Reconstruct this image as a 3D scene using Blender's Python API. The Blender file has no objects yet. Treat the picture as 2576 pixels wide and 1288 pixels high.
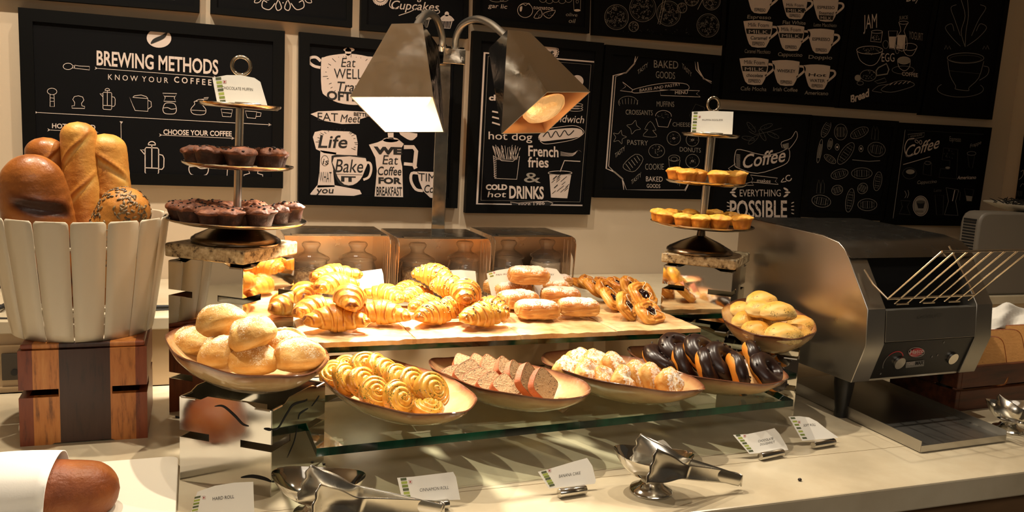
import bpy, math, random
import numpy as np
from mathutils import Vector, Matrix, Euler, noise
random.seed(7)
SC = bpy.context.scene
COL = SC.collection
PI = math.pi

# ------------------------------------------------------------------ camera model
FOC, CX, CY, CAMH = 2149.0, 1288.0, 644.0, 0.66
def _n(v):
    v = np.array(v, float); return v / np.linalg.norm(v)
_D = _n((530 - CX, 15500 - CY, FOC))
_X = _n((7085 - CX, 629 - CY, FOC)); _X = _n(_X - _D * _X.dot(_D))
_Y = np.cross(_D, _X)
if _Y[2] < 0: _Y = -_Y
WM = np.stack([_X, _Y, -_D])
CP = np.array([0, 0, CAMH])
def ray(u, v): return WM @ _n((u - CX, v - CY, FOC))
def at(u, v, z):
    d = ray(u, v); return CP + (z - CAMH) / d[2] * d
def aty(u, v, y):
    d = ray(u, v); return CP + y / d[1] * d
def atx(u, v, x):
    d = ray(u, v); return CP + x / d[0] * d
def onplane(u, v, p0, n):
    d = ray(u, v); return CP + (np.array(p0) - CP).dot(n) / d.dot(n) * d
def topx(p):
    c = WM.T @ (np.array(p, float) - CP); return CX + FOC * c[0] / c[2], CY + FOC * c[1] / c[2]
def above(p, v):
    lo, hi = -1., 3.
    for _ in range(50):
        m = (lo + hi) / 2
        if topx((p[0], p[1], m))[1] > v: lo = m
        else: hi = m
    return m

# ------------------------------------------------------------------ objects
def tag(o, label=None, cat=None, group=None, kind=None):
    if label: o['label'] = label
    if cat: o['category'] = cat
    if group: o['group'] = group
    if kind: o['kind'] = kind
    return o
def thing(name, label, cat, loc=(0, 0, 0), rot=(0, 0, 0), group=None):
    o = bpy.data.objects.new(name, None); COL.objects.link(o)
    o.empty_display_size = .03
    o.location = loc; o.rotation_euler = rot
    return tag(o, label, cat, group)

class MB:
    def __init__(s): s.v = []; s.f = []; s.a = {}
    def add(s, V, F, **attr):
        b = len(s.v); V = [tuple(map(float, p)) for p in V]
        for k in attr: s.a.setdefault(k, [0.0] * b)
        for k in s.a:
            val = attr.get(k, 0.0)
            s.a[k] += ([float(val)] * len(V)) if np.isscalar(val) else [float(x) for x in val]
        s.v += V; s.f += [tuple(b + i for i in f) for f in F]
        return s
    def box(s, x0, x1, y0, y1, z0, z1, M=None, **k):
        V = [(x, y, z) for x in (x0, x1) for y in (y0, y1) for z in (z0, z1)]
        if M is not None: V = [tuple(M @ Vector(p)) for p in V]
        return s.add(V, [(0, 1, 3, 2), (4, 6, 7, 5), (0, 4, 5, 1), (2, 3, 7, 6), (0, 2, 6, 4), (1, 5, 7, 3)], **k)
    def grid(s, P, cu=False, cv=False, capu=False, **k):
        P = np.asarray(P, float); nu, nv = P.shape[:2]; F = []
        for i in range(nu if cu else nu - 1):
            for j in range(nv if cv else nv - 1):
                a, b = i, (i + 1) % nu; c, d = j, (j + 1) % nv
                F.append((a * nv + c, b * nv + c, b * nv + d, a * nv + d))
        if capu:
            F.append(tuple(range(nv - 1, -1, -1))); F.append(tuple((nu - 1) * nv + j for j in range(nv)))
        kk = {q: (np.asarray(w).reshape(-1) if not np.isscalar(w) else w) for q, w in k.items()}
        return s.add(P.reshape(-1, 3), F, **kk)
    def lathe(s, prof, n=40, c=(0, 0, 0), sx=1, sy=1, **k):
        P = [[(c[0] + r * sx * math.cos(2 * PI * j / n), c[1] + r * sy * math.sin(2 * PI * j / n), c[2] + z) for j in range(n)] for r, z in prof]
        return s.grid(P, cv=True, **k)
    def tube(s, pts, r, n=10, cap=True, **k):
        pts = [Vector(p) for p in pts]; rows = []; up = None
        for i, p in enumerate(pts):
            t = (pts[min(i + 1, len(pts) - 1)] - pts[max(i - 1, 0)]).normalized()
            if up is None:
                up = Vector((0, 0, 1)) if abs(t.z) < .9 else Vector((1, 0, 0))
            a = (up - t * up.dot(t)).normalized(); b = t.cross(a); up = a
            rr = r[i] if hasattr(r, '__len__') else r
            rows.append([tuple(p + a * rr * math.cos(2 * PI * j / n) + b * rr * math.sin(2 * PI * j / n)) for j in range(n)])
        return s.grid(rows, cv=True, capu=cap, **k)
    def prism(s, poly, h, M=None, **k):
        """poly in xy, extruded along +z by h, then M"""
        n = len(poly)
        V = [(p[0], p[1], 0) for p in poly] + [(p[0], p[1], h) for p in poly]
        if M is not None: V = [tuple(M @ Vector(p)) for p in V]
        F = [tuple(range(n - 1, -1, -1)), tuple(range(n, 2 * n))] + [(i, (i + 1) % n, n + (i + 1) % n, n + i) for i in range(n)]
        return s.add(V, F, **k)
    def mesh(s, name, mat, smooth=True, angle=40):
        me = bpy.data.meshes.new(name); me.from_pydata(s.v, [], s.f)
        for k, w in s.a.items():
            a = me.attributes.new(k, 'FLOAT', 'POINT'); a.data.foreach_set('value', w)
        me.validate(); me.update()
        me.materials.append(mat)
        import bmesh
        bm = bmesh.new(); bm.from_mesh(me); bmesh.ops.recalc_face_normals(bm, faces=bm.faces); bm.to_mesh(me); bm.free()
        if smooth:
            me.polygons.foreach_set('use_smooth', [True] * len(me.polygons))
            me.set_sharp_from_angle(angle=math.radians(angle))
        return me
    def build(s, name, mat, parent=None, smooth=True, loc=None, rot=None, bevel=0, angle=40, solid=0):
        o = bpy.data.objects.new(name, s.mesh(name, mat, smooth, angle)); COL.objects.link(o)
        if parent: o.parent = parent
        if loc is not None: o.location = loc
        if rot is not None: o.rotation_euler = rot
        if solid:
            m = o.modifiers.new('thick', 'SOLIDIFY'); m.thickness = solid; m.offset = 0
        if bevel:
            m = o.modifiers.new('bev', 'BEVEL'); m.width = bevel; m.segments = 2; m.limit_method = 'ANGLE'; m.angle_limit = math.radians(40)
        return o
def inst(name, me, parent=None, loc=(0, 0, 0), rot=(0, 0, 0), scale=None):
    o = bpy.data.objects.new(name, me); COL.objects.link(o)
    if parent: o.parent = parent
    o.location = loc; o.rotation_euler = rot
    if scale: o.scale = scale if hasattr(scale, '__len__') else (scale,) * 3
    return o

# ------------------------------------------------------------------ materials
def lin(h):
    h = h.lstrip('#'); c = [int(h[i:i + 2], 16) / 255 for i in (0, 2, 4)]
    return tuple((x / 12.92 if x <= .04045 else ((x + .055) / 1.055) ** 2.4) for x in c)
def newmat(name):
    m = bpy.data.materials.new(name); m.use_nodes = True
    nt = m.node_tree; nt.nodes.clear()
    out = nt.nodes.new('ShaderNodeOutputMaterial')
    return m, nt, out
def N(nt, t, **kw):
    n = nt.nodes.new(t)
    for k, v in kw.items():
        if k.startswith('i_'):
            n.inputs[k[2:].replace('_', ' ')].default_value = v
        else: setattr(n, k, v)
    return n
def ramp(nt, stops):
    r = nt.nodes.new('ShaderNodeValToRGB'); e = r.color_ramp.elements
    while len(e) < len(stops): e.new(.5)
    for q, (p, c) in zip(e, stops):
        q.position = p; q.color = (*(lin(c) if isinstance(c, str) else c), 1)
    return r
def noise_node(nt, scale, detail=4, rough=.55, coord='Object', stretch=None):
    tc = N(nt, 'ShaderNodeTexCoord'); n = N(nt, 'ShaderNodeTexNoise')
    n.inputs['Scale'].default_value = scale; n.inputs['Detail'].default_value = detail; n.inputs['Roughness'].default_value = rough
    src = tc.outputs[coord]
    if stretch:
        mp = N(nt, 'ShaderNodeMapping'); mp.inputs['Scale'].default_value = stretch
        nt.links.new(src, mp.inputs['Vector']); src = mp.outputs['Vector']
    nt.links.new(src, n.inputs['Vector'])
    return n.outputs['Fac']
def addbump(nt, b, h, strength=.3, dist=.002):
    bp = N(nt, 'ShaderNodeBump'); bp.inputs['Strength'].default_value = strength; bp.inputs['Distance'].default_value = dist
    nt.links.new(h, bp.inputs['Height']); nt.links.new(bp.outputs['Normal'], b.inputs['Normal']); return bp
def mat(name, col, rough=.5, metal=0., stops=None, nscale=20, ndetail=4, stretch=None, bump=0, bscale=60, bdist=.002, bstretch=None, coat=0, spec=.5, rvar=0, emit=None, estr=0, sss=0):
    m, nt, out = newmat(name)
    b = N(nt, 'ShaderNodeBsdfPrincipled'); nt.links.new(b.outputs[0], out.inputs[0])
    c = lin(col) if isinstance(col, str) else col
    b.inputs['Base Color'].default_value = (*c, 1)
    b.inputs['Roughness'].default_value = rough; b.inputs['Metallic'].default_value = metal
    b.inputs['Specular IOR Level'].default_value = spec
    if coat: b.inputs['Coat Weight'].default_value = coat; b.inputs['Coat Roughness'].default_value = .08
    if stops:
        r = ramp(nt, stops); nt.links.new(noise_node(nt, nscale, ndetail, stretch=stretch), r.inputs[0]); nt.links.new(r.outputs[0], b.inputs['Base Color'])
    if rvar:
        mr = N(nt, 'ShaderNodeMapRange'); mr.inputs['From Min'].default_value = .3; mr.inputs['From Max'].default_value = .7
        mr.inputs['To Min'].default_value = max(0, rough - rvar); mr.inputs['To Max'].default_value = rough + rvar
        nt.links.new(noise_node(nt, nscale, 5, stretch=stretch), mr.inputs['Value']); nt.links.new(mr.outputs[0], b.inputs['Roughness'])
    if bump: addbump(nt, b, noise_node(nt, bscale, 5, stretch=bstretch), bump, bdist)
    if emit:
        b.inputs['Emission Color'].default_value = (*(lin(emit) if isinstance(emit, str) else emit), 1); b.inputs['Emission Strength'].default_value = estr
    return m
def bake_mat(name, stops, rough=.5, namp=.35, nscale=45, bump=.4, bscale=140, bdist=.0015, dust=None, specks=None, coat=0, dscale=260):
    """baked dough: colour by how brown the crust is (tone) plus mottling; optional sugar (dust) and herb specks"""
    m, nt, out = newmat(name); L = nt.links.new
    b = N(nt, 'ShaderNodeBsdfPrincipled'); L(b.outputs[0], out.inputs[0])
    b.inputs['Roughness'].default_value = rough; b.inputs['Specular IOR Level'].default_value = .35
    if coat: b.inputs['Coat Weight'].default_value = coat; b.inputs['Coat Roughness'].default_value = .15
    at_ = N(nt, 'ShaderNodeAttribute', attribute_name='tone')
    nz = noise_node(nt, nscale, 5)
    oi = N(nt, 'ShaderNodeObjectInfo')
    m1 = N(nt, 'ShaderNodeMath', operation='MULTIPLY_ADD'); m1.inputs[1].default_value = namp; L(nz, m1.inputs[0]); L(at_.outputs['Fac'], m1.inputs[2])
    m2 = N(nt, 'ShaderNodeMath', operation='MULTIPLY_ADD'); m2.inputs[1].default_value = .12; L(oi.outputs['Random'], m2.inputs[0]); L(m1.outputs[0], m2.inputs[2])
    m3 = N(nt, 'ShaderNodeMath', operation='SUBTRACT'); m3.inputs[1].default_value = namp * .5 + .06; L(m2.outputs[0], m3.inputs[0])
    r = ramp(nt, stops); L(m3.outputs[0], r.inputs[0]); col = r.outputs[0]
    if dust:
        da = N(nt, 'ShaderNodeAttribute', attribute_name='dust')
        n2 = noise_node(nt, dscale, 3); n3 = noise_node(nt, 30, 2)
        a = N(nt, 'ShaderNodeMath', operation='ADD'); L(n2, a.inputs[0]); L(n3, a.inputs[1])
        a2 = N(nt, 'ShaderNodeMath', operation='ADD'); L(a.outputs[0], a2.inputs[0]); L(da.outputs['Fac'], a2.inputs[1])
        mr = N(nt, 'ShaderNodeMapRange'); mr.inputs['From Min'].default_value = 1.42; mr.inputs['From Max'].default_value = 1.62; L(a2.outputs[0], mr.inputs['Value'])
        mx = N(nt, 'ShaderNodeMix', data_type='RGBA'); L(mr.outputs[0], mx.inputs['Factor']); L(col, mx.inputs[6]); mx.inputs[7].default_value = (*lin(dust), 1); col = mx.outputs[2]
    if specks:
        tc = N(nt, 'ShaderNodeTexCoord'); vo = N(nt, 'ShaderNodeTexVoronoi'); vo.inputs['Scale'].default_value = specks[1]; wp = N(nt, 'ShaderNodeTexNoise'); wp.inputs['Scale'].default_value = specks[1] * 1.3; L(tc.outputs['Object'], wp.inputs['Vector']); va = N(nt, 'ShaderNodeMix', data_type='RGBA', blend_type='ADD'); va.inputs['Factor'].default_value = .012; L(tc.outputs['Object'], va.inputs[6]); L(wp.outputs['Color'], va.inputs[7]); L(va.outputs[2], vo.inputs['Vector'])
        n4 = noise_node(nt, 28, 2)
        lt = N(nt, 'ShaderNodeMapRange'); lt.inputs['From Min'].default_value = specks[2]; lt.inputs['From Max'].default_value = specks[2] * .7; L(vo.outputs['Distance'], lt.inputs['Value'])
        g = N(nt, 'ShaderNodeMath', operation='GREATER_THAN'); g.inputs[1].default_value = specks[3]; L(n4, g.inputs[0])
        mu = N(nt, 'ShaderNodeMath', operation='MULTIPLY'); L(lt.outputs[0], mu.inputs[0]); L(g.outputs[0], mu.inputs[1])
        mx = N(nt, 'ShaderNodeMix', data_type='RGBA'); L(mu.outputs[0], mx.inputs['Factor']); L(col, mx.inputs[6]); mx.inputs[7].default_value = (*lin(specks[0]), 1); col = mx.outputs[2]
    L(col, b.inputs['Base Color'])
    addbump(nt, b, noise_node(nt, bscale, 5, .6), bump, bdist)
    return m
def glass_mat(name, tint, refl=1.0, rough=.02, haze=0):
    """thin clear glass: see-through with a Fresnel mirror sheen"""
    m, nt, out = newmat(name); L = nt.links.new
    t = N(nt, 'ShaderNodeBsdfTransparent'); t.inputs[0].default_value = (*tint, 1)
    g = N(nt, 'ShaderNodeBsdfGlossy'); g.inputs['Roughness'].default_value = rough
    f = N(nt, 'ShaderNodeLayerWeight'); f.inputs[0].default_value = .5
    pw = N(nt, 'ShaderNodeMath', operation='POWER'); pw.inputs[1].default_value = 4.; L(f.outputs['Facing'], pw.inputs[0])
    mu = N(nt, 'ShaderNodeMath', operation='MULTIPLY_ADD'); mu.inputs[1].default_value = .8 * refl; mu.inputs[2].default_value = .045 * refl; mu.use_clamp = True; L(pw.outputs[0], mu.inputs[0])
    mx = N(nt, 'ShaderNodeMixShader'); L(mu.outputs[0], mx.inputs[0]); L(t.outputs[0], mx.inputs[1]); L(g.outputs[0], mx.inputs[2])
    res = mx.outputs[0]
    if haze:
        df = N(nt, 'ShaderNodeBsdfDiffuse'); df.inputs[0].default_value = (.9, .88, .84, 1); m2 = N(nt, 'ShaderNodeMixShader'); m2.inputs[0].default_value = haze; L(res, m2.inputs[1]); L(df.outputs[0], m2.inputs[2]); res = m2.outputs[0]
    L(res, out.inputs[0]); return m

MT = {}
MT['wall'] = mat('wall_paint', '#c2b098', .75, bump=.06, bscale=180)
MT['frame'] = mat('black_frame', '#040404', .6, spec=.12)
MT['board'] = mat('black_poster_print', '#050507', .75, spec=.12)
MT['ink'] = mat('poster_ink_white', '#c6b6ad', .7)
MT['chalk'] = mat('poster_ink_grey', '#8d857c', .75)
MT['faint'] = mat('poster_ink_faint', '#4c4844', .8)
MT['inkblack'] = mat('poster_ink_black', '#0c0b0b', .7)
MT['mirror'] = mat('polished_steel', (.66, .64, .59), .045, 1, rvar=.03, nscale=9, bump=.012, bscale=7, bdist=.01)
MT['mirror2'] = mat('worn_polished_steel', (.62, .60, .55), .12, 1, rvar=.07, nscale=14, bump=.02, bscale=9, bdist=.01)
MT['brushed'] = mat('brushed_steel', (.52, .50, .46), .30, 1, rvar=.03, nscale=6)
MT['brushed_dark'] = mat('dull_steel', (.36, .345, .31), .34, 1, rvar=.04, nscale=8)
MT['lampsteel'] = mat('tarnished_chrome', (.64, .61, .57), .10, 1, rvar=.07, nscale=16, bump=.09, bscale=6, bdist=.02)
MT['copper'] = mat('warm_inner_metal', (.85, .56, .34), .38, .75)
MT['lampwhite'] = mat('white_inner_shade', (.9, .86, .78), .5)
MT['standmetal'] = mat('bronzed_steel', (.50, .42, .32), .16, 1, rvar=.06, nscale=25)
MT['standbase'] = mat('dark_bronze', (.13, .10, .075), .22, 1, rvar=.06, nscale=25)
MT['black'] = mat('black_plastic', '#0b0a0a', .4)
MT['cavity'] = mat('recess_shade_black', '#050505', .8)  # near-black in place of the shade inside openings and slots
MT['white'] = mat('white_board', '#e4ddcc', .35, bump=.03, bscale=250)
MT['cloth'] = mat('white_napkin_cloth', '#dcd8cf', .9, bump=.12, bscale=500, bdist=.001)
MT['slat'] = mat('cream_painted_metal', '#c9bda6', .42, bump=.02, bscale=200)
MT['paper'] = mat('white_card', '#e9e6de', .7)
MT['green1'] = mat('card_square_olive', '#7c8b3c', .7); MT['green2'] = mat('card_square_dark', '#535a3c', .7); MT['green3'] = mat('card_square_lime', '#a3b04e', .7)
MT['grey_ink'] = mat('card_lettering_grey', '#55524e', .8); MT['red_ink'] = mat('card_mark_red', '#a03a3a', .8)
MT['choc'] = mat('chocolate_glaze', '#241410', .30, bump=.25, bscale=90, bdist=.001, spec=.45)
MT['chip'] = mat('chocolate_chip', '#1c0d08', .45)
MT['jam'] = mat('dark_cherry_jam', '#1c0306', .08, coat=.6, bump=.3, bscale=120)
MT['sugar'] = mat('sugar_icing', '#e6dcc8', .5)
MT['seed'] = mat('sunflower_seed', '#3b2c1a', .45, stops=[(.35, '#33261a'), (.65, '#957b52')], nscale=90)
MT['sesame'] = mat('sesame_seed', '#cdb27a', .5)
MT['rubber'] = mat('black_rubber', '#0a0a0a', .55)
MT['glass'] = glass_mat('jar_glass', (.995, .99, .98), 1.7, .05, .045)
MT['shelfglass'] = glass_mat('shelf_glass', (.78, .87, .80), 1.1, .02)
MT['glassedge'] = mat('green_glass_edge', '#04201a', .12, spec=.35, stops=[(.42, '#020d0a'), (.6, '#0a4a34')], nscale=6, stretch=(1, 1, .1))
MT['flour'] = mat('white_sugar', '#e0d8ca', .9, bump=.3, bscale=200)
MT['oats'] = mat('muesli_flakes', '#b08a5a', .8, stops=[(.35, '#7a5230'), (.5, '#c09a68'), (.65, '#e0c8a0')], nscale=110, bump=1, bscale=110, bdist=.006)
MT['grey'] = mat('grey_plastic', '#6d665c', .5, bump=.05, bscale=300)
MT['darkgarnish'] = mat('black_nori_shreds', '#0b0a09', .6)
MT['socket'] = mat('brushed_socket_plate', '#4a443d', .4, .6)
MT['redlogo'] = mat('red_badge', '#b01f2a', .35)
MT['panelgrey'] = mat('badge_grey', '#77736c', .4)
# ================================================================== the room
YW = 2.72
cam = bpy.data.cameras.new('camera'); co = bpy.data.objects.new('camera', cam); COL.objects.link(co)
cam.sensor_width = 36; cam.lens = FOC / 2576 * 36; cam.clip_start = .01
R = WM  # columns: right, down, forward
co.matrix_world = Matrix(((R[0][0], -R[0][1], -R[0][2], 0), (R[1][0], -R[1][1], -R[1][2], 0), (R[2][0], -R[2][1], -R[2][2], CAMH), (0, 0, 0, 1)))
SC.camera = co

XR = float(aty(2531, 400, YW)[0])
counter_mat, nt, out = newmat('cream_quartz_counter')
b = N(nt, 'ShaderNodeBsdfPrincipled'); nt.links.new(b.outputs[0], out.inputs[0]); b.inputs['Roughness'].default_value = .20
r = ramp(nt, [(.3, '#ada086'), (.5, '#bbae94'), (.7, '#c6bba2')]); nt.links.new(noise_node(nt, 5, 6), r.inputs[0])
# two thin joints between slabs of the worktop
geo = N(nt, 'ShaderNodeTexCoord'); sep = N(nt, 'ShaderNodeSeparateXYZ'); nt.links.new(geo.outputs['Object'], sep.inputs[0])
def seam(axis, val):
    s_ = N(nt, 'ShaderNodeMath', operation='SUBTRACT'); s_.inputs[1].default_value = val; nt.links.new(sep.outputs[axis], s_.inputs[0])
    a_ = N(nt, 'ShaderNodeMath', operation='ABSOLUTE'); nt.links.new(s_.outputs[0], a_.inputs[0])
    l_ = N(nt, 'ShaderNodeMath', operation='LESS_THAN'); l_.inputs[1].default_value = .0009; nt.links.new(a_.outputs[0], l_.inputs[0]); return l_.outputs[0]
mxx = N(nt, 'ShaderNodeMath', operation='MAXIMUM'); nt.links.new(seam(1, 1.427), mxx.inputs[0]); nt.links.new(seam(0, 1.86), mxx.inputs[1])
mx = N(nt, 'ShaderNodeMix', data_type='RGBA'); nt.links.new(mxx.outputs[0], mx.inputs['Factor']); nt.links.new(r.outputs[0], mx.inputs[6]); mx.inputs[7].default_value = (*lin('#6d5c42'), 1)
nt.links.new(mx.outputs[2], b.inputs['Base Color'])
MT['counter'] = counter_mat
struct_extra = 1
MT['riser'] = mat('riser_stone', '#b59c7a', .35, stops=[(.3, '#ab926f'), (.7, '#bda584')], nscale=3)

def struct(mb, name, m, bevel=0, smooth=False):
    o = mb.build(name, m, smooth=smooth, bevel=bevel); o['kind'] = 'structure'; return o
struct(MB().box(-1.6, 4.2, YW, YW + .1, -.9, 2.0), 'wall_back', MT['wall'])
struct(MB().box(XR, XR + .1, 1.0, YW, -.9, 2.0), 'wall_right', MT['wall'])
struct(MB().box(-1.7, -1.6, -1.5, YW + .1, -.9, 2.0), 'wall_left', MT['wall'])
struct(MB().box(-1.7, 4.2, -3.0, YW + .1, -1.0, -.9), 'floor', mat('dark_floor', '#3a3026', .3))
struct(MB().box(-1.7, 4.2, -3.0, YW + .1, 2.0, 2.1), 'ceiling', mat('ceiling_paint', '#ddd6c8', .8))
struct(MB().box(-1.7, 4.2, -3.1, -3.0, -.9, 2.0), 'wall_front', mat('far_wall_paint', '#8f8874', .8, stops=[(.4, '#3c3a30'), (.5, '#8c8470'), (.62, '#a89c84')], nscale=1.1))
tag(MB().box(-1.58, XR - .01, 1.243, 2.2, -.055, 0).build('countertop', MT['counter'], smooth=False, bevel=.004), 'cream stone buffet countertop carrying the whole bakery display', 'countertop')
cab = thing('counter_cabinet', 'brown front of the buffet counter below the overhanging cream top', 'cabinet', (0, 1.3, -.9))
pm = mat('brown_laminate', '#6b5136', .5, stops=[(.3, '#5d452c'), (.7, '#77593a')], nscale=4, stretch=(1, 1, 8))
MB().box(-1.58, 2.05, 0, .02, .0, .845).build('front_panel', pm, cab, smooth=False)
MB().box(2.056, XR - .01, 0, .02, .0, .845).build('front_panel', pm, cab, smooth=False)
MB().box(-1.58, XR - .01, .02, .85, .0, .845).build('carcass', pm, cab, smooth=False)
ZL = .174
led = thing('back_ledge', 'raised cream stone ledge along the wall behind the display', 'ledge', (0, 2.19, 0))
MB().box(-1.58, XR - .01, .012, YW - 2.191, .001, ZL - .032).build('riser_face', MT['riser'], led, smooth=False)
MB().box(-1.58, XR - .01, 0, YW - 2.191, ZL - .031, ZL).build('ledge_top', MT['counter'], led, smooth=False, bevel=.003)
# a shallow framed panel and a socket let into the riser on the left
fr = MB(); fr.box(-1.3, -.17, 2.196, 2.203, .112, .116); fr.box(-1.3, -.17, 2.196, 2.203, .012, .016)
tag(fr.build('riser_trim', MT['riser'], smooth=False), 'thin beige moulding strips on the riser left of the wooden block', 'trim')
so = thing('socket_plate', 'brushed grey socket plate on the riser left of the wooden block', 'socket', tuple(aty(42, 920, 2.199)))
MB().box(-.03, .03, -.004, .003, -.033, .03).build('plate', MT['socket'], so, smooth=False, bevel=.001)
MB().lathe([(0, 0), (.0075, 0), (.0075, .004), (0, .004)], 20).build('hole', MT['black'], so, loc=(-.004, -.0045, -.014), rot=(PI / 2, 0, 0))
# cables lying on the ledge
def cable(px, z, r, label):
    mb = MB(); P = [at(u, v, z) for u, v in px]; pts = []
    for i in range(len(P) - 1):
        p0, p1, p2, p3 = P[max(i - 1, 0)], P[i], P[i + 1], P[min(i + 2, len(P) - 1)]
        for k in range(8):
            t = k / 8; pts.append(.5 * ((2 * p1) + (-p0 + p2) * t + (2 * p0 - 5 * p1 + 4 * p2 - p3) * t * t + (-p0 + 3 * p1 - 3 * p2 + p3) * t ** 3))
    pts.append(P[-1]); mb.tube(pts, r, 10)
    return tag(mb.build('power_cable', MT['rubber']), label, 'cable')
cable([(-420, 768), (-60, 770), (60, 772), (200, 774), (330, 775), (400, 772), (520, 772), (640, 775)], ZL + .006, .005, 'thick black cable lying along the ledge behind the bread basket')
cable([(-400, 800), (-60, 800), (60, 800), (200, 792), (330, 784), (430, 778), (560, 780)], ZL + .003, .002, 'thin black cable running beside the thick cable on the ledge')
cable([(-400, 726), (-50, 722), (10, 720), (60, 730), (140, 745), (230, 750)], ZL + .006, .0055, 'black cable at the far left, hindmost on the ledge')
cable([(-400, 800), (-40, 778), (10, 768), (30, 752), (80, 735), (150, 736)], ZL + .012, .005, 'black cable rising diagonally at the far left of the ledge')

# ================================================================== polished steel cube risers
def cube_riser(Lx, Ly, ang, s, h, z0, label, feet=False, group=None):
    a = math.radians(ang); e = Vector((math.cos(a), math.sin(a), 0)); g = Vector((-e.y, e.x, 0))
    c = Vector((Lx, Ly, 0)) + (e + g) * s / 2
    t = thing('steel_cube_riser', label, 'display riser', (c.x, c.y, z0), (0, 0, a), group)
    zs, hs, ls = h * .5, .0135, s * .33
    poly = [(0.001, 0), (s - .001, 0), (s - .001, zs), (s - ls, zs), (s - ls, zs + hs), (s - .001, zs + hs), (s - .001, h - .008), (s - .03, h - .008), (s - .05, h), (.06, h), (.045, h - .008), (.001, h - .008), (.001, zs + hs), (ls, zs + hs), (ls, zs), (.001, zs)]
    for k in range(4):
        M = Matrix.Rotation(k * PI / 2, 4, 'Z') @ Matrix.Translation((-s / 2, -s / 2, 0)) @ Matrix.Rotation(PI / 2, 4, 'X')
        mb = MB(); mb.prism(poly, -.0022, M)
        mb.build('side_panel', MT['mirror2'] if 'loaf' in label else MT['mirror'], t, smooth=False)
        for x0 in (.004, s - .034):
            mb = MB(); mb.tube([(x0, .0015, h - .009), (x0 + .03, .0015, h - .009)], .0022, 8)
            o = mb.build('folded_lip', MT['brushed'], t); o.matrix_parent_inverse = Matrix.Identity(4); o.matrix_local = Matrix.Rotation(k * PI / 2, 4, 'Z') @ Matrix.Translation((-s / 2, -s / 2, 0))
    if feet:
        for sx in (-1, 1):
            for sy in (-1, 1):
                MB().lathe([(0, -z0), (.009, -z0), (.009, .001), (0, .001)], 16, (sx * s * .42, sy * s * .42, 0)).build('foot', MT['rubber'], t)
    return t, c, a
LF, LFc, LFa = cube_riser(-.028, 1.596, -36.7, .19, .167, 0, 'polished steel cube riser in front, reflecting the loaf, under the hard rolls')
LT0, LTc, LTa = cube_riser(-.055, 1.949, -39, .19, .168, .008, 'steel cube riser at the bottom of the left stack, behind the hard rolls', True)
LT1, _, _ = cube_riser(-.055, 1.949, -39, .19, .167, .1925, 'steel cube riser on top of the left stack, reflecting croissants, under the stone slab')
RT0, RTc, RTa = cube_riser(1.182, 1.987, -46, .185, .168, .008, 'steel cube riser at the bottom of the right stack, behind the doughnuts', True)
RT1, _, _ = cube_riser(1.182, 1.987, -46, .185, .142, .193, 'steel cube riser on top of the right stack, under the speckled slab')
RF, RFc, RFa = cube_riser(1.197, 1.717, -40, .182, .172, 0, 'steel cube riser on the right, under the bowl of soft rolls')
# dark strips on the front cube's faces, painted shade of its leaf-shaped openings
def curl(px, w, p0, nrm, parent):
    P = [onplane(u, v, p0, nrm) - np.array(nrm) * -.0006 for u, v in px]; pts = []
    for i in range(len(P) - 1):
        q0, q1, q2, q3 = P[max(i - 1, 0)], P[i], P[i + 1], P[min(i + 2, len(P) - 1)]
        for k in range(6):
            t = k / 6; pts.append(.5 * ((2 * q1) + (-q0 + q2) * t + (2 * q0 - 5 * q1 + 4 * q2 - q3) * t * t + (-q0 + 3 * q1 - 3 * q2 + q3) * t ** 3))
    pts.append(P[-1]); rows = []
    for i, p in enumerate(pts):
        t = pts[min(i + 1, len(pts) - 1)] - pts[max(i - 1, 0)]; t /= np.linalg.norm(t); d = np.cross(nrm, t)
        ww = w * (.12 + math.sin(PI * min(1, (i + .3) / len(pts))) ** .7)
        rows.append([p + d * ww, p - d * ww])
    mb = MB(); mb.grid(rows)
    o = mb.build('leaf_shade_strip', MT['cavity'], smooth=False); o.parent = parent; o.matrix_parent_inverse = (Matrix.Translation(parent.location) @ parent.rotation_euler.to_matrix().to_4x4()).inverted()
e = np.array([math.cos(LFa), math.sin(LFa), 0]); g = np.array([-e[1], e[0], 0]); pC = np.array([-.028, 1.596, 0]) + .19 * e
for px, w in (([(540, 1022), (562, 1022), (590, 1045), (610, 1066), (626, 1072)], .0022), ([(664, 1078), (676, 1080), (683, 1081)], .0025), ([(606, 1201), (635, 1198), (665, 1204), (683, 1212)], .003)):
    curl(px, w, pC - g * .0, -g, LF)
for px, w in (([(683, 1081), (700, 1076), (722, 1040), (738, 1018), (768, 1008), (772, 1003)], .0022), ([(750, 1055), (755, 1040), (775, 1027)], .0018), ([(784, 1022), (797, 1005), (803, 995)], .0016), ([(683, 1212), (695, 1208), (704, 1192), (708, 1182)], .0026), ([(748, 1070), (740, 1110), (722, 1152)], .0012)):
    curl(px, w, pC, e, LF)

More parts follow.
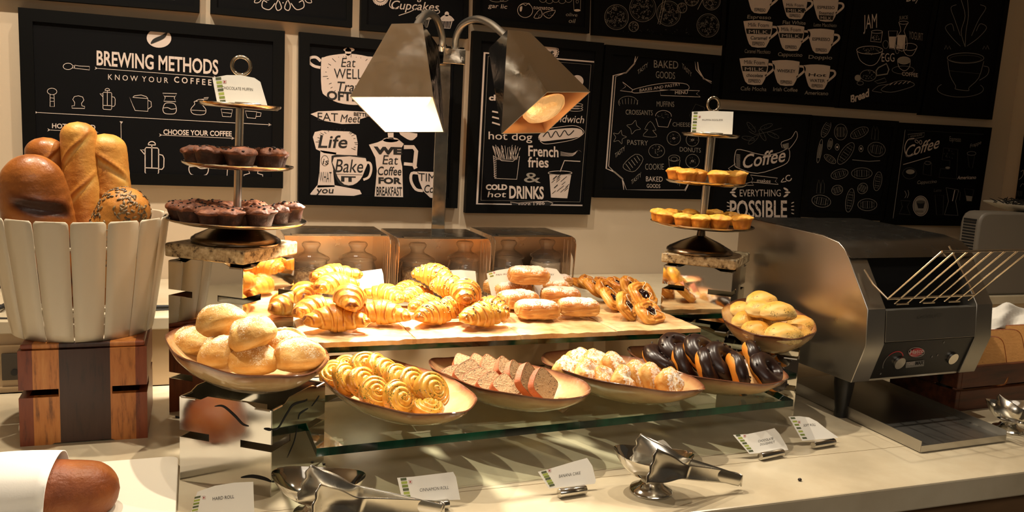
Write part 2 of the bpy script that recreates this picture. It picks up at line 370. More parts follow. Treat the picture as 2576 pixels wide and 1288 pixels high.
# ================================================================== stone slabs, glass shelves, platters
MT['granite'] = mat('speckled_granite', '#a89878', .35, stops=[(.36, '#4a3c2c'), (.44, '#9a8868'), (.6, '#b9aa8a'), (.72, '#d2c6ac')], nscale=95, ndetail=6)
def slab(c, a, s, z, h, label):
    o = MB().box(-s / 2, s / 2, -s / 2, s / 2, 0, h).build('stone_slab', MT['granite'], smooth=True, loc=(c.x, c.y, z), rot=(0, 0, a), bevel=.004)
    return tag(o, label, 'stone slab')
slab(LTc, LTa, .2, .3605, .030, 'speckled granite slab on the left steel stack, under the chocolate muffin stand')
slab(RTc, RTa, .198, .336, .027, 'speckled granite slab on the right steel stack, under the golden muffin stand')
def shelf(corners, z0, z1, label):
    (x0, y0), (x1, y1), (x2, y2), (x3, y3) = corners
    t = thing('glass_shelf', label, 'shelf', (x0, y0, z0))
    P = [(x - x0, y - y0) for x, y in corners]
    mb = MB(); mb.add([(x, y, z1 - z0) for x, y in P], [(0, 1, 2, 3)]); mb.build('glass_pane', MT['shelfglass'], t, smooth=False)
    for i in range(4):
        a, b_ = P[i], P[(i + 1) % 4]
        d = Vector((b_[0] - a[0], b_[1] - a[1], 0)).normalized(); nn = Vector((d.y, -d.x, 0)) * -.0012
        V = [(a[0], a[1], 0), (b_[0], b_[1], 0), (b_[0], b_[1], z1 - z0 - .0002), (a[0], a[1], z1 - z0 - .0002)]
        V += [(x + nn.x, y + nn.y, z) for x, y, z in V]
        MB().add(V, [(0, 1, 2, 3), (7, 6, 5, 4), (0, 4, 5, 1), (3, 2, 6, 7), (0, 3, 7, 4), (1, 5, 6, 2)]).build('glass_edge', MT['glassedge'], t, smooth=False)
    return t
shelf([(.222, 1.782), (1.186, 1.792), (1.20, 2.10), (.206, 2.09)], .1775, .192, 'upper green-edged glass shelf carrying the four croissant trays')
shelf([(.197, 1.443), (1.256, 1.508), (1.262, 1.80), (.19, 1.735)], .0845, .0995, 'lower green-edged glass shelf carrying four oval platters')

m, nt, out = newmat('glazed_stoneware'); L_ = nt.links.new
b = N(nt, 'ShaderNodeBsdfPrincipled'); L_(b.outputs[0], out.inputs[0]); b.inputs['Roughness'].default_value = .16; b.inputs['Coat Weight'].default_value = .3
a_ = N(nt, 'ShaderNodeAttribute', attribute_name='tone'); nz = noise_node(nt, 16, 5)
ma = N(nt, 'ShaderNodeMath', operation='MULTIPLY_ADD'); ma.inputs[1].default_value = .55; L_(nz, ma.inputs[0]); L_(a_.outputs['Fac'], ma.inputs[2])
rp = ramp(nt, [(.15, '#d6bd90'), (.40, '#c8a878'), (.62, '#ac8058'), (.86, '#7c5038'), (1.05, '#5e3826')]); L_(ma.outputs[0], rp.inputs[0]); L_(rp.outputs[0], b.inputs['Base Color'])
addbump(nt, b, noise_node(nt, 22, 3), .35, .006)
MT['stoneware'] = m
def platter(name, label, c, z, a, b_, h, ang, tilt=(0, 0), seed=0, cat='platter', rimz=None):
    rs = random.Random(seed); ph = [rs.uniform(0, 6.28) for _ in range(4)]
    prof = [(0, .001, .1), (.3, .0, .1), (.52, .004, .12), (.74, .35, .16), (.9, .72, .22), (.965, .95, .5), (.99, 1.03, .75), (1.0, 1.0, .8), (.985, .90, .45), (.93, .66, .15), (.78, .28, .1), (.55, -.09, .05), (.3, -.1, .05), (0, -.1, .05)]
    n = 72; P = []; T = []
    for r, zz, t in prof:
        row = []
        for j in range(n):
            th = 2 * PI * j / n
            wob = 1 + (.012 * math.sin(3 * th + ph[0]) + .010 * math.sin(5 * th + ph[1]) + .006 * math.sin(9 * th + ph[2])) * r
            lift = .06 * math.sin(2 * th + ph[3]) * r ** 4 + .03 * math.sin(7 * th) * r ** 6
            row.append((a * r * wob * math.cos(th), b_ * r * wob * math.sin(th), h * (zz + .1 + (lift if r > .6 else 0)))); T.append(t)
        P.append(row)
    mb = MB(); mb.grid(P, cv=True, tone=T)
    M = Matrix.Rotation(math.radians(ang), 4, 'Z')
    o = mb.build(name, MT['stoneware'], loc=(c[0], c[1], z))
    tl = Matrix(((1, 0, 0), (0, 1, 0), (tilt[0], tilt[1], 1))).to_4x4()
    nrm = Vector((-tilt[0], -tilt[1], 1)).normalized()
    o.rotation_euler = (Vector((0, 0, 1)).rotation_difference(nrm).to_matrix().to_4x4() @ M).to_euler()
    return tag(o, label, cat)
platter('serving_platter', 'oval brown-rimmed platter of cinnamon rolls, leftmost on the lower glass', (.372, 1.632), .1003, .226, .120, .047, 111, seed=1)
platter('serving_platter', 'oval brown-rimmed platter of banana cake slices on the lower glass', (.618, 1.636), .1003, .194, .106, .047, 126, seed=2)
platter('serving_platter', 'oval brown-rimmed platter of sugar-dusted puffs on the lower glass', (.880, 1.634), .1003, .199, .110, .047, 122, seed=3)
platter('serving_platter', 'oval brown-rimmed platter of chocolate doughnuts, rightmost on the lower glass', (1.112, 1.648), .1003, .194, .114, .047, 124, seed=4)
platter('bread_bowl', 'oval stoneware bowl heaped with hard rolls on the front steel cube', (.090, 1.665), .168, .205, .138, .055, 110, (-.05, 0), seed=5, cat='bowl')
platter('bread_bowl', 'round-ended stoneware bowl of soft rolls on the right steel cube', (1.332, 1.722), .176, .158, .11, .056, 68, (.06, .085), seed=6, cat='bowl')

MT['traymat'] = mat('rippled_tan_tray', '#c09a6a', .22, stops=[(.30, '#9a7048'), (.40, '#c69c6c'), (.55, '#d6b88a'), (.7, '#e0caa2')], nscale=11, ndetail=6, coat=.3, bump=.1, bscale=30)
def tray(x0, x1, y0, y1, z, h, seed, label):
    nx, ny = 40, 56; rs = random.Random(seed); o1, o2 = rs.uniform(0, 50), rs.uniform(0, 50)
    def nzv(x, y, s): return noise.noise(Vector((x * s + o1, y * s + o2, seed)))
    def pt(i, j, zz):
        fx, fy = i / (nx - 1), j / (ny - 1)
        x = x0 + (x1 - x0) * fx; y = y0 + (y1 - y0) * fy
        if j == 0: y += .003 * nzv(x, 0, 60)
        if i in (0, nx - 1): x += .0008 * nzv(0, y, 60)
        if zz: zz += .0022 * nzv(x, y, 26) + .0012 * nzv(x, y, 60) - (.003 if j in (0, ny - 1) or i in (0, nx - 1) else 0)
        return (x, y, z + zz)
    mb = MB()
    top = [[pt(i, j, h) for j in range(ny)] for i in range(nx)]
    mb.grid(top)
    per = [(i, 0) for i in range(nx)] + [(nx - 1, j) for j in range(1, ny)] + [(i, ny - 1) for i in range(nx - 2, -1, -1)] + [(0, j) for j in range(ny - 2, 0, -1)]
    mb.grid([[pt(i, j, h) for i, j in per], [pt(i, j, 0) for i, j in per]], cv=True)
    mb.add([(x0, y0, z), (x1, y0, z), (x1, y1, z), (x0, y1, z)], [(3, 2, 1, 0)])
    return tag(mb.build('serving_tray', MT['traymat']), label, 'tray')
TX = [.212, .4515, .698, .944, 1.178]
for k, lb in enumerate(('rippled tan tray under the plain croissants, leftmost on the upper glass', 'rippled tan tray under the seeded croissants on the upper glass', 'rippled tan tray under the sugar-dusted chocolate pastries on the upper glass', 'rippled tan tray under the cherry danishes, rightmost on the upper glass')):
    tray(TX[k] + .0006, TX[k + 1] - .0006, 1.772 + .002 * k, 2.115, .1925, .0135, k + 3, lb)

# ================================================================== wooden block and chopping board
m, nt, out = newmat('striped_teak'); L_ = nt.links.new
b = N(nt, 'ShaderNodeBsdfPrincipled'); L_(b.outputs[0], out.inputs[0]); b.inputs['Roughness'].default_value = .38
tc = N(nt, 'ShaderNodeTexCoord'); sp = N(nt, 'ShaderNodeSeparateXYZ'); L_(tc.outputs['Object'], sp.inputs[0])
mr = N(nt, 'ShaderNodeMapRange'); mr.inputs['From Min'].default_value = -.117; mr.inputs['From Max'].default_value = .117; L_(sp.outputs[0], mr.inputs['Value'])
st = ramp(nt, [(0, '#7a3a1e'), (.11, '#c48544'), (.31, '#3a2018'), (.70, '#c28244'), (.90, '#864526')]); st.color_ramp.interpolation = 'CONSTANT'; L_(mr.outputs[0], st.inputs[0])
gr = noise_node(nt, 13, 8, .65, stretch=(6, 6, .8)); g2 = ramp(nt, [(.34, '#5a3018'), (.46, '#e0c8b0'), (.72, '#ffffff')]); L_(gr, g2.inputs[0])
mx = N(nt, 'ShaderNodeMix', data_type='RGBA', blend_type='MULTIPLY'); mx.inputs['Factor'].default_value = .8; L_(st.outputs[0], mx.inputs[6]); L_(g2.outputs[0], mx.inputs[7]); L_(mx.outputs[2], b.inputs['Base Color'])
MT['teak'] = m
wb = thing('wooden_block_riser', 'striped dark and light wooden block riser under the bread basket', 'display riser', (-.2085, 1.833, 0))
W2, WH = .1155, .193
zs, hs, ls = .098, .016, .065
pl = [(-W2, 0), (-.06, 0), (-.055, .003), (.05, .003), (.055, 0), (W2, 0), (W2, zs), (W2 - ls, zs), (W2 - ls, zs + hs), (W2, zs + hs), (W2, WH), (-W2, WH), (-W2, zs + hs), (-W2 + .07, zs + hs), (-W2 + .07, zs), (-W2, zs)]
for y0, nm in ((.016, 'front_board'), (.231, 'back_board')):
    MB().prism(pl, .016, Matrix.Translation((0, y0, 0)) @ Matrix.Rotation(PI / 2, 4, 'X')).build(nm, MT['teak'], wb, smooth=False)
for sx in (-1, 1):
    mb = MB(); x0, x1 = sorted((sx * W2, sx * (W2 - .016)))
    for z0, z1, ya, yb in ((0, zs, .016, .215), (zs, zs + hs, .07, .16), (zs + hs, WH, .016, .215)): mb.box(x0, x1, ya, yb, z0, z1)
    mb.build('side_board', MT['teak'], wb, smooth=False)
MB().box(-W2 + .004, W2 - .004, .004, .227, WH + .0005, WH + .0115).build('top_board', MT['teak'], wb, smooth=False, bevel=.003)

bd = MB(); bx0, bx1, by0, by1 = -.75, -.031, 1.30, 1.683
rr = .018; pts = []
for cx_, cy_, a0 in ((bx1 - rr, by0 + rr, -90), (bx1 - rr, by1 - rr, 0), (bx0 + rr, by1 - rr, 90), (bx0 + rr, by0 + rr, 180)):
    for k in range(7): a = math.radians(a0 + 15 * k); pts.append((cx_ + rr * math.cos(a), cy_ + rr * math.sin(a)))
bd.prism(pts, .014)
tag(bd.build('chopping_board', MT['white'], smooth=False, bevel=.002, loc=(0, 0, .0005)), 'white plastic chopping board under the napkin-wrapped loaf', 'chopping board')
# ================================================================== baked goods
GOLD = [(0, '#e2bd7c'), (.3, '#d3983f'), (.55, '#b8701f'), (.8, '#854313'), (1, '#54270b')]
MT['croissant'] = bake_mat('croissant_crust', [(0, '#e6c27c'), (.3, '#dba045'), (.55, '#c27c26'), (.8, '#96531a'), (1, '#5e2e0e')], .38, .3, 40, .35, 130, .0012, coat=.15)
MT['hardroll'] = bake_mat('hard_roll_crust', [(0, '#e2c88e'), (.32, '#cfa45c'), (.58, '#b98339'), (.82, '#8f5c22'), (1, '#643a14')], .62, .65, 26, .7, 90, .003, dust='#e6d6b4', dscale=420)
MT['softroll'] = bake_mat('soft_roll_crust', [(0, '#eed69a'), (.35, '#dcae58'), (.6, '#c68a32'), (.85, '#a0601a'), (1, '#723e10')], .45, .25, 25, .25, 120, .0015, specks=('#3c3514', 260, .36, .50))
MT['cinn'] = bake_mat('spiral_roll_crust', [(0, '#efd382'), (.3, '#e3b650'), (.55, '#cf9434'), (.8, '#a66a20'), (1, '#6a3c12')], .34, .3, 40, .3, 140, .0012, specks=('#4f5a1c', 210, .40, .50), coat=.25)
MT['crumb'] = bake_mat('banana_crumb', [(0, '#b3946c'), (.4, '#9c7c56'), (.7, '#7a5b3c'), (1, '#5a3c24')], .85, .6, 130, 1., 210, .003, specks=('#2e2016', 190, .33, .5))
MT['crust'] = bake_mat('banana_crust', [(0, '#a45f34'), (.5, '#8a4520'), (1, '#5e2c14')], .6, .4, 60, .6, 160, .002)
MT['puff'] = bake_mat('sugar_puff_crust', [(0, '#e8d09a'), (.3, '#dcb069'), (.55, '#c98a3c'), (.8, '#a8622a'), (1, '#74401a')], .55, .4, 45, .5, 110, .002, dust='#eee6d8')
MT['pain'] = bake_mat('chocolate_pastry_crust', [(0, '#e4c088'), (.3, '#d69e58'), (.55, '#c07c3e'), (.8, '#9c562a'), (1, '#6c3618')], .5, .35, 40, .4, 120, .0015, dust='#e4d4c8')
MT['danish'] = bake_mat('danish_crust', [(0, '#e2b46c'), (.3, '#d3953f'), (.55, '#bb7428'), (.8, '#94501a'), (1, '#5e2e0e')], .36, .4, 60, .6, 150, .002, coat=.25)
MT['donut'] = bake_mat('doughnut_dough', [(0, '#e0a850'), (.3, '#d5872c'), (.6, '#c06a1a'), (1, '#8c430f')], .5, .3, 35, .25, 120, .001)
MT['cmuff'] = bake_mat('chocolate_muffin', [(0, '#9a6444'), (.3, '#6c3c24'), (.6, '#3e1f13'), (1, '#1c0d08')], .6, .5, 60, .7, 130, .003)
MT['gmuff'] = bake_mat('golden_muffin', [(0, '#e8c060'), (.3, '#d49a3c'), (.6, '#b8701f'), (1, '#864812')], .55, .4, 50, .5, 130, .002)
MT['bread1'] = bake_mat('dark_loaf_crust', [(0, '#e0b46c'), (.3, '#bd7e3a'), (.58, '#9c5c26'), (.85, '#693616'), (1.1, '#3a1a0a')], .36, .45, 14, .45, 90, .003, coat=.15)
MT['bread2'] = bake_mat('baguette_crust', [(0, '#e8ca84'), (.3, '#d9a552'), (.55, '#c4843a'), (.8, '#a0602e'), (1, '#723c1a')], .42, .5, 14, .5, 90, .003)
MT['loafcrust'] = bake_mat('wrapped_loaf_crust', [(0, '#c08a4a'), (.3, '#9a5c28'), (.55, '#7e4018'), (.8, '#5e2c10'), (1, '#401c0a')], .5, .5, 22, .8, 80, .003)
MT['slicebread'] = bake_mat('brown_bread_crumb', [(0, '#c48e50'), (.5, '#a8743c'), (1, '#7a4e26')], .85, .4, 60, .6, 150, .002)

def nz3(p, s, o=0): return noise.noise(Vector((p[0] * s + o, p[1] * s + o * 1.7, p[2] * s - o)))
def sgnpow(x, e): return math.copysign(abs(x) ** e, x)
def ball(rx, ry, rz, fn=None, nu=40, nv=56, e1=1., e2=1., flat=.75):
    """superellipsoid; fn(d, p) -> (offset, tone, dust); lower half flattened; rests on z=0"""
    P, T, U = [], [], []
    for i in range(nu):
        ph = -PI / 2 + PI * (i + .02) / (nu - .96)
        rp, rt, ru = [], [], []
        for j in range(nv):
            th = 2 * PI * j / nv
            d = Vector((sgnpow(math.cos(ph), e1) * sgnpow(math.cos(th), e2), sgnpow(math.cos(ph), e1) * sgnpow(math.sin(th), e2), sgnpow(math.sin(ph), e1)))
            p = Vector((d.x * rx, d.y * ry, d.z * rz * (flat if d.z < 0 else 1)))
            o, t, u = fn(d, p) if fn else (0, .4, 0)
            n = Vector((p.x / rx ** 2, p.y / ry ** 2, p.z / rz ** 2)).normalized()
            rp.append(p + n * o); rt.append(t); ru.append(u)
        P.append(rp); T.append(rt); U.append(ru)
    zm = min(p.z for r in P for p in r)
    P = [[(p.x, p.y, p.z - zm) for p in r] for r in P]
    mb = MB(); mb.grid(P, cv=True, capu=True, tone=T, dust=U); return mb

def g_croissant(seed, L=.15, R=.040, bend=.03, bands=3.2):
    rs = random.Random(seed); o = rs.uniform(0, 90); nu, nv = 120, 40; tw = rs.uniform(-.25, .25)
    P, T = [], []
    prof = lambda s: (.0105 + (R - .0105) * (1 - min(1, s / .95) ** 1.35)) * (math.sqrt(max(0, 1 - ((s - .9) / .1) ** 2)) if s > .9 else 1)
    for i in range(nu):
        t = -1 + 2 * (i + .0) / (nu - 1); s = abs(t)
        c = Vector((L / 2 * t, -bend * s ** 1.8, 0)); tang = Vector((L / 2, -bend * 1.8 * s ** .8 * (1 if t > 0 else -1), 0)).normalized(); nn = Vector((-tang.y, tang.x, 0))
        rp, rt = [], []
        for j in range(nv):
            th = 2 * PI * j / nv
            w = bands * s ** 1.08 + .25 * math.sin(th + tw * 6) * (1 if t > 0 else -1) + .16 * nz3((t * 2, math.cos(th), math.sin(th)), 1.3, o) + rs.uniform(0, .0) + (.12 if t > 0 else 0)
            k = math.floor(w); fr = w - k
            base = prof(s) if s > .95 else .42 * prof(s) + .58 * prof(min(.95, max(0, (k + .3)) / bands))
            bul = 1 - abs(2 * fr - .9) ** 2.6
            drop = -.0030 * max(0, (fr - .90) / .10) - .001 * max(0, (.05 - fr) / .05)
            amp = 1 if s < .93 else .3
            r = base + amp * (.0022 * bul + drop) + .0016 * nz3((t * 3, math.cos(th), math.sin(th)), 2.2, o)
            z = math.sin(th) * r * .92
            if z < -r * .55: z = -r * .55 + (z + r * .55) * .25
            rp.append(c + nn * (math.cos(th) * r) + Vector((0, 0, z)))
            up = math.sin(th)
            rt.append(.36 + .26 * bul * max(0, .4 + up * .6) + .12 * nz3((t * 4, math.cos(th), up), 1.5, o + 5) + .42 * math.exp(-((fr - .84) / .07) ** 2) * (up > -.3) - .22 * (fr > .93) + (.15 if s > .88 else 0) + (.1 if up < -.5 else 0))
        P.append(rp); T.append(rt)
    zm = min(p.z for r in P for p in r)
    P = [[(p.x, p.y + bend * .4, p.z - zm) for p in r] for r in P]
    mb = MB(); mb.grid(P, cv=True, capu=True, tone=T); mb.P = P; return mb
def seeds_on(P, n, seed, size=(.0045, .0022, .0012), zone=lambda i, j, nu, nv: True):
    rs = random.Random(seed); mb = MB(); nu, nv = len(P), len(P[0]); k = 0
    while k < n:
        i = rs.randrange(2, nu - 2); j = rs.randrange(0, nv)
        if not zone(i, j, nu, nv): continue
        p = Vector(P[i][j]); a = Vector(P[i + 1][j]) - Vector(P[i - 1][j]); b_ = Vector(P[i][(j + 1) % nv]) - Vector(P[i][j - 1])
        nrm = a.cross(b_)
        if nrm.length < 1e-9: continue
        nrm.normalize()
        if nrm.dot(p - Vector(P[i][(j + nv // 2) % nv])) < 0: nrm = -nrm
        q = nrm.to_track_quat('Z', 'Y').to_matrix().to_4x4() @ Matrix.Rotation(rs.uniform(0, 6.28), 4, 'Z')
        M = Matrix.Translation(p + nrm * size[2] * .6) @ q; f = rs.uniform(.8, 1.25); rows = []
        for u in range(5):
            ph = -PI / 2 + PI * u / 4
            rows.append([tuple(M @ Vector((size[0] * f * math.cos(ph) * math.cos(x) * (1 - .25 * math.cos(x)), size[1] * f * math.cos(ph) * math.sin(x), size[2] * math.sin(ph)))) for x in [2 * PI * v / 8 for v in range(8)]])
        mb.grid(rows, cv=True); k += 1
    return mb
def g_hardroll(seed, r=.0445):
    rs = random.Random(seed); o = rs.uniform(0, 90)
    def fn(d, p):
        q = d.y + .18 * math.sin(d.x * 2.2 + o) - .05
        gr = math.exp(-(q / .10) ** 2) * max(0, d.z + .05) * max(0, 1 - abs(d.x) ** 3)
        lip = math.exp(-((q - .2) / .12) ** 2) * max(0, d.z) * max(0, 1 - abs(d.x) ** 3)
        n = .0035 * nz3(d, 1.6, o) + .0009 * nz3(d, 7, o)
        return (n - .0085 * gr + .005 * lip, .36 + .3 * d.z * (1 - gr) + .34 * lip - .35 * gr + .2 * nz3(d, 2, o + 3) + (.2 if d.z < -.6 else 0), .30 + .25 * d.z - .3 * (d.z < 0) - .2 * gr)
    return ball(r * 1.14, r, r * .86, fn, flat=.68)
def g_softroll(seed, r=.036):
    rs = random.Random(seed); o = rs.uniform(0, 90)
    def fn(d, p):
        return (.0022 * nz3(d, 1.8, o) + .0008 * nz3(d, 6, o) * (1 - d.z), .12 + .45 * max(0, d.z + .1) + .12 * nz3(d, 2.5, o), 0)
    return ball(r * 1.1, r, r * .80, fn, flat=.55)
def g_spiral(seed, r=.0345, h=.022):
    rs = random.Random(seed); o = rs.uniform(0, 6.28); nr, nt_ = 34, 64; P, T = [], []
    pitch = r / 3.3
    for side in (1, -1):
        rng = range(nr) if side > 0 else range(nr - 1, -1, -1)
        for i in rng:
            f = i / (nr - 1) if i else .002; rp, rt = [], []
            for j in range(nt_):
                th = 2 * PI * j / nt_; rr = r * f * (1 + .05 * math.sin(2 * th + o) + .03 * math.sin(3 * th + o * 2))
                w = rr / pitch - th / (2 * PI) + o; fr = w - math.floor(w)
                ed = math.sqrt(max(0, 1 - f ** 5)); rid = (1 - abs(2 * fr - 1) ** 2.6)
                z = side * (h / 2 * (.35 + .65 * ed) + ed * (.0042 * rid - .002) + .008 * (1 - f) ** 1.3 * (side > 0)) + .001 * nz3((rr * 60, th, side), 1.2, o)
                rp.append((rr * math.cos(th), rr * math.sin(th), z)); rt.append(.22 + .3 * rid + .2 * (f > .85) - (.0 if rid > .3 else -.2) + .15 * nz3((rr * 40, math.cos(th), math.sin(th)), 2, o))
            P.append(rp); T.append(rt)
    mb = MB(); mb.grid(P, cv=True, tone=T); return mb
def g_puff(seed, r=.031):
    rs = random.Random(seed); o = rs.uniform(0, 90)
    def fn(d, p):
        cr = math.exp(-((d.x - .25 * math.sin(d.y * 3 + o)) / .16) ** 2) * max(0, d.z)
        return (.002 * nz3(d, 2.2, o) + .0010 * nz3(d, 6, o) - .004 * cr, .42 + .25 * nz3(d, 2.4, o) - .4 * cr + .12 * abs(d.z), .26 + .30 * d.z)
    return ball(r * 1.08, r * .98, r * .66, fn, e1=.7, e2=.55, flat=.8)
def g_pain(seed, lx=.055, ly=.037, lz=.0245):
    rs = random.Random(seed); o = rs.uniform(0, 90)
    def fn(d, p):
        end = max(0, abs(d.x) - .80) / .2
        ridge = math.sin(34 * math.atan2(d.z, d.y) * .28 + 26 * math.hypot(d.y, d.z) + o) * end
        lay = .0010 * math.sin(40 * d.z + 3 * d.x) * (d.z < .35) * (1 - end)
        n = .0022 * nz3((d.x * 2, d.y, d.z), 1.5, o) + .0010 * nz3((d.x * 2, d.y, d.z), 5, o) + .0012 * max(0, d.z) * nz3((d.x * 2, d.y, d.z), 14, o)
        return (n + .0018 * ridge + lay, .40 + .22 * d.z * (1 - end) + .18 * nz3(d, 3, o) - .3 * end * (ridge < 0), -.10 + .86 * max(0, d.z))
    return ball(lx, ly, lz, fn, e1=.58, e2=.48, flat=.85, nu=56, nv=84)
def g_danish(seed, s=.0375, h=.022):
    rs = random.Random(seed); o = rs.uniform(0, 90); nu, nv = 40, 72; P, T = [], []
    for i in range(nu):
        f = i / (nu - 1); rp, rt = [], []
        for j in range(nv):
            th = 2 * PI * j / nv; c, s_ = sgnpow(math.cos(th), .55), sgnpow(math.sin(th), .55)
            f2 = min(1, f / .72)
            rid = math.exp(-((f2 - .66) / .26) ** 2) * (.7 + .45 * math.cos(4 * th + .8 * math.sin(th + o))); crs = math.exp(-(math.sin(2 * th + .3) / .16) ** 2) * min(1, f2 * 1.3)
            lay = .0009 * math.sin(f2 * 22 + 2 * math.cos(th * 2 + o)) * (f2 > .5)
            if f <= .72:
                z = h * (.86 + .20 * rid - .14 * math.exp(-(f2 / .42) ** 2) - .16 * crs) + lay; rr = f2
            else:
                q = (f - .72) / .28; z = h * (.74 * (1 - q)) + .0012 * math.sin(q * 18); rr = 1 + .07 * math.sin(q * PI)
            z += .0014 * nz3((c * f, s_ * f, o), 2.5, o)
            rp.append((s * 1.05 * rr * c, s * .92 * rr * s_, max(0, z))); rt.append(.36 + .30 * rid + 90 * lay - .2 * crs - (.25 if f > .8 else 0) * (.5 + .5 * math.sin(f * 90)) + .15 * nz3((c * f, s_ * f, 0), 3, o))
        P.append(rp); T.append(rt)
    mb = MB(); mb.grid(P, cv=True, tone=T)
    jam = MB(); jam.grid([[(s * .50 * q * math.cos(a) * (1 + .22 * math.sin(3 * a + o)), s * .46 * q * math.sin(a) * (1 + .15 * math.sin(2 * a + o)), h * .80 + .005 * (1 - q ** 2) + .0015 * math.sin(5 * a + 9 * q)) for a in [2 * PI * j / 28 for j in range(28)]] for q in [.01 + .99 * i / 9 for i in range(10)]], cv=True)
    ic = MB()
    for k in range(1):
        yy = (.25 - .5 * (seed % 2)) * s; pts = []
        for i in range(16):
            x = -s * .95 + 1.9 * s * i / 15; y = yy + .25 * s * math.sin(i * .8 + o + k)
            f2 = min(1, max(abs(x) / (s * 1.12), abs(y) / (s * .92))); rid = math.exp(-((f2 - .72) / .2) ** 2) * .9
            pts.append((x, y, h * (.90 + .16 * rid) + .0022))
        ic.tube(pts, .0008, 6)
    return mb, jam, ic
def g_donut(seed, R=.032, r=.0195):
    rs = random.Random(seed); o = rs.uniform(0, 90); nu, nv = 64, 30
    def tor(i, j, off, zs=1):
        a = 2 * PI * i / nu; b_ = 2 * PI * j / nv; rr = r + off
        return ((R + rr * math.cos(b_)) * math.cos(a), (R + rr * math.cos(b_)) * math.sin(a), rr * .92 * math.sin(b_))
    P, T = [], []
    for i in range(nu):
        P.append([tor(i, j, .0006 * nz3(tor(i, j, 0), 60, o)) for j in range(nv)])
        T.append([.35 - .3 * math.exp(-((math.sin(2 * PI * j / nv) + .05) / .12) ** 2) + .1 * nz3(tor(i, j, 0), 50, o) for j in range(nv)])
    mb = MB(); mb.grid(P, cu=True, cv=True, tone=T)
    ice = MB(); rows = []; m = 22
    for i in range(nu):
        lo = -.30 + .24 * nz3(tor(i, 0, 0), 42, o + 9) + .1 * math.sin(5 * i / nu * 2 * PI + o); row = []
        for j in range(m):
            b_ = lo + (PI + .25 - lo) * j / (m - 1); rr = r + .0028 * (1 - abs(2 * j / (m - 1) - 1) ** 6) - .0004 + .0008 * nz3(tor(i, j, 0), 70, o); a = 2 * PI * i / nu
            row.append(((R + rr * math.cos(b_)) * math.cos(a), (R + rr * math.cos(b_)) * math.sin(a), rr * .95 * math.sin(b_)))
        rows.append(row)
    ice.grid(rows, cu=True)
    ch = MB()
    for k in range(9):
        a = rs.uniform(0, 6.28); b_ = rs.uniform(.5, 2.4); rr = r + .0035
        p = Vector(((R + rr * math.cos(b_)) * math.cos(a), (R + rr * math.cos(b_)) * math.sin(a), rr * .95 * math.sin(b_))); t = rs.uniform(0, 6.28); q = Vector((math.cos(t), math.sin(t), .3)) * .0035
        ch.tube([p - q, p + Vector((0, 0, .0015)), p + q], [.0012, .002, .0012], 7)
    return mb, ice, ch
def g_muffin(seed, r=.033, h=.027, dome=.017, rough=1.):
    rs = random.Random(seed); o = rs.uniform(0, 90); n = 52
    prof = [(.02, 0, 0), (.74, 0, 0), (.78, .03, 0), (.85, .35, 0), (.93, .7, 0), (1.0, .96, 0), (1.09, 1.04, 1), (1.13, 1.14, 1), (1.08, 1.28, 1), (.95, 1.45, 1), (.76, 1.60, 1), (.52, 1.71, 1), (.26, 1.77, 1), (.01, 1.79, 1)]
    P, T = [], []
    for f, z, top in prof:
        zz = h * min(z, 1) + (dome * (z - 1) / .79 if z > 1 else 0); row, tr = [], []
        for j in range(n):
            th = 2 * PI * j / n; q = (math.cos(th) * f, math.sin(th) * f, z)
            d = (.0045 * nz3(q, 1.7, o) + .002 * nz3(q, 5, o)) * rough * (1 if top else .25)
            row.append(((r * f + d) * math.cos(th), (r * f + d) * math.sin(th), zz + (d if top else 0))); tr.append((.30 if top else .62) + .3 * nz3(q, 3, o + 4))
        P.append(row); T.append(tr)
    mb = MB(); mb.grid(P, cv=True, capu=True, tone=T)
    ch = MB()
    for k in range(11):
        a = rs.uniform(0, 6.28); f = rs.uniform(.1, .95) ** .7; i = min(range(7, 14), key=lambda i_: abs(prof[i_][0] - f))
        p = Vector(P[i][int(a / 6.283 * n) % n]) + Vector((0, 0, .001)); s = rs.uniform(.0022, .0036)
        ch.lathe([(0, -s * .4), (s, -s * .3), (s * .85, s * .3), (0, s * .6)], 7, tuple(p), sx=rs.uniform(.6, 1.4))
    return mb, ch
def g_loaf(L, R, seed, slashes=(), flat=1., taper=.12, nu=130, nv=44, ov=(1, 1), lip=1., gt=-.45):
    """long loaf along +z from 0 to L with diagonal slashes (pos, angle-centre, span)"""
    rs = random.Random(seed); o = rs.uniform(0, 90); P, T = [], []
    for i in range(nu):
        t = i / (nu - 1); s = abs(2 * t - 1); base = (1 - taper * (1 - math.cos(PI * (t - .5))) ) * (max(0.0004, 1 - max(0, (s - (1 - 1.6 * R / L)) / (1.6 * R / L)) ** 2.2)) ** .5
        rp, rt = [], []
        for j in range(nv):
            th = 2 * PI * j / nv; off = .045 * nz3((t * L * 12, math.cos(th), math.sin(th)), 1, o) + .012 * nz3((t * L * 40, math.cos(th), math.sin(th)), 2.5, o); tn = .58 + .2 * nz3((t * L * 16, math.cos(th), math.sin(th)), 1.2, o)
            for (sp, ac, span, slope) in slashes:
                dth = (th - ac + PI) % (2 * PI) - PI
                if abs(dth) < span:
                    q = (t - sp) * L - slope * dth * R; env = math.cos(dth / span * PI / 2) ** .6
                    g_ = math.exp(-(q / (.17 * R)) ** 2) * env; l_ = math.exp(-((q - .26 * R) / (.14 * R)) ** 2) * env
                    off += -.14 * g_ + .11 * l_ * lip; tn += gt * g_ + .25 * l_
            r = R * base * (1 + off)
            rp.append((r * math.cos(th) * ov[0], r * math.sin(th) * ov[1], t * L)); rt.append(tn)
        P.append(rp); T.append(rt)
    mb = MB(); mb.grid(P, cv=True, capu=True, tone=T); mb.P = P; return mb

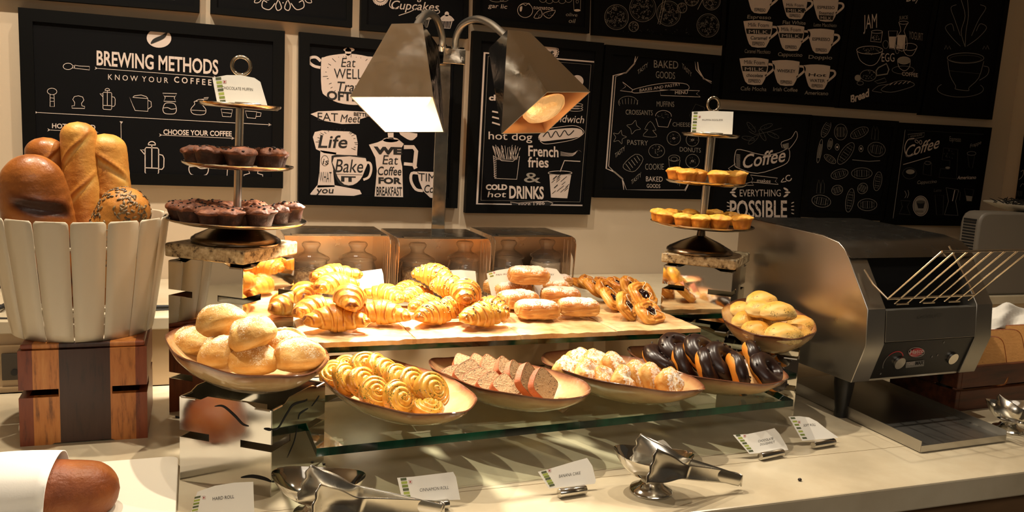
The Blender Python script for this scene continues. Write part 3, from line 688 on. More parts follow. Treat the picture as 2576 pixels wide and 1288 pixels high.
CRO = [g_croissant(s).mesh('plain_croissant', MT['croissant'], angle=75) for s in (1, 2, 3)]
SCR, SSD = [], []
for s in (11, 12, 13):
    q = g_croissant(s, L=.142, R=.039, bend=.018, bands=3.6); SCR.append(q.mesh('croissant_body', MT['croissant'], angle=75))
    SSD.append((seeds_on(q.P, 26, s, zone=lambda i, j, nu, nv: 3 < j < nv // 2 - 3).mesh('sunflower_seeds', MT['seed']), seeds_on(q.P, 34, s + 5, (.0021, .0013, .0009), lambda i, j, nu, nv: 1 < j < nv // 2 - 1 and (i < nu * .3 or i > nu * .45)).mesh('sesame_seeds', MT['sesame'])))
HRD = [g_hardroll(s).mesh('hard_roll', MT['hardroll'], angle=80) for s in (1, 2, 3)]
SFT = [g_softroll(s).mesh('soft_roll', MT['softroll'], angle=80) for s in (1, 2, 3)]
SPI = [g_spiral(s).mesh('cinnamon_roll', MT['cinn'], angle=80) for s in (1, 2, 3)]
PUF = [g_puff(s).mesh('sugared_puff', MT['puff'], angle=80) for s in (1, 2, 3)]
PAI = [g_pain(s).mesh('chocolate_pastry', MT['pain'], angle=80) for s in (1, 2, 3)]
DAN = []
for s in (1, 2, 3):
    a, b_, c = g_danish(s); DAN.append((a.mesh('pastry_shell', MT['danish'], angle=80), b_.mesh('cherry_jam', MT['jam']), c.mesh('icing_drizzle', MT['sugar'])))
DON = []
for s in (1, 2, 3):
    a, b_, c = g_donut(s); DON.append((a.mesh('dough_ring', MT['donut'], angle=80), b_.mesh('chocolate_icing', MT['choc'], angle=80), c.mesh('chocolate_curls', MT['chip'])))
CMU = []
for s in (1, 2, 3):
    a, b_ = g_muffin(s); CMU.append((a.mesh('muffin_cake', MT['cmuff'], angle=80), b_.mesh('chocolate_chips', MT['chip'])))
GMU = [g_muffin(s, .026, .024, .013, .6)[0].mesh('golden_muffin', MT['gmuff'], angle=80) for s in (4, 5, 6)]
R_ = math.radians
def dirrot(n, roll=0):
    """rotation turning local +z to n"""
    return (Vector(n).normalized().to_track_quat('Z', 'Y').to_matrix().to_4x4() @ Matrix.Rotation(R_(roll), 4, 'Z')).to_euler()
def single(me, name, label, cat, u, v, zc, hc, rot, group, scale=1):
    """u,v = where its middle shows in the photo, zc = height of its middle; hc = local height of that middle"""
    rot = Euler(rot if not isinstance(rot, Euler) else rot)
    p = Vector(at(u, v, zc)) - rot.to_matrix() @ Vector((0, 0, hc * scale))
    o = inst(name, me, None, p, rot, scale); return tag(o, label, cat, group)
def multi(mes, names, name, label, cat, u, v, zc, hc, rot, group, scale=1, kinds=None):
    rot = Euler(rot if not isinstance(rot, Euler) else rot)
    p = Vector(at(u, v, zc)) - rot.to_matrix() @ Vector((0, 0, hc * scale))
    t = thing(name, label, cat, p, rot, group); t.scale = (scale,) * 3
    for k, (me, nm) in enumerate(zip(mes, names)):
        o = inst(nm, me, t)
        if kinds and kinds[k]: o['kind'] = kinds[k]
    return t
def rz(a, x=0, y=0): return (Matrix.Rotation(R_(a), 3, 'Z') @ Euler((R_(x), R_(y), 0)).to_matrix()).to_euler()

# ------------------------------------------------------------------ plain croissants, left tray
ZT = .206
G = 'plain croissants heaped on the left tray'
for k, (u, v, z, rot, sc, lb) in enumerate([
    (848, 803, ZT + .030, rz(-8), 1.06, 'plain croissant in front, full length showing, on the left tray'),
    (800, 776, ZT + .030, rz(25), .98, 'plain croissant behind the front one at the left edge of the tray'),
    (962, 788, ZT + .029, rz(-22), .98, 'plain croissant at the right front of the left tray, tip pointing right'),
    (968, 742, ZT + .029, rz(-48), .92, 'plain croissant at the right back, beside the blank-looking white card'),
    (775, 738, ZT + .030, rz(66), .98, 'pale plain croissant at the left back beside the steel stack'),
    (890, 752, ZT + .070, rz(68, 24, 0), .98, 'plain croissant on top facing front, its tip pointing down'),
    (845, 716, ZT + .066, rz(30, 5, 0), .95, 'plain croissant in the upper layer behind the one facing front'),
    (845, 692, ZT + .082, rz(14, -14, 0), 1.0, 'topmost plain croissant of the heap, hindmost on the left tray')]):
    single(CRO[k % 3], 'plain_croissant', lb, 'croissant', u, v, z, .03, rot, G, sc * .88)
# ------------------------------------------------------------------ seeded croissants
G = 'seeded croissants heaped on the second tray'
for k, (u, v, z, rot, sc, lb) in enumerate([
    (1098, 788, ZT + .028, rz(22), 1.0, 'seeded croissant at the left front of its tray'),
    (1218, 792, ZT + .032, rz(14), 1.06, 'seeded croissant at the right front of its tray, with a big seed on top'),
    (1072, 766, ZT + .028, rz(32), .92, 'pale seeded croissant just behind the left front one'),
    (1048, 742, ZT + .028, rz(30), .86, 'seeded croissant at the left, thickly sprinkled, tip pointing front'),
    (1030, 728, ZT + .028, rz(28), .86, 'seeded croissant at the far left back of its tray'),
    (1238, 770, ZT + .030, rz(-55), .85, 'seeded croissant mostly hidden behind the right front one'),
    (1150, 765, ZT + .030, rz(10), .85, 'seeded croissant buried in the middle under the heap'),
    (1180, 738, ZT + .069, rz(62, 26, 0), 1.1, 'brown seeded croissant on top at the right, standing tip down'),
    (1126, 722, ZT + .066, rz(-62, 24, 0), .95, 'seeded croissant in the middle of the upper layer'),
    (1090, 692, ZT + .082, rz(-48, 8, 0), 1.0, 'palest seeded croissant, topmost and hindmost of its heap')]):
    multi([SCR[k % 3], SSD[k % 3][0], SSD[k % 3][1]], ['croissant_body', 'sunflower_seeds', 'sesame_seeds'], 'seeded_croissant', lb, 'croissant', u, v, z, .03, rot, G, sc * .87, [None, 'stuff', 'stuff'])
# ------------------------------------------------------------------ sugar-dusted chocolate pastries
G = 'sugar-dusted chocolate pastries on the third tray'
for k, (u, v, z, rot, sc, lb) in enumerate([
    (1351, 777, ZT + .027, rz(-6), .98, 'golden chocolate pastry in front at the left of its tray, little sugar'),
    (1455, 771, ZT + .029, rz(-14), .94, 'thickly sugared chocolate pastry in front at the right of its tray'),
    (1302, 752, ZT + .027, rz(18), .98, 'chocolate pastry behind the left front one, with lined left end'),
    (1290, 728, ZT + .027, rz(20), .95, 'chocolate pastry third row at the left beside the seeded croissants'),
    (1410, 742, ZT + .028, rz(-16), .96, 'chocolate pastry behind the thickly sugared front one'),
    (1388, 722, ZT + .028, rz(-18), .92, 'chocolate pastry in the third row at the right of its tray'),
    (1258, 718, ZT + .028, rz(35), .9, 'pale chocolate pastry at the left back in front of the name card'),
    (1400, 706, ZT + .028, rz(-10), .85, 'chocolate pastry at the right back against the name card'),
    (1330, 692, ZT + .074, rz(-10, 2, 0), 1.0, 'topmost chocolate pastry lying across the back of the heap')]):
    single(PAI[k % 3], 'chocolate_pastry', lb, 'pastry', u, v, z, .024, rot, G, sc)
# ------------------------------------------------------------------ danishes
G = 'cherry danishes on the right tray'
lean = (-.5, -.42, .70)
for k, (u, v, z, n, sc, lb) in enumerate([
    (1636, 786, ZT + .024, (.25, -.55, .75), .95, 'cherry danish at the right front corner, jam dripping down its end'),
    (1578, 770, ZT + .032, (.55, -.55, .6), .95, 'cherry danish second from the front, leaning left of the corner one'),
    (1541, 752, ZT + .030, (.45, -.45, .75), .9, 'pale cherry danish in the middle of the left row'),
    (1618, 742, ZT + .040, (.15, -.65, .72), 1.0, 'cherry danish with the largest dark jam pool, right of the middle'),
    (1530, 731, ZT + .032, (.35, -.5, .75), .95, 'cherry danish with dark jam, third back in the left row'),
    (1500, 724, ZT + .030, (.45, -.35, .8), .95, 'cherry danish left of the middle, second from the left back'),
    (1484, 712, ZT + .030, (.35, -.3, .85), .95, 'cherry danish at the left back with bright jam showing'),
    (1462, 712, ZT + .024, (.2, -.1, .95), .8, 'cherry danish furthest left, partly hidden by the sugared pastries'),
    (1590, 722, ZT + .030, (.2, -.5, .8), .95, 'cherry danish at the back right, behind the large jam one'),
    (1556, 716, ZT + .030, (.2, -.3, .9), .9, 'glazed cherry danish hindmost in the middle with icing threads'),
    (1522, 712, ZT + .030, (.1, -.2, .95), .85, 'cherry danish hindmost left of the middle, mostly hidden')]):
    multi(list(DAN[k % 3]), ['pastry_shell', 'cherry_jam', 'icing_drizzle'], 'cherry_danish', lb, 'pastry', u, v, z, .012, dirrot(n, 30 * k), G, sc)
# ------------------------------------------------------------------ hard rolls in bowl
G = 'hard rolls heaped in the left bowl'
for k, (u, v, z, rot, sc, lb) in enumerate([
    (488, 860, .215, rz(40, -12, 0), .92, 'hard roll at the far left of the bowl'),
    (563, 888, .222, rz(30, -14, 0), .95, 'hard roll at the left front of the bowl, dusty top'),
    (638, 905, .218, rz(-15, -6, 0), .94, 'hard roll at the middle front of the bowl'),
    (750, 894, .222, rz(10, -10, 0), 1.02, 'hard roll at the right front of the bowl, largest'),
    (720, 872, .226, rz(-20, 5, 0), .95, 'hard roll at the right back of the bowl, behind the largest'),
    (558, 806, .272, rz(20, -28, 0), .98, 'hard roll on top at the left, with an open golden slash'),
    (634, 840, .264, rz(62, -26, 0), .98, 'hard roll on top in the middle of the heap'),
    (600, 862, .215, rz(80), .9, 'hard roll hidden under the two topmost ones')]):
    single(HRD[k % 3], 'hard_roll', lb, 'bread roll', u, v, z, .032, rot, G, sc)
# ------------------------------------------------------------------ soft rolls
G = 'soft herb rolls heaped in the right bowl'
for k, (u, v, z, rot, sc, lb) in enumerate([
    (1867, 776, .236, rz(10), .95, 'soft roll at the left back of its bowl'),
    (1880, 803, .232, rz(20, -5), 1.05, 'soft roll at the left of its bowl, dark specks on top'),
    (1906, 826, .228, rz(-10), .98, 'soft roll at the middle front, pale cracked side'),
    (1972, 836, .230, rz(-25), 1.12, 'soft roll at the right front with a white torn side'),
    (2016, 812, .232, rz(-15), .9, 'soft roll at the far right behind the torn one'),
    (2008, 832, .226, rz(-30), .85, 'soft roll tucked at the right rim of its bowl'),
    (1930, 800, .232, rz(35), .95, 'soft roll hidden in the middle of the bowl'),
    (1958, 781, .272, rz(-12, -8, 0), 1.08, 'glossy soft roll on top at the right of the heap'),
    (1912, 774, .270, rz(15), .95, 'pale soft roll wedged on top, left of the glossy one'),
    (1917, 752, .285, rz(0), 1.0, 'topmost soft roll at the back of the heap')]):
    single(SFT[k % 3], 'soft_roll', lb, 'bread roll', u, v, z, .026, rot, G, sc)
# ------------------------------------------------------------------ cinnamon rolls
G = 'cinnamon rolls lined up on the left platter'
fr = (.42, -.62, .55)
for k, (u, v, z, n, sc, lb) in enumerate([
    (1077, 1026, .142, (.15, -.30, .95), .92, 'cinnamon roll lying flat at the very front of the platter'),
    (1005, 1005, .150, (.35, -.72, .5), 1.05, 'cinnamon roll upright in front, second from the front of the left row'),
    (945, 990, .152, (.15, -.66, .6), 1.0, 'cinnamon roll in the left row, left of the upright front one'),
    (912, 962, .156, (.42, -.62, .5), 1.0, 'cinnamon roll in the left row, fourth from the front'),
    (872, 955, .154, (.5, -.6, .55), 1.0, 'pale cinnamon roll in the left row, fifth from the front'),
    (840, 940, .154, (-.1, -.55, .8), .9, 'cinnamon roll at the left end, bright glaze on top'),
    (1086, 982, .166, (.38, -.70, .5), 1.08, 'cinnamon roll with bold spiral, nearest in the right row'),
    (1036, 968, .168, (.42, -.62, .55), 1.05, 'cinnamon roll in the right row, behind the bold spiral one'),
    (1000, 956, .168, (.45, -.6, .55), .98, 'cinnamon roll in the right row, third from the front'),
    (974, 940, .170, (.45, -.58, .6), .98, 'pale cinnamon roll in the right row, fourth from the front'),
    (950, 925, .170, (.6, -.5, .5), .92, 'brown-edged cinnamon roll leaning in the back of the right row'),
    (918, 922, .172, (.25, -.62, .65), 1.0, 'cinnamon roll at the back with a wide pale swirl'),
    (872, 922, .165, (-.1, -.4, .85), .85, 'cinnamon roll at the back left, thick with green herbs'),
    (858, 930, .160, (-.25, -.4, .85), .8, 'small cinnamon roll squeezed in at the left back')]):
    single(SPI[k % 3], 'cinnamon_roll', lb, 'cinnamon roll', u, v, z, 0, dirrot(n, 50 * k), G, sc)
# ------------------------------------------------------------------ banana cake slices
def cake_slice(w, h, t, seed):
    rs = random.Random(seed); o = rs.uniform(0, 50); n = 40; out = []
    for i in range(n):
        a = 2 * PI * i / n; x, y = sgnpow(math.cos(a), .32) * w / 2, sgnpow(math.sin(a), .36) * h / 2
        if y > 0: y += .004 * (1 - (2 * x / w) ** 2)
        out.append((x + .001 * nz3((x, y, 0), 90, o), y + .001 * nz3((x, y, 3), 90, o)))
    face = MB()
    for zz in (t / 2, -t / 2):
        rows = [[(x * q, y * q, zz + .0009 * nz3((x * q, y * q, zz), 160, o)) for x, y in out] for q in (.01, .25, .5, .75, .97)]
        face.grid(rows, cv=True, tone=.35)
    crust = MB(); crust.grid([[(x * q, y * q, zz) for x, y in out] for q, zz in ((.965, t / 2 + .0002), (.995, t / 2), (1, t * .25), (1, -t * .25), (.995, -t / 2), (.965, -t / 2 - .0002))], cv=True, tone=.4)
    return face.mesh('cake_crumb', MT['crumb']), crust.mesh('cake_crust', MT['crust'])
CAK = [cake_slice(.066, .058, .0165, s) for s in (1, 2)]
G = 'banana cake slices lying on the second platter'
for k, (u, v, z, n, roll, sc, lb) in enumerate([
    (1367, 972, .145, (.42, -.74, .50), 38, 1.0, 'banana cake slice at the front right end, face fully showing'),
    (1330, 960, .147, (.52, -.70, .45), 35, 1.0, 'banana cake slice leaning directly behind the front right one'),
    (1273, 978, .136, (.25, -.55, .8), 20, .92, 'banana cake slice lying nearly flat at the front left'),
    (1238, 972, .136, (.1, -.6, .75), 25, .9, 'banana cake slice left of the nearly flat front one'),
    (1300, 948, .146, (.55, -.55, .6), 30, .95, 'banana cake slice in the middle, its top edge red-brown'),
    (1275, 935, .152, (.45, -.5, .7), 30, .92, 'banana cake slice raised in the middle of the back row'),
    (1203, 962, .138, (-.1, -.65, .7), 30, .9, 'banana cake slice third from the left in the front row'),
    (1236, 928, .152, (.35, -.5, .75), 30, .9, 'banana cake slice in the back row, left of the raised one'),
    (1182, 945, .148, (.05, -.66, .68), 32, .95, 'banana cake slice second from the left, face half showing'),
    (1142, 950, .142, (-.25, -.6, .7), 28, .8, 'banana cake slice at the left end of the platter'),
    (1208, 922, .156, (.35, -.45, .8), 32, .85, 'banana cake slice in the back row near the rim'),
    (1172, 920, .152, (.2, -.35, .9), 40, .9, 'pale greenish banana cake slice hindmost at the left')]):
    multi(list(CAK[k % 2]), ['cake_crumb', 'cake_crust'], 'banana_cake_slice', lb, 'cake slice', u, v, z, 0, dirrot(n, roll), G, sc)
# ------------------------------------------------------------------ sugar-dusted puffs
G = 'sugar-dusted puffs on the third platter'
for k, (u, v, z, n, roll, sc, lb) in enumerate([
    (1687, 963, .150, (.3, -.75, .5), 20, 1.0, 'sugar-dusted puff nearest the viewer, torn middle, at the right front'),
    (1640, 948, .152, (.5, -.65, .5), 10, 1.0, 'sugar-dusted puff directly behind the nearest one'),
    (1575, 958, .146, (.35, -.72, .5), 30, 1.0, 'sugar-dusted puff in the front row with a white sugar streak'),
    (1526, 952, .146, (.5, -.6, .5), 60, .85, 'folded unsugared puff in the front row, left of the streaked one'),
    (1604, 940, .156, (.4, -.6, .6), 15, .98, 'brown puff with thick sugar in the middle of the back row'),
    (1482, 940, .146, (.3, -.7, .55), 40, 1.0, 'sugar-dusted puff second from the left in the front row'),
    (1428, 928, .148, (.1, -.6, .75), 35, .98, 'sugar-dusted puff at the left end of the platter'),
    (1545, 916, .162, (.35, -.55, .7), 20, .95, 'round brown puff in the back row right of the middle'),
    (1502, 908, .162, (.2, -.5, .8), 50, .92, 'crumbly sugared puff in the middle of the back row'),
    (1458, 900, .158, (-.1, -.4, .85), 30, .9, 'pale greenish crumbly puff hindmost at the left'),
    (1560, 930, .145, (.4, -.5, .7), 0, .85, 'sugar-dusted puff wedged between the two rows')]):
    single(PUF[k % 3], 'sugared_puff', lb, 'pastry', u, v, z, .022, dirrot(n, roll), G, sc)
# ------------------------------------------------------------------ chocolate doughnuts
G = 'chocolate doughnuts on the right platter'
for k, (u, v, z, n, roll, sc, lb) in enumerate([
    (1930, 936, .152, (.35, -.55, .72), 0, .99, 'chocolate doughnut at the right end with its whole ring showing'),
    (1855, 940, .152, (.85, -.38, .30), 80, .97, 'chocolate doughnut on edge showing its bare orange underside rim'),
    (1783, 930, .153, (.66, -.58, .45), 160, 1.0, 'chocolate doughnut leaning in the middle of the front row'),
    (1725, 918, .150, (.60, -.58, .5), 40, 1.0, 'chocolate doughnut third from the left, leaning to the right'),
    (1668, 908, .155, (.3, -.3, .88), 220, 1.02, 'chocolate doughnut at the left end lying nearly flat'),
    (1898, 908, .165, (.75, -.45, .45), 120, .95, 'chocolate doughnut at the back right with torn icing'),
    (1818, 912, .168, (.3, -.62, .7), 60, 1.0, 'chocolate doughnut at the back of the middle, glossy top'),
    (1768, 893, .176, (.35, -.55, .72), 10, 1.05, 'chocolate doughnut hindmost right, tilted toward the viewer'),
    (1708, 882, .176, (.1, -.5, .85), 300, 1.0, 'chocolate doughnut hindmost left with chocolate curls on top')]):
    multi(list(DON[k % 3]), ['dough_ring', 'chocolate_icing', 'chocolate_curls'], 'chocolate_doughnut', lb, 'doughnut', u, v, z, 0, dirrot(n, roll), G, sc, [None, None, 'stuff'])
# ================================================================== three-tier stands and muffins
def depth(p): return float((np.array(p) - CP) @ WM[:, 2])
def stand(c, z0, vs, ws, vring, wring, lean, label, rb):
    """vs: photo rows of the plates (bottom to top), ws: their half widths in the photo"""
    t = thing('tiered_stand', label, 'cake stand', (c[0], c[1], z0), (0, R_(lean), 0))
    zp = [above(c, v) - z0 for v in vs]; rp = [w * depth((c[0], c[1], z0 + z)) / FOC for w, z in zip(ws, zp)]
    k = rb
    MB().lathe([(0, 0), (k, 0), (k * 1.02, .004), (k * 1.0, .009), (k * .95, .012), (k * .93, .014), (k * .90, .015), (k * .6, .029), (k * .3, .040), (.012, .046), (.009, zp[0] - .002), (0, zp[0] - .002)], 64).build('base', MT['standbase'], t)
    for i, (z, r) in enumerate(zip(zp, rp)):
        MB().lathe([(0, -.003), (r * .5, -.004), (r * .9, -.003), (r * .985, .002), (r, .0055), (r * .992, .0062), (r * .97, .003), (r * .9, -.0005), (r * .5, -.0015), (0, -.001)], 80).build('plate', MT['standmetal'], t, loc=(0, 0, z), angle=60)
        if i < 2:
            MB().lathe([(.0085, 0), (.012, .001), (.012, .007), (.0085, .009), (.0085, zp[i + 1] - z - .004), (0, zp[i + 1] - z - .004)], 24).build('stem', MT['brushed'], t, loc=(0, 0, z - .0005))
    zr = above(c, vring) - z0; rr = wring * depth((c[0], c[1], z0 + zr)) / FOC
    mb = MB(); mb.grid([[((rr - .0032 + .0038 * math.cos(b)) * math.cos(a), .0038 * math.sin(b), zr + (rr - .0032 + .0038 * math.cos(b)) * math.sin(a)) for b in [2 * PI * j / 14 for j in range(14)]] for a in [2 * PI * i / 48 for i in range(48)]], cu=True, cv=True)
    mb.lathe([(0, zp[2]), (.006, zp[2]), (.006, zp[2] + .006), (.004, zr - rr)], 16)
    mb.build('ring_handle', MT['standmetal'], t)
    return t, [z0 + z for z in zp], rp
S1c = (.0845, 1.957); S2c = (1.287, 1.982)
S1, ZS1, r1 = stand(S1c, .3905, (556, 418, 268), (172, 136, 101), 165, 26, 1.3, 'three-tier metal stand of chocolate muffins on the left stone slab', .094)
S2, ZS2, r2 = stand(S2c, .363, (567, 461, 342), (129, 101, 72), 262, 20, .8, 'three-tier metal stand of golden muffins on the right stone slab', .088)
def muffins(items, kit, zs, hc, name, G, rs, ctr, rps):
    for k, (tier, u, v, sc, tx, ty, lb) in enumerate(items):
        rot = rz(rs.uniform(0, 360), tx, ty); z = zs[tier] + .002 + (hc + abs(tx) * .0002) * sc
        # keep each muffin on its plate
        p = at(u, v, z); d = np.array([p[0] - ctr[0], p[1] - ctr[1]]); lim = rps[tier] - (.038 if len(kit[0]) == 2 else .026)
        c2 = np.array(ctr); dist = np.hypot(*c2); vd = c2 / dist; rg = np.array([vd[1], -vd[0]])
        rr_ = ray(u, v)[:2]; p0 = rr_ * (dist / rr_.dot(vd)); a_ = max(-lim, min(lim, (p0 - c2).dot(rg))); bm = math.sqrt(max(0, lim ** 2 - a_ ** 2)); b2 = max(-bm, min(bm, d.dot(vd)))
        q2 = c2 + rg * a_ * (1 + b2 / dist) + vd * b2; u, v = topx((q2[0], q2[1], z))
        if len(kit[0]) == 2: multi(list(kit[k % 3]), ['muffin_cake', 'chocolate_chips'], name, lb, 'muffin', u, v, z, hc, rot, G, sc, [None, 'stuff'])
        else: single(kit[k % 3][0], name, lb, 'muffin', u, v, z, hc, rot, G, sc)
rs = random.Random(5)
muffins([
    (0, 487, 547, 1.0, 0, 0, 'chocolate muffin at the left front of the bottom tier'), (0, 446, 538, .9, 0, 6, 'chocolate muffin furthest left on the bottom tier'),
    (0, 493, 524, .92, 0, 0, 'chocolate muffin at the left back of the bottom tier, chips on top'), (0, 533, 541, .92, 8, 0, 'chocolate muffin second from the left in front, bottom tier'),
    (0, 556, 527, .92, 0, 0, 'chocolate muffin left of the stem at the back of the bottom tier'), (0, 578, 546, .9, 0, 0, 'dark chocolate muffin just left of the stem, bottom tier'),
    (0, 614, 543, .85, 0, 0, 'chocolate muffin just right of the stem, bottom tier'), (0, 636, 528, .92, 0, 0, 'chocolate muffin at the back right of the stem, bottom tier'),
    (0, 653, 551, .96, 0, 0, 'chocolate muffin in front right of the stem, bottom tier'), (0, 696, 537, .95, 0, 0, 'chocolate muffin at the right back of the bottom tier'),
    (0, 724, 548, 1.02, 0, -6, 'chocolate muffin furthest right on the bottom tier'),
    (1, 530, 401, .95, 0, 6, 'chocolate muffin at the left front of the middle tier'), (1, 486, 396, .92, 0, 5, 'chocolate muffin furthest left on the middle tier'),
    (1, 577, 391, .9, 0, 0, 'dark chocolate muffin behind the stem on the middle tier'), (1, 604, 404, .98, 0, 0, 'chocolate muffin in front of the stem on the middle tier'),
    (1, 655, 393, .9, 0, 0, 'chocolate muffin at the back right of the middle tier'), (1, 678, 405, .96, 0, 0, 'chocolate muffin at the right front of the middle tier'),
    (1, 712, 404, .85, 0, -8, 'chocolate muffin furthest right on the middle tier')], CMU, ZS1, .022, 'chocolate_muffin', 'chocolate muffins on the left stand', rs, S1c, r1)
GK = [(m_,) for m_ in GMU]
muffins([
    (0, 1720, 562, 1.0, 0, 0, 'golden muffin left of the middle in front, bottom tier of the right stand'), (0, 1674, 553, 1.0, 0, 6, 'golden muffin second from the left, bottom tier of the right stand'),
    (0, 1650, 547, .98, 0, 5, 'reddish golden muffin furthest left, bottom tier of the right stand'), (0, 1690, 541, .98, 0, 0, 'golden muffin at the left back, bottom tier of the right stand'),
    (0, 1736, 542, .98, 0, 0, 'golden muffin at the back left of the stem, bottom tier of the right stand'), (0, 1762, 560, 1.0, 0, 0, 'brown golden muffin in front of the stem, bottom tier of the right stand'),
    (0, 1795, 541, .98, 0, 0, 'golden muffin at the back right of the stem, bottom tier of the right stand'), (0, 1810, 566, 1.08, 0, 0, 'bright yellow muffin right of the stem in front, bottom tier of the right stand'),
    (0, 1838, 549, .98, 0, 0, 'dark golden muffin behind the right pair, bottom tier of the right stand'), (0, 1866, 563, 1.04, 0, -6, 'yellow muffin furthest right, bottom tier of the right stand'),
    (1, 1702, 444, 1.02, 0, 6, 'orange muffin furthest left, middle tier of the right stand'), (1, 1728, 445, 1.0, 0, 0, 'orange muffin second from the left, middle tier of the right stand'),
    (1, 1756, 442, .98, 0, 0, 'dark brown muffin left of the stem, middle tier of the right stand'), (1, 1806, 446, 1.0, 0, 0, 'dark brown muffin right of the stem, middle tier of the right stand'),
    (1, 1832, 440, .9, 0, 0, 'brown muffin half hidden at the back right, middle tier of the right stand'), (1, 1854, 449, 1.0, 0, -8, 'pale topped muffin furthest right, middle tier of the right stand')], GK, ZS2, .019, 'golden_muffin', 'golden muffins on the right stand', rs, S2c, r2)

# ================================================================== bread basket
bc = Vector((-.222, 1.975, .205)); rb_, HB = .134, .262
bk = thing('bread_basket', 'cream slatted metal basket of breads on the striped wooden block', 'basket', bc)
ns = 16
zt = above((bc.x, bc.y - .167), 567) - bc.z
HB = zt; rtp = .169
MB().lathe([(0, 0), (rb_ - .002, 0), (rb_ - .002, .003), (0, .003)], 48).build('bottom_disc', MT['slat'], bk)
for k in range(ns):
    a0 = 2 * PI * (k + .45) / ns; rows = []; nz_ = 14
    mb = MB()
    def sp(z, f, off=0):
        r = rb_ + (rtp - rb_) * z / HB + off
        r = rb_ + (rtp - rb_) * (z / HB) ** .9 + off
        return (r * math.cos(a0 + f), r * math.sin(a0 + f), z)
    hw = .487 * 2 * PI / ns
    zs_ = [HB * i / 12 for i in range(13)]
    def row(off):
        rr = []
        for i in range(17):
            z = min(HB * i / 14, HB - .0) if i <= 14 else HB + .006 * (i - 14) / 2
            w = hw * (1 if z < HB - .006 else math.sqrt(max(.02, 1 - ((z - HB + .006) / .0125) ** 2)) * .25 + .75) * (.985 if z < .72 * HB else 1)
            rr.append([sp(z, w * q, off) for q in (-1, -.33, .33, 1)])
        return rr
    mb.grid(row(0)); 
    mb.build('slat', MT['slat'], bk, solid=.002)
for z in (HB * .28, HB * .80):
    r = rb_ + (rtp - rb_) * (z / HB) ** .9 - .003
    MB().grid([[(r * math.cos(a), r * math.sin(a), z - .003), (r * math.cos(a), r * math.sin(a), z + .003)] for a in [2 * PI * i / 64 for i in range(64)]], cu=True).build('hoop', MT['slat'], bk, solid=.0015)
def bread(px_top, z_top, base, L, R, seed, m_, label, slashes, roll=0, ov=(1, 1), flat=1, taper=.12, name='baguette', seeds=None, lip=1., gt=-.45):
    tip = Vector(at(px_top[0], px_top[1], z_top)) if len(px_top) == 2 else Vector(px_top)
    ax = (tip - Vector(base)).normalized()
    g_ = g_loaf(L, R, seed, slashes, ov=ov, taper=taper, lip=lip, gt=gt)
    org = tip - ax * L
    xd = Vector(CP) - tip; xd = (xd - ax * xd.dot(ax)).normalized(); yd = ax.cross(xd)
    rot = Matrix((xd, yd, ax)).transposed().to_4x4() @ Matrix.Rotation(R_(roll), 4, 'Z')
    if seeds:
        t = thing(name, label, 'bread', org, rot.to_euler(), 'breads standing in the basket')
        g_.build('loaf_crust', m_, t, angle=80)
        s_ = seeds_on(g_.P, 520, 9, (.0046, .0022, .0014), lambda i, j, nu, nv: i > nu * .3).build('seed_topping', MT['seed'], t); s_['kind'] = 'stuff'
        return t
    o = g_.build(name, m_, loc=org, rot=rot.to_euler(), angle=80)
    return tag(o, label, 'bread', 'breads standing in the basket')
def ytip(u, v, y): return tuple(aty(u, v, y))
fz = bc.z + .015
bread(ytip(195, 306, 2.03), 0, (-.205, 1.99, fz), .40, .038, 3, MT['bread2'], 'tallest pale baguette standing in the middle of the basket', [(.84, -.3, 1.1, .9), (.62, -.2, 1.1, .9), (.40, -.3, 1.1, .9)], 0, taper=.06)
bread(ytip(262, 336, 2.05), 0, (-.150, 2.02, fz), .38, .044, 4, MT['bread2'], 'stout baguette with torn orange slashes, right of the tallest one', [(.80, .1, 1.0, -.8), (.58, .1, 1.0, -.8), (.40, 0, .9, -.8)], 0, taper=.06)
bread(ytip(108, 345, 2.05), 0, (-.262, 2.03, fz), .37, .040, 5, MT['bread1'], 'brown baguette with a pale torn top, behind the dark loaf', [(.86, .2, 1.0, .8), (.62, .1, .8, .8)], 0, taper=.06)
bread(ytip(66, 388, 1.92), 0, (-.262, 1.945, fz), .31, .066, 6, MT['bread1'], 'large dark shiny loaf with black slashes at the left of the basket', [(.66, .1, 1.0, -.3), (.42, .1, 1.1, -.3), (.2, 0, 1, -.3)], 0, ov=(.8, 1), taper=.22, name='bloomer_loaf', lip=.5, gt=.75)
bread(ytip(335, 476, 1.92), 0, (-.20, 1.945, fz + .07), .22, .058, 7, MT['bread2'], 'seed-covered round-ended loaf at the right of the basket', [], 0, ov=(1, .9), taper=.12, name='seeded_loaf', seeds=True)

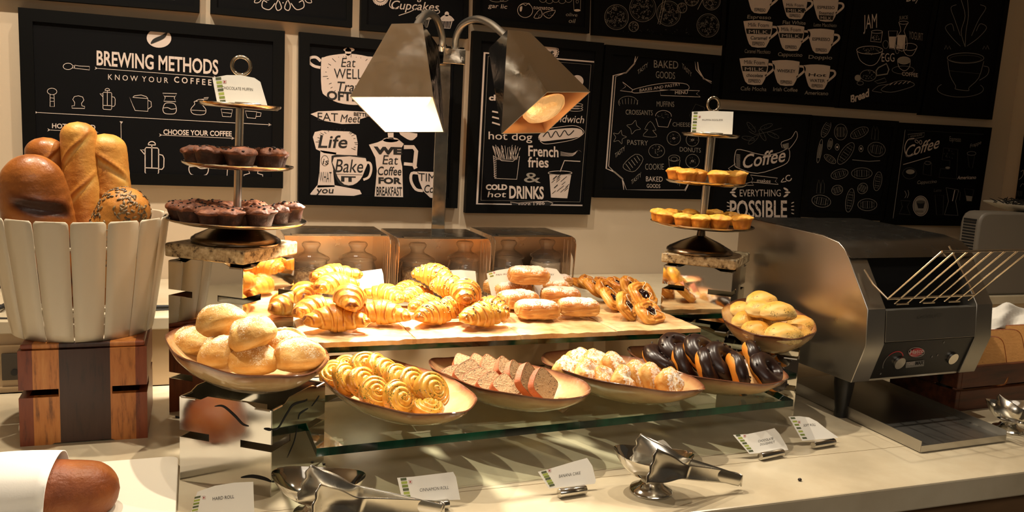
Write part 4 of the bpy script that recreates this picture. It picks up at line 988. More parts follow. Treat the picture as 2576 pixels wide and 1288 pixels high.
# ================================================================== napkin-wrapped loaf on board
tipL = Vector(at(297, 1236, .045)); ZB = .0148
lf = g_loaf(.36, .057, 8, [], taper=.26)
P = [(p[2], p[0] * 1.12, max(p[1], -.030 + .012 * max(0, abs(p[0]) - .04))) for r in lf.P for p in r]
mb = MB(); nv_ = 44; nu_ = len(P) // nv_
mb.grid([[(P[i * nv_ + j][0], P[i * nv_ + j][1], P[i * nv_ + j][2] + .030) for j in range(nv_)] for i in range(nu_)], cv=True, capu=True, tone=lf.a['tone'])
lo = mb.build('wrapped_loaf', MT['loafcrust'], angle=80, loc=(tipL.x - .358, tipL.y + .012, ZB + .001))
tag(lo, 'brown crusty loaf end poking out of the white napkin on the board', 'bread')
def cloth_pt(x, s, lift=.004):
    """s in [0,1] from the back edge on the board, over the loaf, to the front"""
    yc = tipL.y + .012 + (tipL.x - x) * .07 * 0
    Rr = .070 - .003 * math.sin(x * 20); top = .092
    if s < .22:
        q = s / .22; y = yc + .15 - .072 * q; z = .004 + .030 * q ** 3
    elif s < .74:
        a = (s - .22) / .52 * PI; y = yc + Rr * math.cos(a); z = .034 + (top - .034) * math.sin(a) ** .75
    else:
        q = (s - .74) / .26; y = yc - Rr - .11 * q; z = .004 + .030 * (1 - q) ** 2.2
    wr = .004 * math.sin(26 * x + 7 * s) * math.sin(s * PI) + .006 * noise.noise(Vector((x * 7, s * 5, 2)))
    return Vector((x, y, ZB + lift + max(0.0, z + wr * min(1, z / .03))))
ns_, nx_ = 60, 50; rows = []
for i in range(nx_):
    rr = []
    for j in range(ns_):
        s = j / (ns_ - 1)
        xe = tipL.x - .083 - .016 * s + .006 * math.sin(s * 6)
        x = -.95 + (xe + .95) * (i / (nx_ - 1))
        rr.append(cloth_pt(x, s))
    rows.append(rr)
tag(MB().grid(rows).build('napkin', MT['cloth'], solid=.0025, angle=80), 'white cloth napkin draped over the loaf on the chopping board', 'napkin')

# ================================================================== crates of jars on the ledge
MT['crate'] = mat('brushed_warm_steel', (.78, .63, .48), .3, 1, rvar=.05, nscale=8)
MT['lidmetal'] = mat('dark_steel_top', (.25, .235, .21), .22, 1, rvar=.08, nscale=20)
def crate(uL, uR, v, vb, label, depth_=.215):
    zt_ = .352
    a, b_ = at(uL, v[0], zt_), at(uR, v[1], zt_)
    ym = max(2.25, min(2.42, (a[1] + b_[1]) / 2)); a = aty(uL, v[0], ym); b_ = aty(uR, v[1], ym); H = (a[2] + b_[2]) / 2 - ZL
    w = b_[0] - a[0]
    t = thing('jar_crate', label, 'crate', (a[0], ym, ZL + .0005))
    MB().box(0, w, 0, depth_, H - .003, H).box(.02, w - .02, .0, .03, H, H + .003).build('top_panel', MT['lidmetal'], t, smooth=False, bevel=.001)
    MB().box(0, w, depth_, depth_ + .003, 0, H).build('back_panel', MT['crate'], t, smooth=False)
    MB().box(0, w, 0, depth_, 0, .002).build('base_panel', MT['crate'], t, smooth=False)
    f = -.035
    for x in (-.002, w):
        pl_ = [(f + .012, 0), (f + .03, 0), (.0, 0), (depth_, 0), (depth_, H), (.012, H), (0, H - .002), (f + .012, H - .004), (f + .004, H - .009), (f, H - .018), (f + .012, .0)]
        # front loop with an opening, then the slotted sheet behind
        loop = [(f + .012, 0), (-.002, 0), (-.002, .014), (f + .020, .016), (f + .018, .02), (f + .012, H * .60), (f + .02, H * .66), (-.002, H * .72), (-.002, H - .001), (f + .014, H - .004), (f + .005, H - .009), (f, H - .02)]
        M = Matrix(((0, 0, 1, x), (1, 0, 0, 0), (0, 1, 0, 0), (0, 0, 0, 1)))
        mb = MB(); mb.prism(loop, .002, M)
        for y0, y1 in ((0, .022), (.027, .05), (.055, depth_)): mb.box(x, x + .002, y0, y1, .012, H - .016)
        mb.box(x, x + .002, 0, depth_, H - .016, H); mb.box(x, x + .002, 0, depth_, 0, .012)
        mb.build('side_panel', MT['crate'], t, smooth=False)
    return a, w, ym, H
CR = [crate(714, 976, (594, 590), 0, 'leftmost brushed steel crate of jars on the ledge, brightly lit'),
      crate(999, 1226, (601, 597), 0, 'middle brushed steel crate of jars on the ledge behind the croissants'),
      crate(1238, 1438, (595, 593), 0, 'rightmost brushed steel crate of jars on the ledge, dimmest')]
for c_ in CR: print('crate', c_)
def jar(u, vtop, ym, rlid_px, fill, cont, label):
    y = ym + .10; p = aty(u, vtop, y); H = p[2] - ZL - .003; d = depth(p); r = rlid_px * d / FOC
    t = thing('glass_jar', label, 'jar', (p[0], y, ZL + .003), (0, 0, 0), 'lidded glass jars in the steel crates')
    k = H / .165
    MB().lathe([(0, .001), (r * .9, .001), (r * .98, .008), (r * .98, .078 * k), (r * .93, .088 * k), (r * .88, .093 * k), (r * .88, .101 * k), (r * .85, .101 * k), (r * .85, .092 * k), (r * .94, .076 * k), (r * .94, .009), (r * .86, .004), (0, .004)], 48).build('jar_body', MT['glass'], t)
    MB().lathe([(r * .86, .1015 * k), (r * 1.0, .1025 * k), (r * 1.02, .107 * k), (r * .97, .112 * k), (r * .7, .121 * k), (r * .42, .129 * k), (r * .36, .136 * k), (r * .42, .143 * k), (r * .5, .150 * k), (r * .51, .156 * k), (r * .42, .162 * k), (0, .165 * k)], 48).build('lid', MT['glass'], t)
    rows = [[(0.002 * math.cos(a), 0.002 * math.sin(a), fill) for a in [2 * PI * j / 32 for j in range(32)]]]
    for q in (.3, .6, .9, .925): rows.append([(r * q * math.cos(2 * PI * j / 32), r * q * math.sin(2 * PI * j / 32), fill + .004 * noise.noise(Vector((q * 9, j * .6, u)))) for j in range(32)])
    rows += [[(r * .925 * math.cos(2 * PI * j / 32), r * .925 * math.sin(2 * PI * j / 32), .0055) for j in range(32)]]
    MB().grid(rows, cv=True, capu=True).build('cereal_filling' if cont == 'oats' else 'powder_filling', MT[cont], t)
jar(783, 606, CR[0][2], 46, .062, 'oats', 'clear lidded jar of muesli at the left in the brightest crate')
jar(901, 606, CR[0][2], 47, .040, 'oats', 'clear lidded jar at the right in the brightest crate, above the blank card')
jar(1051, 608, CR[1][2], 44, .068, 'oats', 'clear lidded jar of flakes at the left in the middle crate')
jar(1170, 604, CR[1][2], 43, .060, 'flour', 'clear lidded jar at the right in the middle crate')
jar(1280, 602, CR[2][2], 41, .055, 'flour', 'clear lidded jar at the left in the dimmest crate')
jar(1377, 600, CR[2][2], 41, .082, 'flour', 'clear lidded jar of white powder at the right in the dimmest crate')

# ================================================================== double heat lamp
lp = thing('heat_lamp', 'chrome double heat lamp on a square post behind the pastry display', 'heat lamp', tuple(aty(1105, 640, 2.6) * np.array([1, 1, 0]) + np.array([0, 0, ZL])))
def rel(p, t): return tuple(Vector(p) - t.location)
ptop = aty(1124, 158, 2.6); pb = aty(1104, 640, 2.6); xm = (ptop[0] + pb[0]) / 2
lp.location = (xm, 2.62, ZL)
ztop = float(aty(1124, 155, 2.62)[2])
mb = MB().box(-.021, .021, -.021, .021, .004, ztop - ZL, Matrix.Rotation(R_(-20), 4, 'Z')); mb.build('post', MT['mirror2'], lp, smooth=False, bevel=.002)
MB().lathe([(0, 0), (.07, 0), (.07, .004), (.03, .006), (0, .006)], 40).build('foot_plate', MT['brushed'], lp)
a = aty(1109, 160, 2.56); b_ = aty(1166, 126, 2.56)
mb = MB().box(a[0] - xm, b_[0] - xm, -.085, -.02, a[2] - ZL, b_[2] - ZL); mb.build('bracket', MT['lampsteel'], lp, smooth=False, bevel=.002)
def spline(P, m=14):
    P = [np.array(p, float) for p in P]; out = []
    for i in range(len(P) - 1):
        p0, p1, p2, p3 = P[max(i - 1, 0)], P[i], P[i + 1], P[min(i + 2, len(P) - 1)]
        for k in range(m):
            t = k / m; out.append(.5 * ((2 * p1) + (-p0 + p2) * t + (2 * p0 - 5 * p1 + 4 * p2 - p3) * t * t + (-p0 + 3 * p1 - 3 * p2 + p3) * t ** 3))
    out.append(P[-1]); return out
def neck(px):
    P = spline([aty(*q) for q in px], 24); n = len(P)
    mb = MB(); mb.tube([rel(p, lp) for p in P], [.0098 + .0007 * (i % 2) for i in range(n)], 14); nk = mb.build('gooseneck', MT['brushed'], lp)
    for s in (0, -1):
        i0 = 0 if s == 0 else n - 10
        MB().tube([rel(p, lp) for p in P[i0:i0 + 10]], .0135, 14).build('neck_collar', MT['lampsteel'], nk)
neck([(1113, 124, 2.56), (1112, 90, 2.53), (1100, 50, 2.45), (1082, 34, 2.36), (1066, 40, 2.28), (1052, 60, 2.2), (1044, 78, 2.15)])
neck([(1146, 126, 2.56), (1147, 96, 2.53), (1164, 62, 2.47), (1198, 48, 2.40), (1232, 58, 2.33), (1262, 82, 2.27), (1280, 100, 2.23)])
def shade(bot, top, name, inner):
    """bot, top: four (u,v,y) corners each, same order"""
    B = [Vector(rel(aty(*q), lp)) for q in bot]; T = [Vector(rel(aty(*q), lp)) for q in top]
    cB = sum(B, Vector()) / 4; cT = sum(T, Vector()) / 4
    mb = MB(); mb.add(B + T, [(0, 1, 5, 4), (1, 2, 6, 5), (2, 3, 7, 6), (3, 0, 4, 7), (4, 5, 6, 7)])
    o = mb.build(name, MT['lampsteel'], lp, smooth=False)
    Bi = [b + (cB - b) * .03 for b in B]; Ti = [q + (cT - q) * .06 + (cB - cT).normalized() * .006 for q in T]
    mb = MB(); mb.add(Bi + Ti, [(4, 5, 1, 0), (5, 6, 2, 1), (6, 7, 3, 2), (7, 4, 0, 3), (7, 6, 5, 4)]); mb.build('shade_lining', inner, o, smooth=False)
    rim = MB()
    for i in range(4):
        j = (i + 1) % 4; rim.add([B[i], B[j], Bi[j], Bi[i]], [(0, 1, 2, 3)])
    rim.build('shade_rim', MT['brushed'], o, smooth=False)
    ax = (cB - cT).normalized()
    return cB, cT, ax, o
B1, T1, A1, SH1 = shade([(880, 243, 1.97), (1090, 243, 1.99), (1118, 333, 2.18), (968, 333, 2.18)], [(985, 60, 2.08), (1063, 58, 2.09), (1104, 118, 2.20), (1030, 118, 2.2)], 'lamp_shade', MT['lampwhite'])
B2, T2, A2, SH2 = shade([(1377, 231, 1.98), (1485, 231, 2.10), (1372, 335, 2.20), (1261, 337, 2.08)], [(1277, 75, 2.15), (1332, 80, 2.21), (1300, 128, 2.27), (1229, 123, 2.22)], 'lamp_shade', MT['copper'])
def bulb(cB, cT, ax, back, m_body, m_face, rb, lp):
    q = ax.to_track_quat('Z', 'Y').to_matrix().to_4x4(); c = cB - ax * back
    mb = MB(); mb.lathe([(.016, -.085), (.02, -.07), (rb * .6, -.035), (rb * .95, -.008), (rb, 0)], 36); mb.build('bulb', m_body, lp, loc=c, rot=q.to_euler())
    mb = MB(); mb.lathe([(rb, 0), (rb * .92, .012), (rb * .65, .022), (rb * .3, .027), (0.001, .028)], 36); mb.build('bulb_face', m_face, lp, loc=c, rot=q.to_euler())
    mb = MB(); mb.lathe([(0, -.125), (.019, -.125), (.019, -.083), (0, -.083)], 20); mb.build('lamp_socket', MT['black'], lp, loc=c, rot=q.to_euler())
    return c
MT['bulbhot'] = mat('glowing_bulb', '#fff1d8', .3, emit='#ffe3b8', estr=40)
MT['bulbgold'] = mat('gold_reflector', (.9, .68, .36), .16, 1, bump=.6, bscale=45, bdist=.01)
MT['bulbclear'] = mat('glowing_reflector_bulb', (.8, .68, .5), .15, .7, bump=.5, bscale=40, bdist=.01, emit='#ffb869', estr=.5)
K1 = bulb(B1, T1, A1, .055, MT['bulbgold'], MT['bulbhot'], .058, SH1)
K2 = bulb(B2, T2, A2, .018, MT['bulbgold'], MT['bulbclear'], .060, SH2)

# ================================================================== conveyor toaster
tx0, ty0, ta = 1.480, 1.580, R_(3)
tz = .105
TM = Matrix.Translation((tx0, ty0, 0)) @ Matrix.Rotation(ta, 4, 'Z')
TMi = TM.inverted()
to = thing('conveyor_toaster', 'brushed steel conveyor toaster with wire feed rack at the right', 'toaster', (tx0, ty0, 0), (0, 0, ta))
WD = .423
prof = [(0, tz), (-.033, .205), (-.026, .29), (.048, .40), (.066, .422), (.086, .435), (.142, .445), (.44, .456), (.47, .44), (.47, tz + .01), (.30, tz)]
prof2 = [(-.0335, .206), (-.026, .29), (.048, .40), (.066, .422), (.086, .435), (.142, .445), (.44, .456), (.47, .44), (.47, .2)]
PX = Matrix(((0, 0, 1, 0), (1, 0, 0, 0), (0, 1, 0, 0), (0, 0, 0, 1)))
def profx(p, x0, x1): return MB().prism(p, x1 - x0, Matrix.Translation((x0, 0, 0)) @ PX)
MT['topcover'] = mat('shaded_top_steel', (.17, .16, .145), .26, 1, rvar=.02, nscale=30)  # steel with the dimmer light on the top put into its colour
lp_ = [(p[0], p[1]) for p in prof]
mb = profx(lp_, 0, .058); mb.build('side_housing', MT['brushed'], to, smooth=True, angle=25, bevel=.0015)
mb = profx(lp_, WD - .058, WD); mb.build('side_housing', MT['brushed_dark'], to, smooth=True, angle=25, bevel=.0015)
mb = profx([(.042, .402), (.066, .4235), (.086, .4365), (.142, .4465), (.44, .4575), (.471, .441), (.471, .43), (.06, .41)], .0005, WD - .0005); mb.build('top_cover', MT['topcover'], to, angle=25)
mb = profx([(-.033, .2095), (-.027, .286), (.0, .284), (.0, .2095)], .06, WD - .06); mb.build('front_panel', MT['brushed_dark'], to, smooth=False, bevel=.001)
mb = profx([(.004, tz + .004), (-.029, .207), (.02, .207), (.03, tz + .004)], .059, WD - .059); CPN = mb.build('control_panel', MT['black'], to, smooth=False)
MB().box(.06, WD - .06, .005, .008, tz - .001, tz + .004).build('panel_trim', MT['brushed'], to, smooth=False)
MB().box(.058, WD - .058, .12, .45, .14, .43).box(.058, WD - .058, .0, .12, .207, .275).build('oven_cavity', MT['cavity'], to, smooth=False)
mb = MB()
for (x, y) in ((.035, .055), (WD - .035, .055), (.035, .40), (WD - .035, .40)):
    MB().lathe([(0, 0), (.016, 0), (.0165, .004), (.015, .02), (.020, .05), (.024, .085), (.024, tz + .002), (0, tz + .002)], 24, (x, y, .0003)).build('leg', MT['black'], to)
# control face frame: panel plane
pn = Vector((0, -(.207 - tz - .004), -.033)).normalized(); pup = Vector((0, -.033, .207 - tz - .004)).normalized()
def cp(u, v, off=.0006):
    p0 = TM @ Vector((0, .004, tz + .004)); n = (TM.to_3x3() @ pn)
    return TMi @ (Vector(onplane(u, v, p0, np.array(n))) + n * off)
def face_disc(c, r, h, name, m_, ry=1., parent=CPN):
    Z = pn; X = Vector((1, 0, 0)); Y = pup; mb = MB(); n = 40
    def ring(rr, z): return [tuple(c + X * rr * math.cos(t) + Y * rr * ry * math.sin(t) + Z * z) for t in [2 * PI * i / n for i in range(n)]]
    mb.grid([ring(r, 0), ring(r * .97, h), ring(r * .9, h), ring(r * .001, h)], cv=True); return mb.build(name, m_, parent, angle=30)
MT['dial'] = mat('spun_steel_dial', (.72, .69, .63), .24, 1)
k1 = face_disc(cp(2260, 911), .0165, .006, 'control_knob', MT['dial']); k2 = face_disc(cp(2394, 900), .0160, .006, 'control_knob', MT['dial'])
face_disc(cp(2304, 886, .0010), .0225, .0010, 'logo_badge', MT['redlogo'], .56)
def arc(c, r, a0, a1, w, name, m_):
    rows = []
    for i in range(25):
        t = R_(a0 + (a1 - a0) * i / 24); rows.append([tuple(c + Vector((1, 0, 0)) * rr * math.cos(t) + pup * rr * math.sin(t)) for rr in (r - w, r + w)])
    MB().grid(rows).build(name, m_, CPN, smooth=False)
ac = cp(2246, 910)
arc(ac, .030, 30, 140, .0012, 'dial_scale_red', MT['redlogo']); arc(ac, .030, 140, 215, .0010, 'dial_scale_white', MT['panelgrey'])
MT['led'] = mat('green_pilot_light', '#1d7a3a', .4, emit='#20e060', estr=1.0)
face_disc(cp(2207, 892), .0022, .002, 'pilot_light', MT['led'])
for u, v in ((2215, 940), (2344, 897), (2374, 861), (2358, 893)): face_disc(cp(u, v), .0020, .0004, 'panel_mark', MT['panelgrey'], 1.5)
# feed rack
def tl(u, v, plane_p, plane_n): return TMi @ Vector(onplane(u, v, TM @ Vector(plane_p), np.array(TM.to_3x3() @ Vector(plane_n))))
bl, br = Vector((.072, -.040, .291)), Vector((.360, -.040, .291))
rkn = Vector((0, .55, .83))    # rack plane leans outward, up and to the front
bl = TMi @ Vector(onplane(2233, 752, TM @ Vector((0, -.040, 0)), np.array(TM.to_3x3() @ Vector((0, 1, 0))))); br = TMi @ Vector(onplane(2452, 742, TM @ Vector((0, -.040, 0)), np.array(TM.to_3x3() @ Vector((0, 1, 0)))))
tl_ = TMi @ Vector(onplane(2369, 633, TM @ Vector((0, -.150, 0)), np.array(TM.to_3x3() @ Vector((0, 1, 0))))); tr_ = tl_ + (br - bl)
rk = MB(); rk.tube([bl, br], .0028, 8); rk.tube([tl_ - Vector((.0, 0, 0)), tr_], .0028, 8)
for i in range(8):
    f = i / 7; p = bl.lerp(br, f); q = tl_.lerp(tr_, f); rk.tube([q, p] + ([] if i in (0,) else [p + Vector((0, .016, -.016))]), .0021, 8)
rk.tube([bl, bl + Vector((-.018, .03, .03)), bl + Vector((-.02, .06, .06))], .0026, 8); rk.tube([br, br + Vector((.0, .05, .06)), br + Vector((0, .09, .11))], .0026, 8)
for i in range(3): p = bl.lerp(br, .16 + .3 * i); rk.tube([p + Vector((0, .016, -.018)), p + Vector((.04, .016, -.018))], .0021, 8)
MT['wire'] = mat('warm_chrome_wire', (.72, .60, .45), .2, 1)
rk.build('feed_rack', MT['wire'], to)
# crumb tray below, poking out in front
f0 = TMi @ Vector(at(2315, 1138, .002)); f1 = TMi @ Vector(at(2531, 1108, .002)); b0 = TMi @ Vector(at(2128, 1028, .002))
dv = (b0 - f0); dv = Vector((dv.x * .3, dv.y, 0)); k = .50 / dv.length
tr = MB(); q0, q1 = f0, Vector((f0.x + .272, f0.y - .002, f0.z)); q2, q3 = q1 + dv * k, q0 + dv * k
tr.grid([[tuple(p + Vector((0, 0, .006))) for p in (q0, q1)], [tuple(p + Vector((0, 0, .02))) for p in (q3, q2)]])
tr.build('crumb_tray_floor', MT['brushed'], to, smooth=False, solid=.002)
rimh = Vector((0, 0, .022))
for (a, b_, nm) in ((q0, q1, 'crumb_tray_lip'), (q0, q3, 'crumb_tray_side'), (q1, q2, 'crumb_tray_side')):
    h = Vector((0, 0, .015)) if 'lip' in nm else Vector((0, 0, .026))
    MB().grid([[tuple(a), tuple(a + h)], [tuple(b_), tuple(b_ + h + (Vector((0, 0, .006)) if 'side' in nm else Vector()))]]).build(nm, MT['brushed'], to, smooth=False, solid=.002)

# ================================================================== grey appliance and plate at far right
gy0 = 2.205
gx0 = float(aty(2454, 640, gy0)[0]); gyb = gy0
while topx((gx0, gyb, .4))[0] > 2414 and gyb < 2.66: gyb += .005
zt2 = float(aty(2470, 534, gy0)[2])
gm = thing('grey_appliance', 'grey vented appliance at the far right behind the toaster', 'appliance', (gx0, gy0, ZL + .0005))
h2 = zt2 - ZL
pf = [(0, 0), (.0, h2 - .045), (.004, h2 - .025), (.014, h2 - .010), (.03, h2 - .002), (.05, h2), (.60, h2), (.60, 0)]
mb = MB(); mb.prism(pf, -(gyb - gy0), Matrix.Rotation(PI / 2, 4, 'X')); mb.build('housing', MT['grey'], gm, angle=25, bevel=.008)
vn = MB()
for i in range(11):
    p = atx(2440 - 1.6 * i, 552 + 7.2 * i, gx0)
    vn.box(-.0008, .002, max(.014, p[1] - gy0 - .045), min(gyb - gy0 - .014, p[1] - gy0 + .045), p[2] - ZL - .0032, p[2] - ZL + .0032)
vn.build('vent_slots', MT['cavity'], gm, smooth=False)
pc = aty(2598, 536, gy0 + .09)
tag(MB().lathe([(0, 0), (.10, 0), (.125, .006), (.165, .022), (.167, .025), (.16, .024), (.12, .010), (0, .006)], 64).build('white_plate', MT['white'], loc=(pc[0] - .0, gy0 + .09, zt2 + .001)), 'cream rimmed plate on top of the grey appliance', 'plate')
gn = MB(); rs = random.Random(3)
for i in range(120):
    a = rs.uniform(0, 6.28); r = .13 * rs.random() ** .6; p = Vector((r * math.cos(a), r * math.sin(a), .012 + rs.uniform(0, .018))); t = rs.uniform(0, 6.28); L = rs.uniform(.02, .05)
    gn.tube([p, p + Vector((math.cos(t) * L * .5, math.sin(t) * L * .5, .006)), p + Vector((math.cos(t) * L, math.sin(t) * L, rs.uniform(-.004, .014)))], [.002, .0022, .0006], 5)
tag(gn.build('dark_garnish', MT['darkgarnish'], loc=(pc[0], gy0 + .09, zt2 + .004)), 'tangle of black shreds heaped on the cream plate', 'garnish', kind='stuff')

# ================================================================== wooden crate of bread slices at far right
wc = thing('wooden_crate', 'dark wooden crate holding sliced brown bread at the right edge', 'crate', (1.86, 1.60, 0), (0, 0, R_(3)))
MT['darkwood'] = mat('dark_red_wood', '#4a2416', .45, stops=[(.3, '#2c140b'), (.7, '#5f3019')], nscale=8, stretch=(.6, 6, 6))
for z0, z1 in ((.0, .055), (.062, .118)):
    for y in (0, .20): MB().box(0, .40, y, y + .014, z0, z1).build('long_slat', MT['darkwood'], wc, smooth=False, bevel=.002)
    for x in (-.014, .40): MB().box(x, x + .014, 0, .214, z0, z1).build('end_slat', MT['darkwood'], wc, smooth=False, bevel=.002)
MB().box(0, .40, .014, .20, .002, .01).build('crate_floor', MT['darkwood'], wc, smooth=False)
def bslice(w, h, t):
    n = 36; out = []
    for i in range(n):
        a = 2 * PI * i / n; out.append((sgnpow(math.cos(a), .35) * w / 2, sgnpow(math.sin(a), .4) * h / 2 + (.006 if math.sin(a) > .3 else 0)))
    fc = MB()
    for zz in (t / 2, -t / 2): fc.grid([[(x * q, y * q, zz) for x, y in out] for q in (.01, .5, .965)], cv=True, tone=.2)
    cr_ = MB(); cr_.grid([[(x * q, y * q, zz) for x, y in out] for q, zz in ((.96, t / 2 + .0002), (1, t * .4), (1, -t * .4), (.96, -t / 2 - .0002))], cv=True, tone=.5)
    return fc.mesh('bread_crumb', MT['slicebread']), cr_.mesh('bread_crust', MT['loafcrust'])
SLC = bslice(.12, .13, .014)
wy = 1.70
for k, (u, v, y, n, lb) in enumerate([
    (2470, 912, 1.66, (-.55, -.75, .35), 'brown bread slice leaning furthest left in the wooden crate'),
    (2518, 893, 1.675, (-.50, -.78, .36), 'large brown bread slice with its face showing in the wooden crate'),
    (2566, 880, 1.695, (-.5, -.78, .36), 'brown bread slice third from the left in the wooden crate'),
    (2606, 868, 1.705, (-.5, -.78, .36), 'dark crusted bread slice at the right edge of the wooden crate')]):
    rot = dirrot(n, 8); t = thing('bread_slice', lb, 'bread', tuple(aty(u, v, y)), rot, 'bread slices in the wooden crate')
    for me, nm in zip(SLC, ('bread_crumb', 'bread_crust')): inst(nm, me, t)
rows = []
for i in range(30):
    u = 2440 + (2660 - 2440) * i / 29; rr = []
    for j in range(16):
        f = j / 15; v = (762 + 10 * math.sin(i * .35) + (i / 29) * 26) * (1 - f) + (840 - 36 * (i / 29)) * f + 3 * math.sin(i * .9 + j)
        y = 1.77 - .045 * f - .012 * math.sin(i * .6 + f * 3); rr.append(tuple(aty(u, v, y)))
    rows.append(rr)
tag(MB().grid(rows).build('napkin', MT['cloth'], solid=.003, angle=80), 'crumpled white cloth napkin over the bread slices in the wooden crate', 'napkin')

# ================================================================== footed bowls and tongs
def footed_bowl(u, v, label, a, b_, hz, ang, rf, tilt=0):
    c = at(u, v, 0); t = thing('footed_bowl', label, 'bowl', (c[0], c[1], .0005), (0, 0, R_(ang)))
    n = 56; rows = []; wall = [(0.02, .034), (.35, .036), (.62, .045), (.82, .060), (.95, .075), (1.0, .083), (1.015, .084), (1.0, .0805), (.93, .070), (.80, .055), (.6, .041), (.3, .032), (.16, .030)]
    for r, z in wall:
        rows.append([(a * r * math.cos(x), b_ * r * math.sin(x), (z / .083 * hz) + .010 * r ** 3 * math.cos(x) ** 2) for x in [2 * PI * j / n for j in range(n)]])
    mb = MB(); mb.grid(rows, cv=True, capu=True); mb.build('bowl_cup', MT['mirror2'], t, angle=70)
    h = hz * .37
    MB().lathe([(0, .001), (rf, 0), (rf * 1.03, .003), (rf * .98, .007), (rf * .62, h * .55), (rf * .5, h * .85), (rf * .55, h * 1.12), (0, h * 1.12)], 48).build('pedestal', MT['mirror2'], t)
    return t
footed_bowl(1637, 1236, 'oval footed steel bowl holding tongs, in the middle of the counter front', .074, .050, .068, -27, .040)
footed_bowl(800, 1296, 'oval footed steel bowl holding tongs, at the bottom edge left of the middle', .078, .055, .062, -22, .042)
footed_bowl(2535, 1082, 'footed steel bowl holding tongs, at the far right beside the toaster tray', .060, .042, .062, -20, .036)
def tongs(heads, end, label, hw=.026, slim=.0108):
    t = thing('serving_tongs', label, 'tongs', tuple(Vector(end)))
    E = Vector(end)
    for k, (hd, mid) in enumerate(heads):
        H = Vector(hd); Mi = Vector(mid); n = 60; rows = []
        a_0 = (Mi - E).normalized(); s_0 = a_0.cross(Vector((0, 0, 1))).normalized() * (-.007 if k == 0 else .007)
        if k == 0: E1 = E + s_0
        P = [Vector(p) for p in spline([E + s_0, (E + s_0).lerp(Mi, .5), Mi, H], 20)]; n = len(P)
        for i, p in enumerate(P):
            f = i / (n - 1); tg = (P[min(i + 1, n - 1)] - P[max(i - 1, 0)]).normalized()
            up = (Vector((0, 0, 1)) - tg * tg.z).normalized(); sd = tg.cross(up) * (1 if k else -1)
            hd_f = max(0, (f - .62) / .38)
            hs = min(1, hd_f * 1.15); hs = hs * hs * (3 - 2 * hs); w = slim + (.003 * math.sin(f * 3.0)) + (hw - slim) * hs
            if hd_f > .15: w *= 1 + .07 * math.sin((hd_f - .15) * 2.6 * PI)
            if hd_f > .95: w *= 1 - .12 * ((hd_f - .95) / .05) ** 2
            cup = .011 * math.sin(min(1, hd_f * 1.1) * PI) if hd_f > 0 else .0
            row = []
            for j in range(15):
                q = -1 + 2 * j / 14
                row.append(tuple(p + tg * (.0022 * math.cos(q * 3.2 * PI) * max(0, hd_f - .6) / .4) + up * w * q + sd * (cup * (1 - q * q) * 1.0 + (.0016 if f < .6 else 0) * (1 - q * q)) - E))
            rows.append(row)
        MB().grid(rows).build('tong_arm', MT['brushed'] if 0 else MT['tongsteel'], t, solid=.0013, angle=80)
    a0 = (Vector(heads[0][1]) - E).normalized()
    mb = MB(); s = Vector((0, 0, 1)); sd = a0.cross(s).normalized()
    mb.grid([[tuple(sd * .007 * math.cos(x) - a0 * .007 * math.sin(x) + s * z) for z in (-.0108, .0108)] for x in [PI * i / 12 for i in range(13)]])
    mb.build('spring_bend', MT['tongsteel'], t, solid=.0013)
MT['tongsteel'] = mat('satin_tong_steel', (.66, .63, .56), .24, 1, rvar=.05, nscale=30)
tongs([(at(1594, 1130, .086), at(1708, 1164, .066)), (at(1636, 1172, .090), at(1716, 1186, .064))], at(1858, 1206, .022), 'steel serving tongs resting in the middle bowl, handle pointing right', hw=.032)
tongs([(at(760, 1215, .088), at(880, 1238, .060)), (at(786, 1270, .090), at(888, 1272, .060))], at(1108, 1280, .016), 'steel serving tongs in the bottom bowl, handle ending before the card', hw=.031)
tongs([(at(2505, 1012, .085), at(2560, 1040, .075)), (at(2520, 1030, .068), at(2570, 1052, .062))], at(2680, 1075, .03), 'steel serving tongs in the far right bowl, running out of frame', hw=.022)
# stray crumbs on the counter
for u, v, s, lb in ((2012, 1207, .0042, 'single dark chocolate crumb on the counter at the right front'), (815, 1168, .003, 'small dark red crumb on the counter beside the front steel cube')):
    p = at(u, v, s * .6); tag(ball(s, s * .9, s * .8, nu=8, nv=10).build('crumb', MT['chip'], loc=(p[0], p[1], .0003)), lb, 'crumb')
# ================================================================== lettering helpers
_TC = {}
def glyphs(s, weight=0.0, space=1.0):
    if ('M' in s or 'N' in s) and 0 < weight < .02 and s != 'MENU': weight = 0.0
    key = (s, weight, space)
    if key in _TC: return _TC[key]
    cu = bpy.data.curves.new('lettering', 'FONT'); cu.body = s; cu.offset = weight; cu.space_character = space; cu.resolution_u = 3
    o = bpy.data.objects.new('lettering', cu); COL.objects.link(o)
    dg = bpy.context.evaluated_depsgraph_get(); dg.update()
    me = o.evaluated_get(dg).to_mesh()
    V = [(v.co.x, v.co.y) for v in me.vertices]; F = [tuple(p.vertices) for p in me.polygons]
    o.evaluated_get(dg).to_mesh_clear(); bpy.data.objects.remove(o); bpy.data.curves.remove(cu)
    if V:
        x0 = min(v[0] for v in V); x1 = max(v[0] for v in V); up = s.upper() == s
        y0 = 0; y1 = .72
        V = [((x - x0) / (x1 - x0), (y - y0) / (y1 - y0)) for x, y in V]
    _TC[key] = (V, F); return V, F
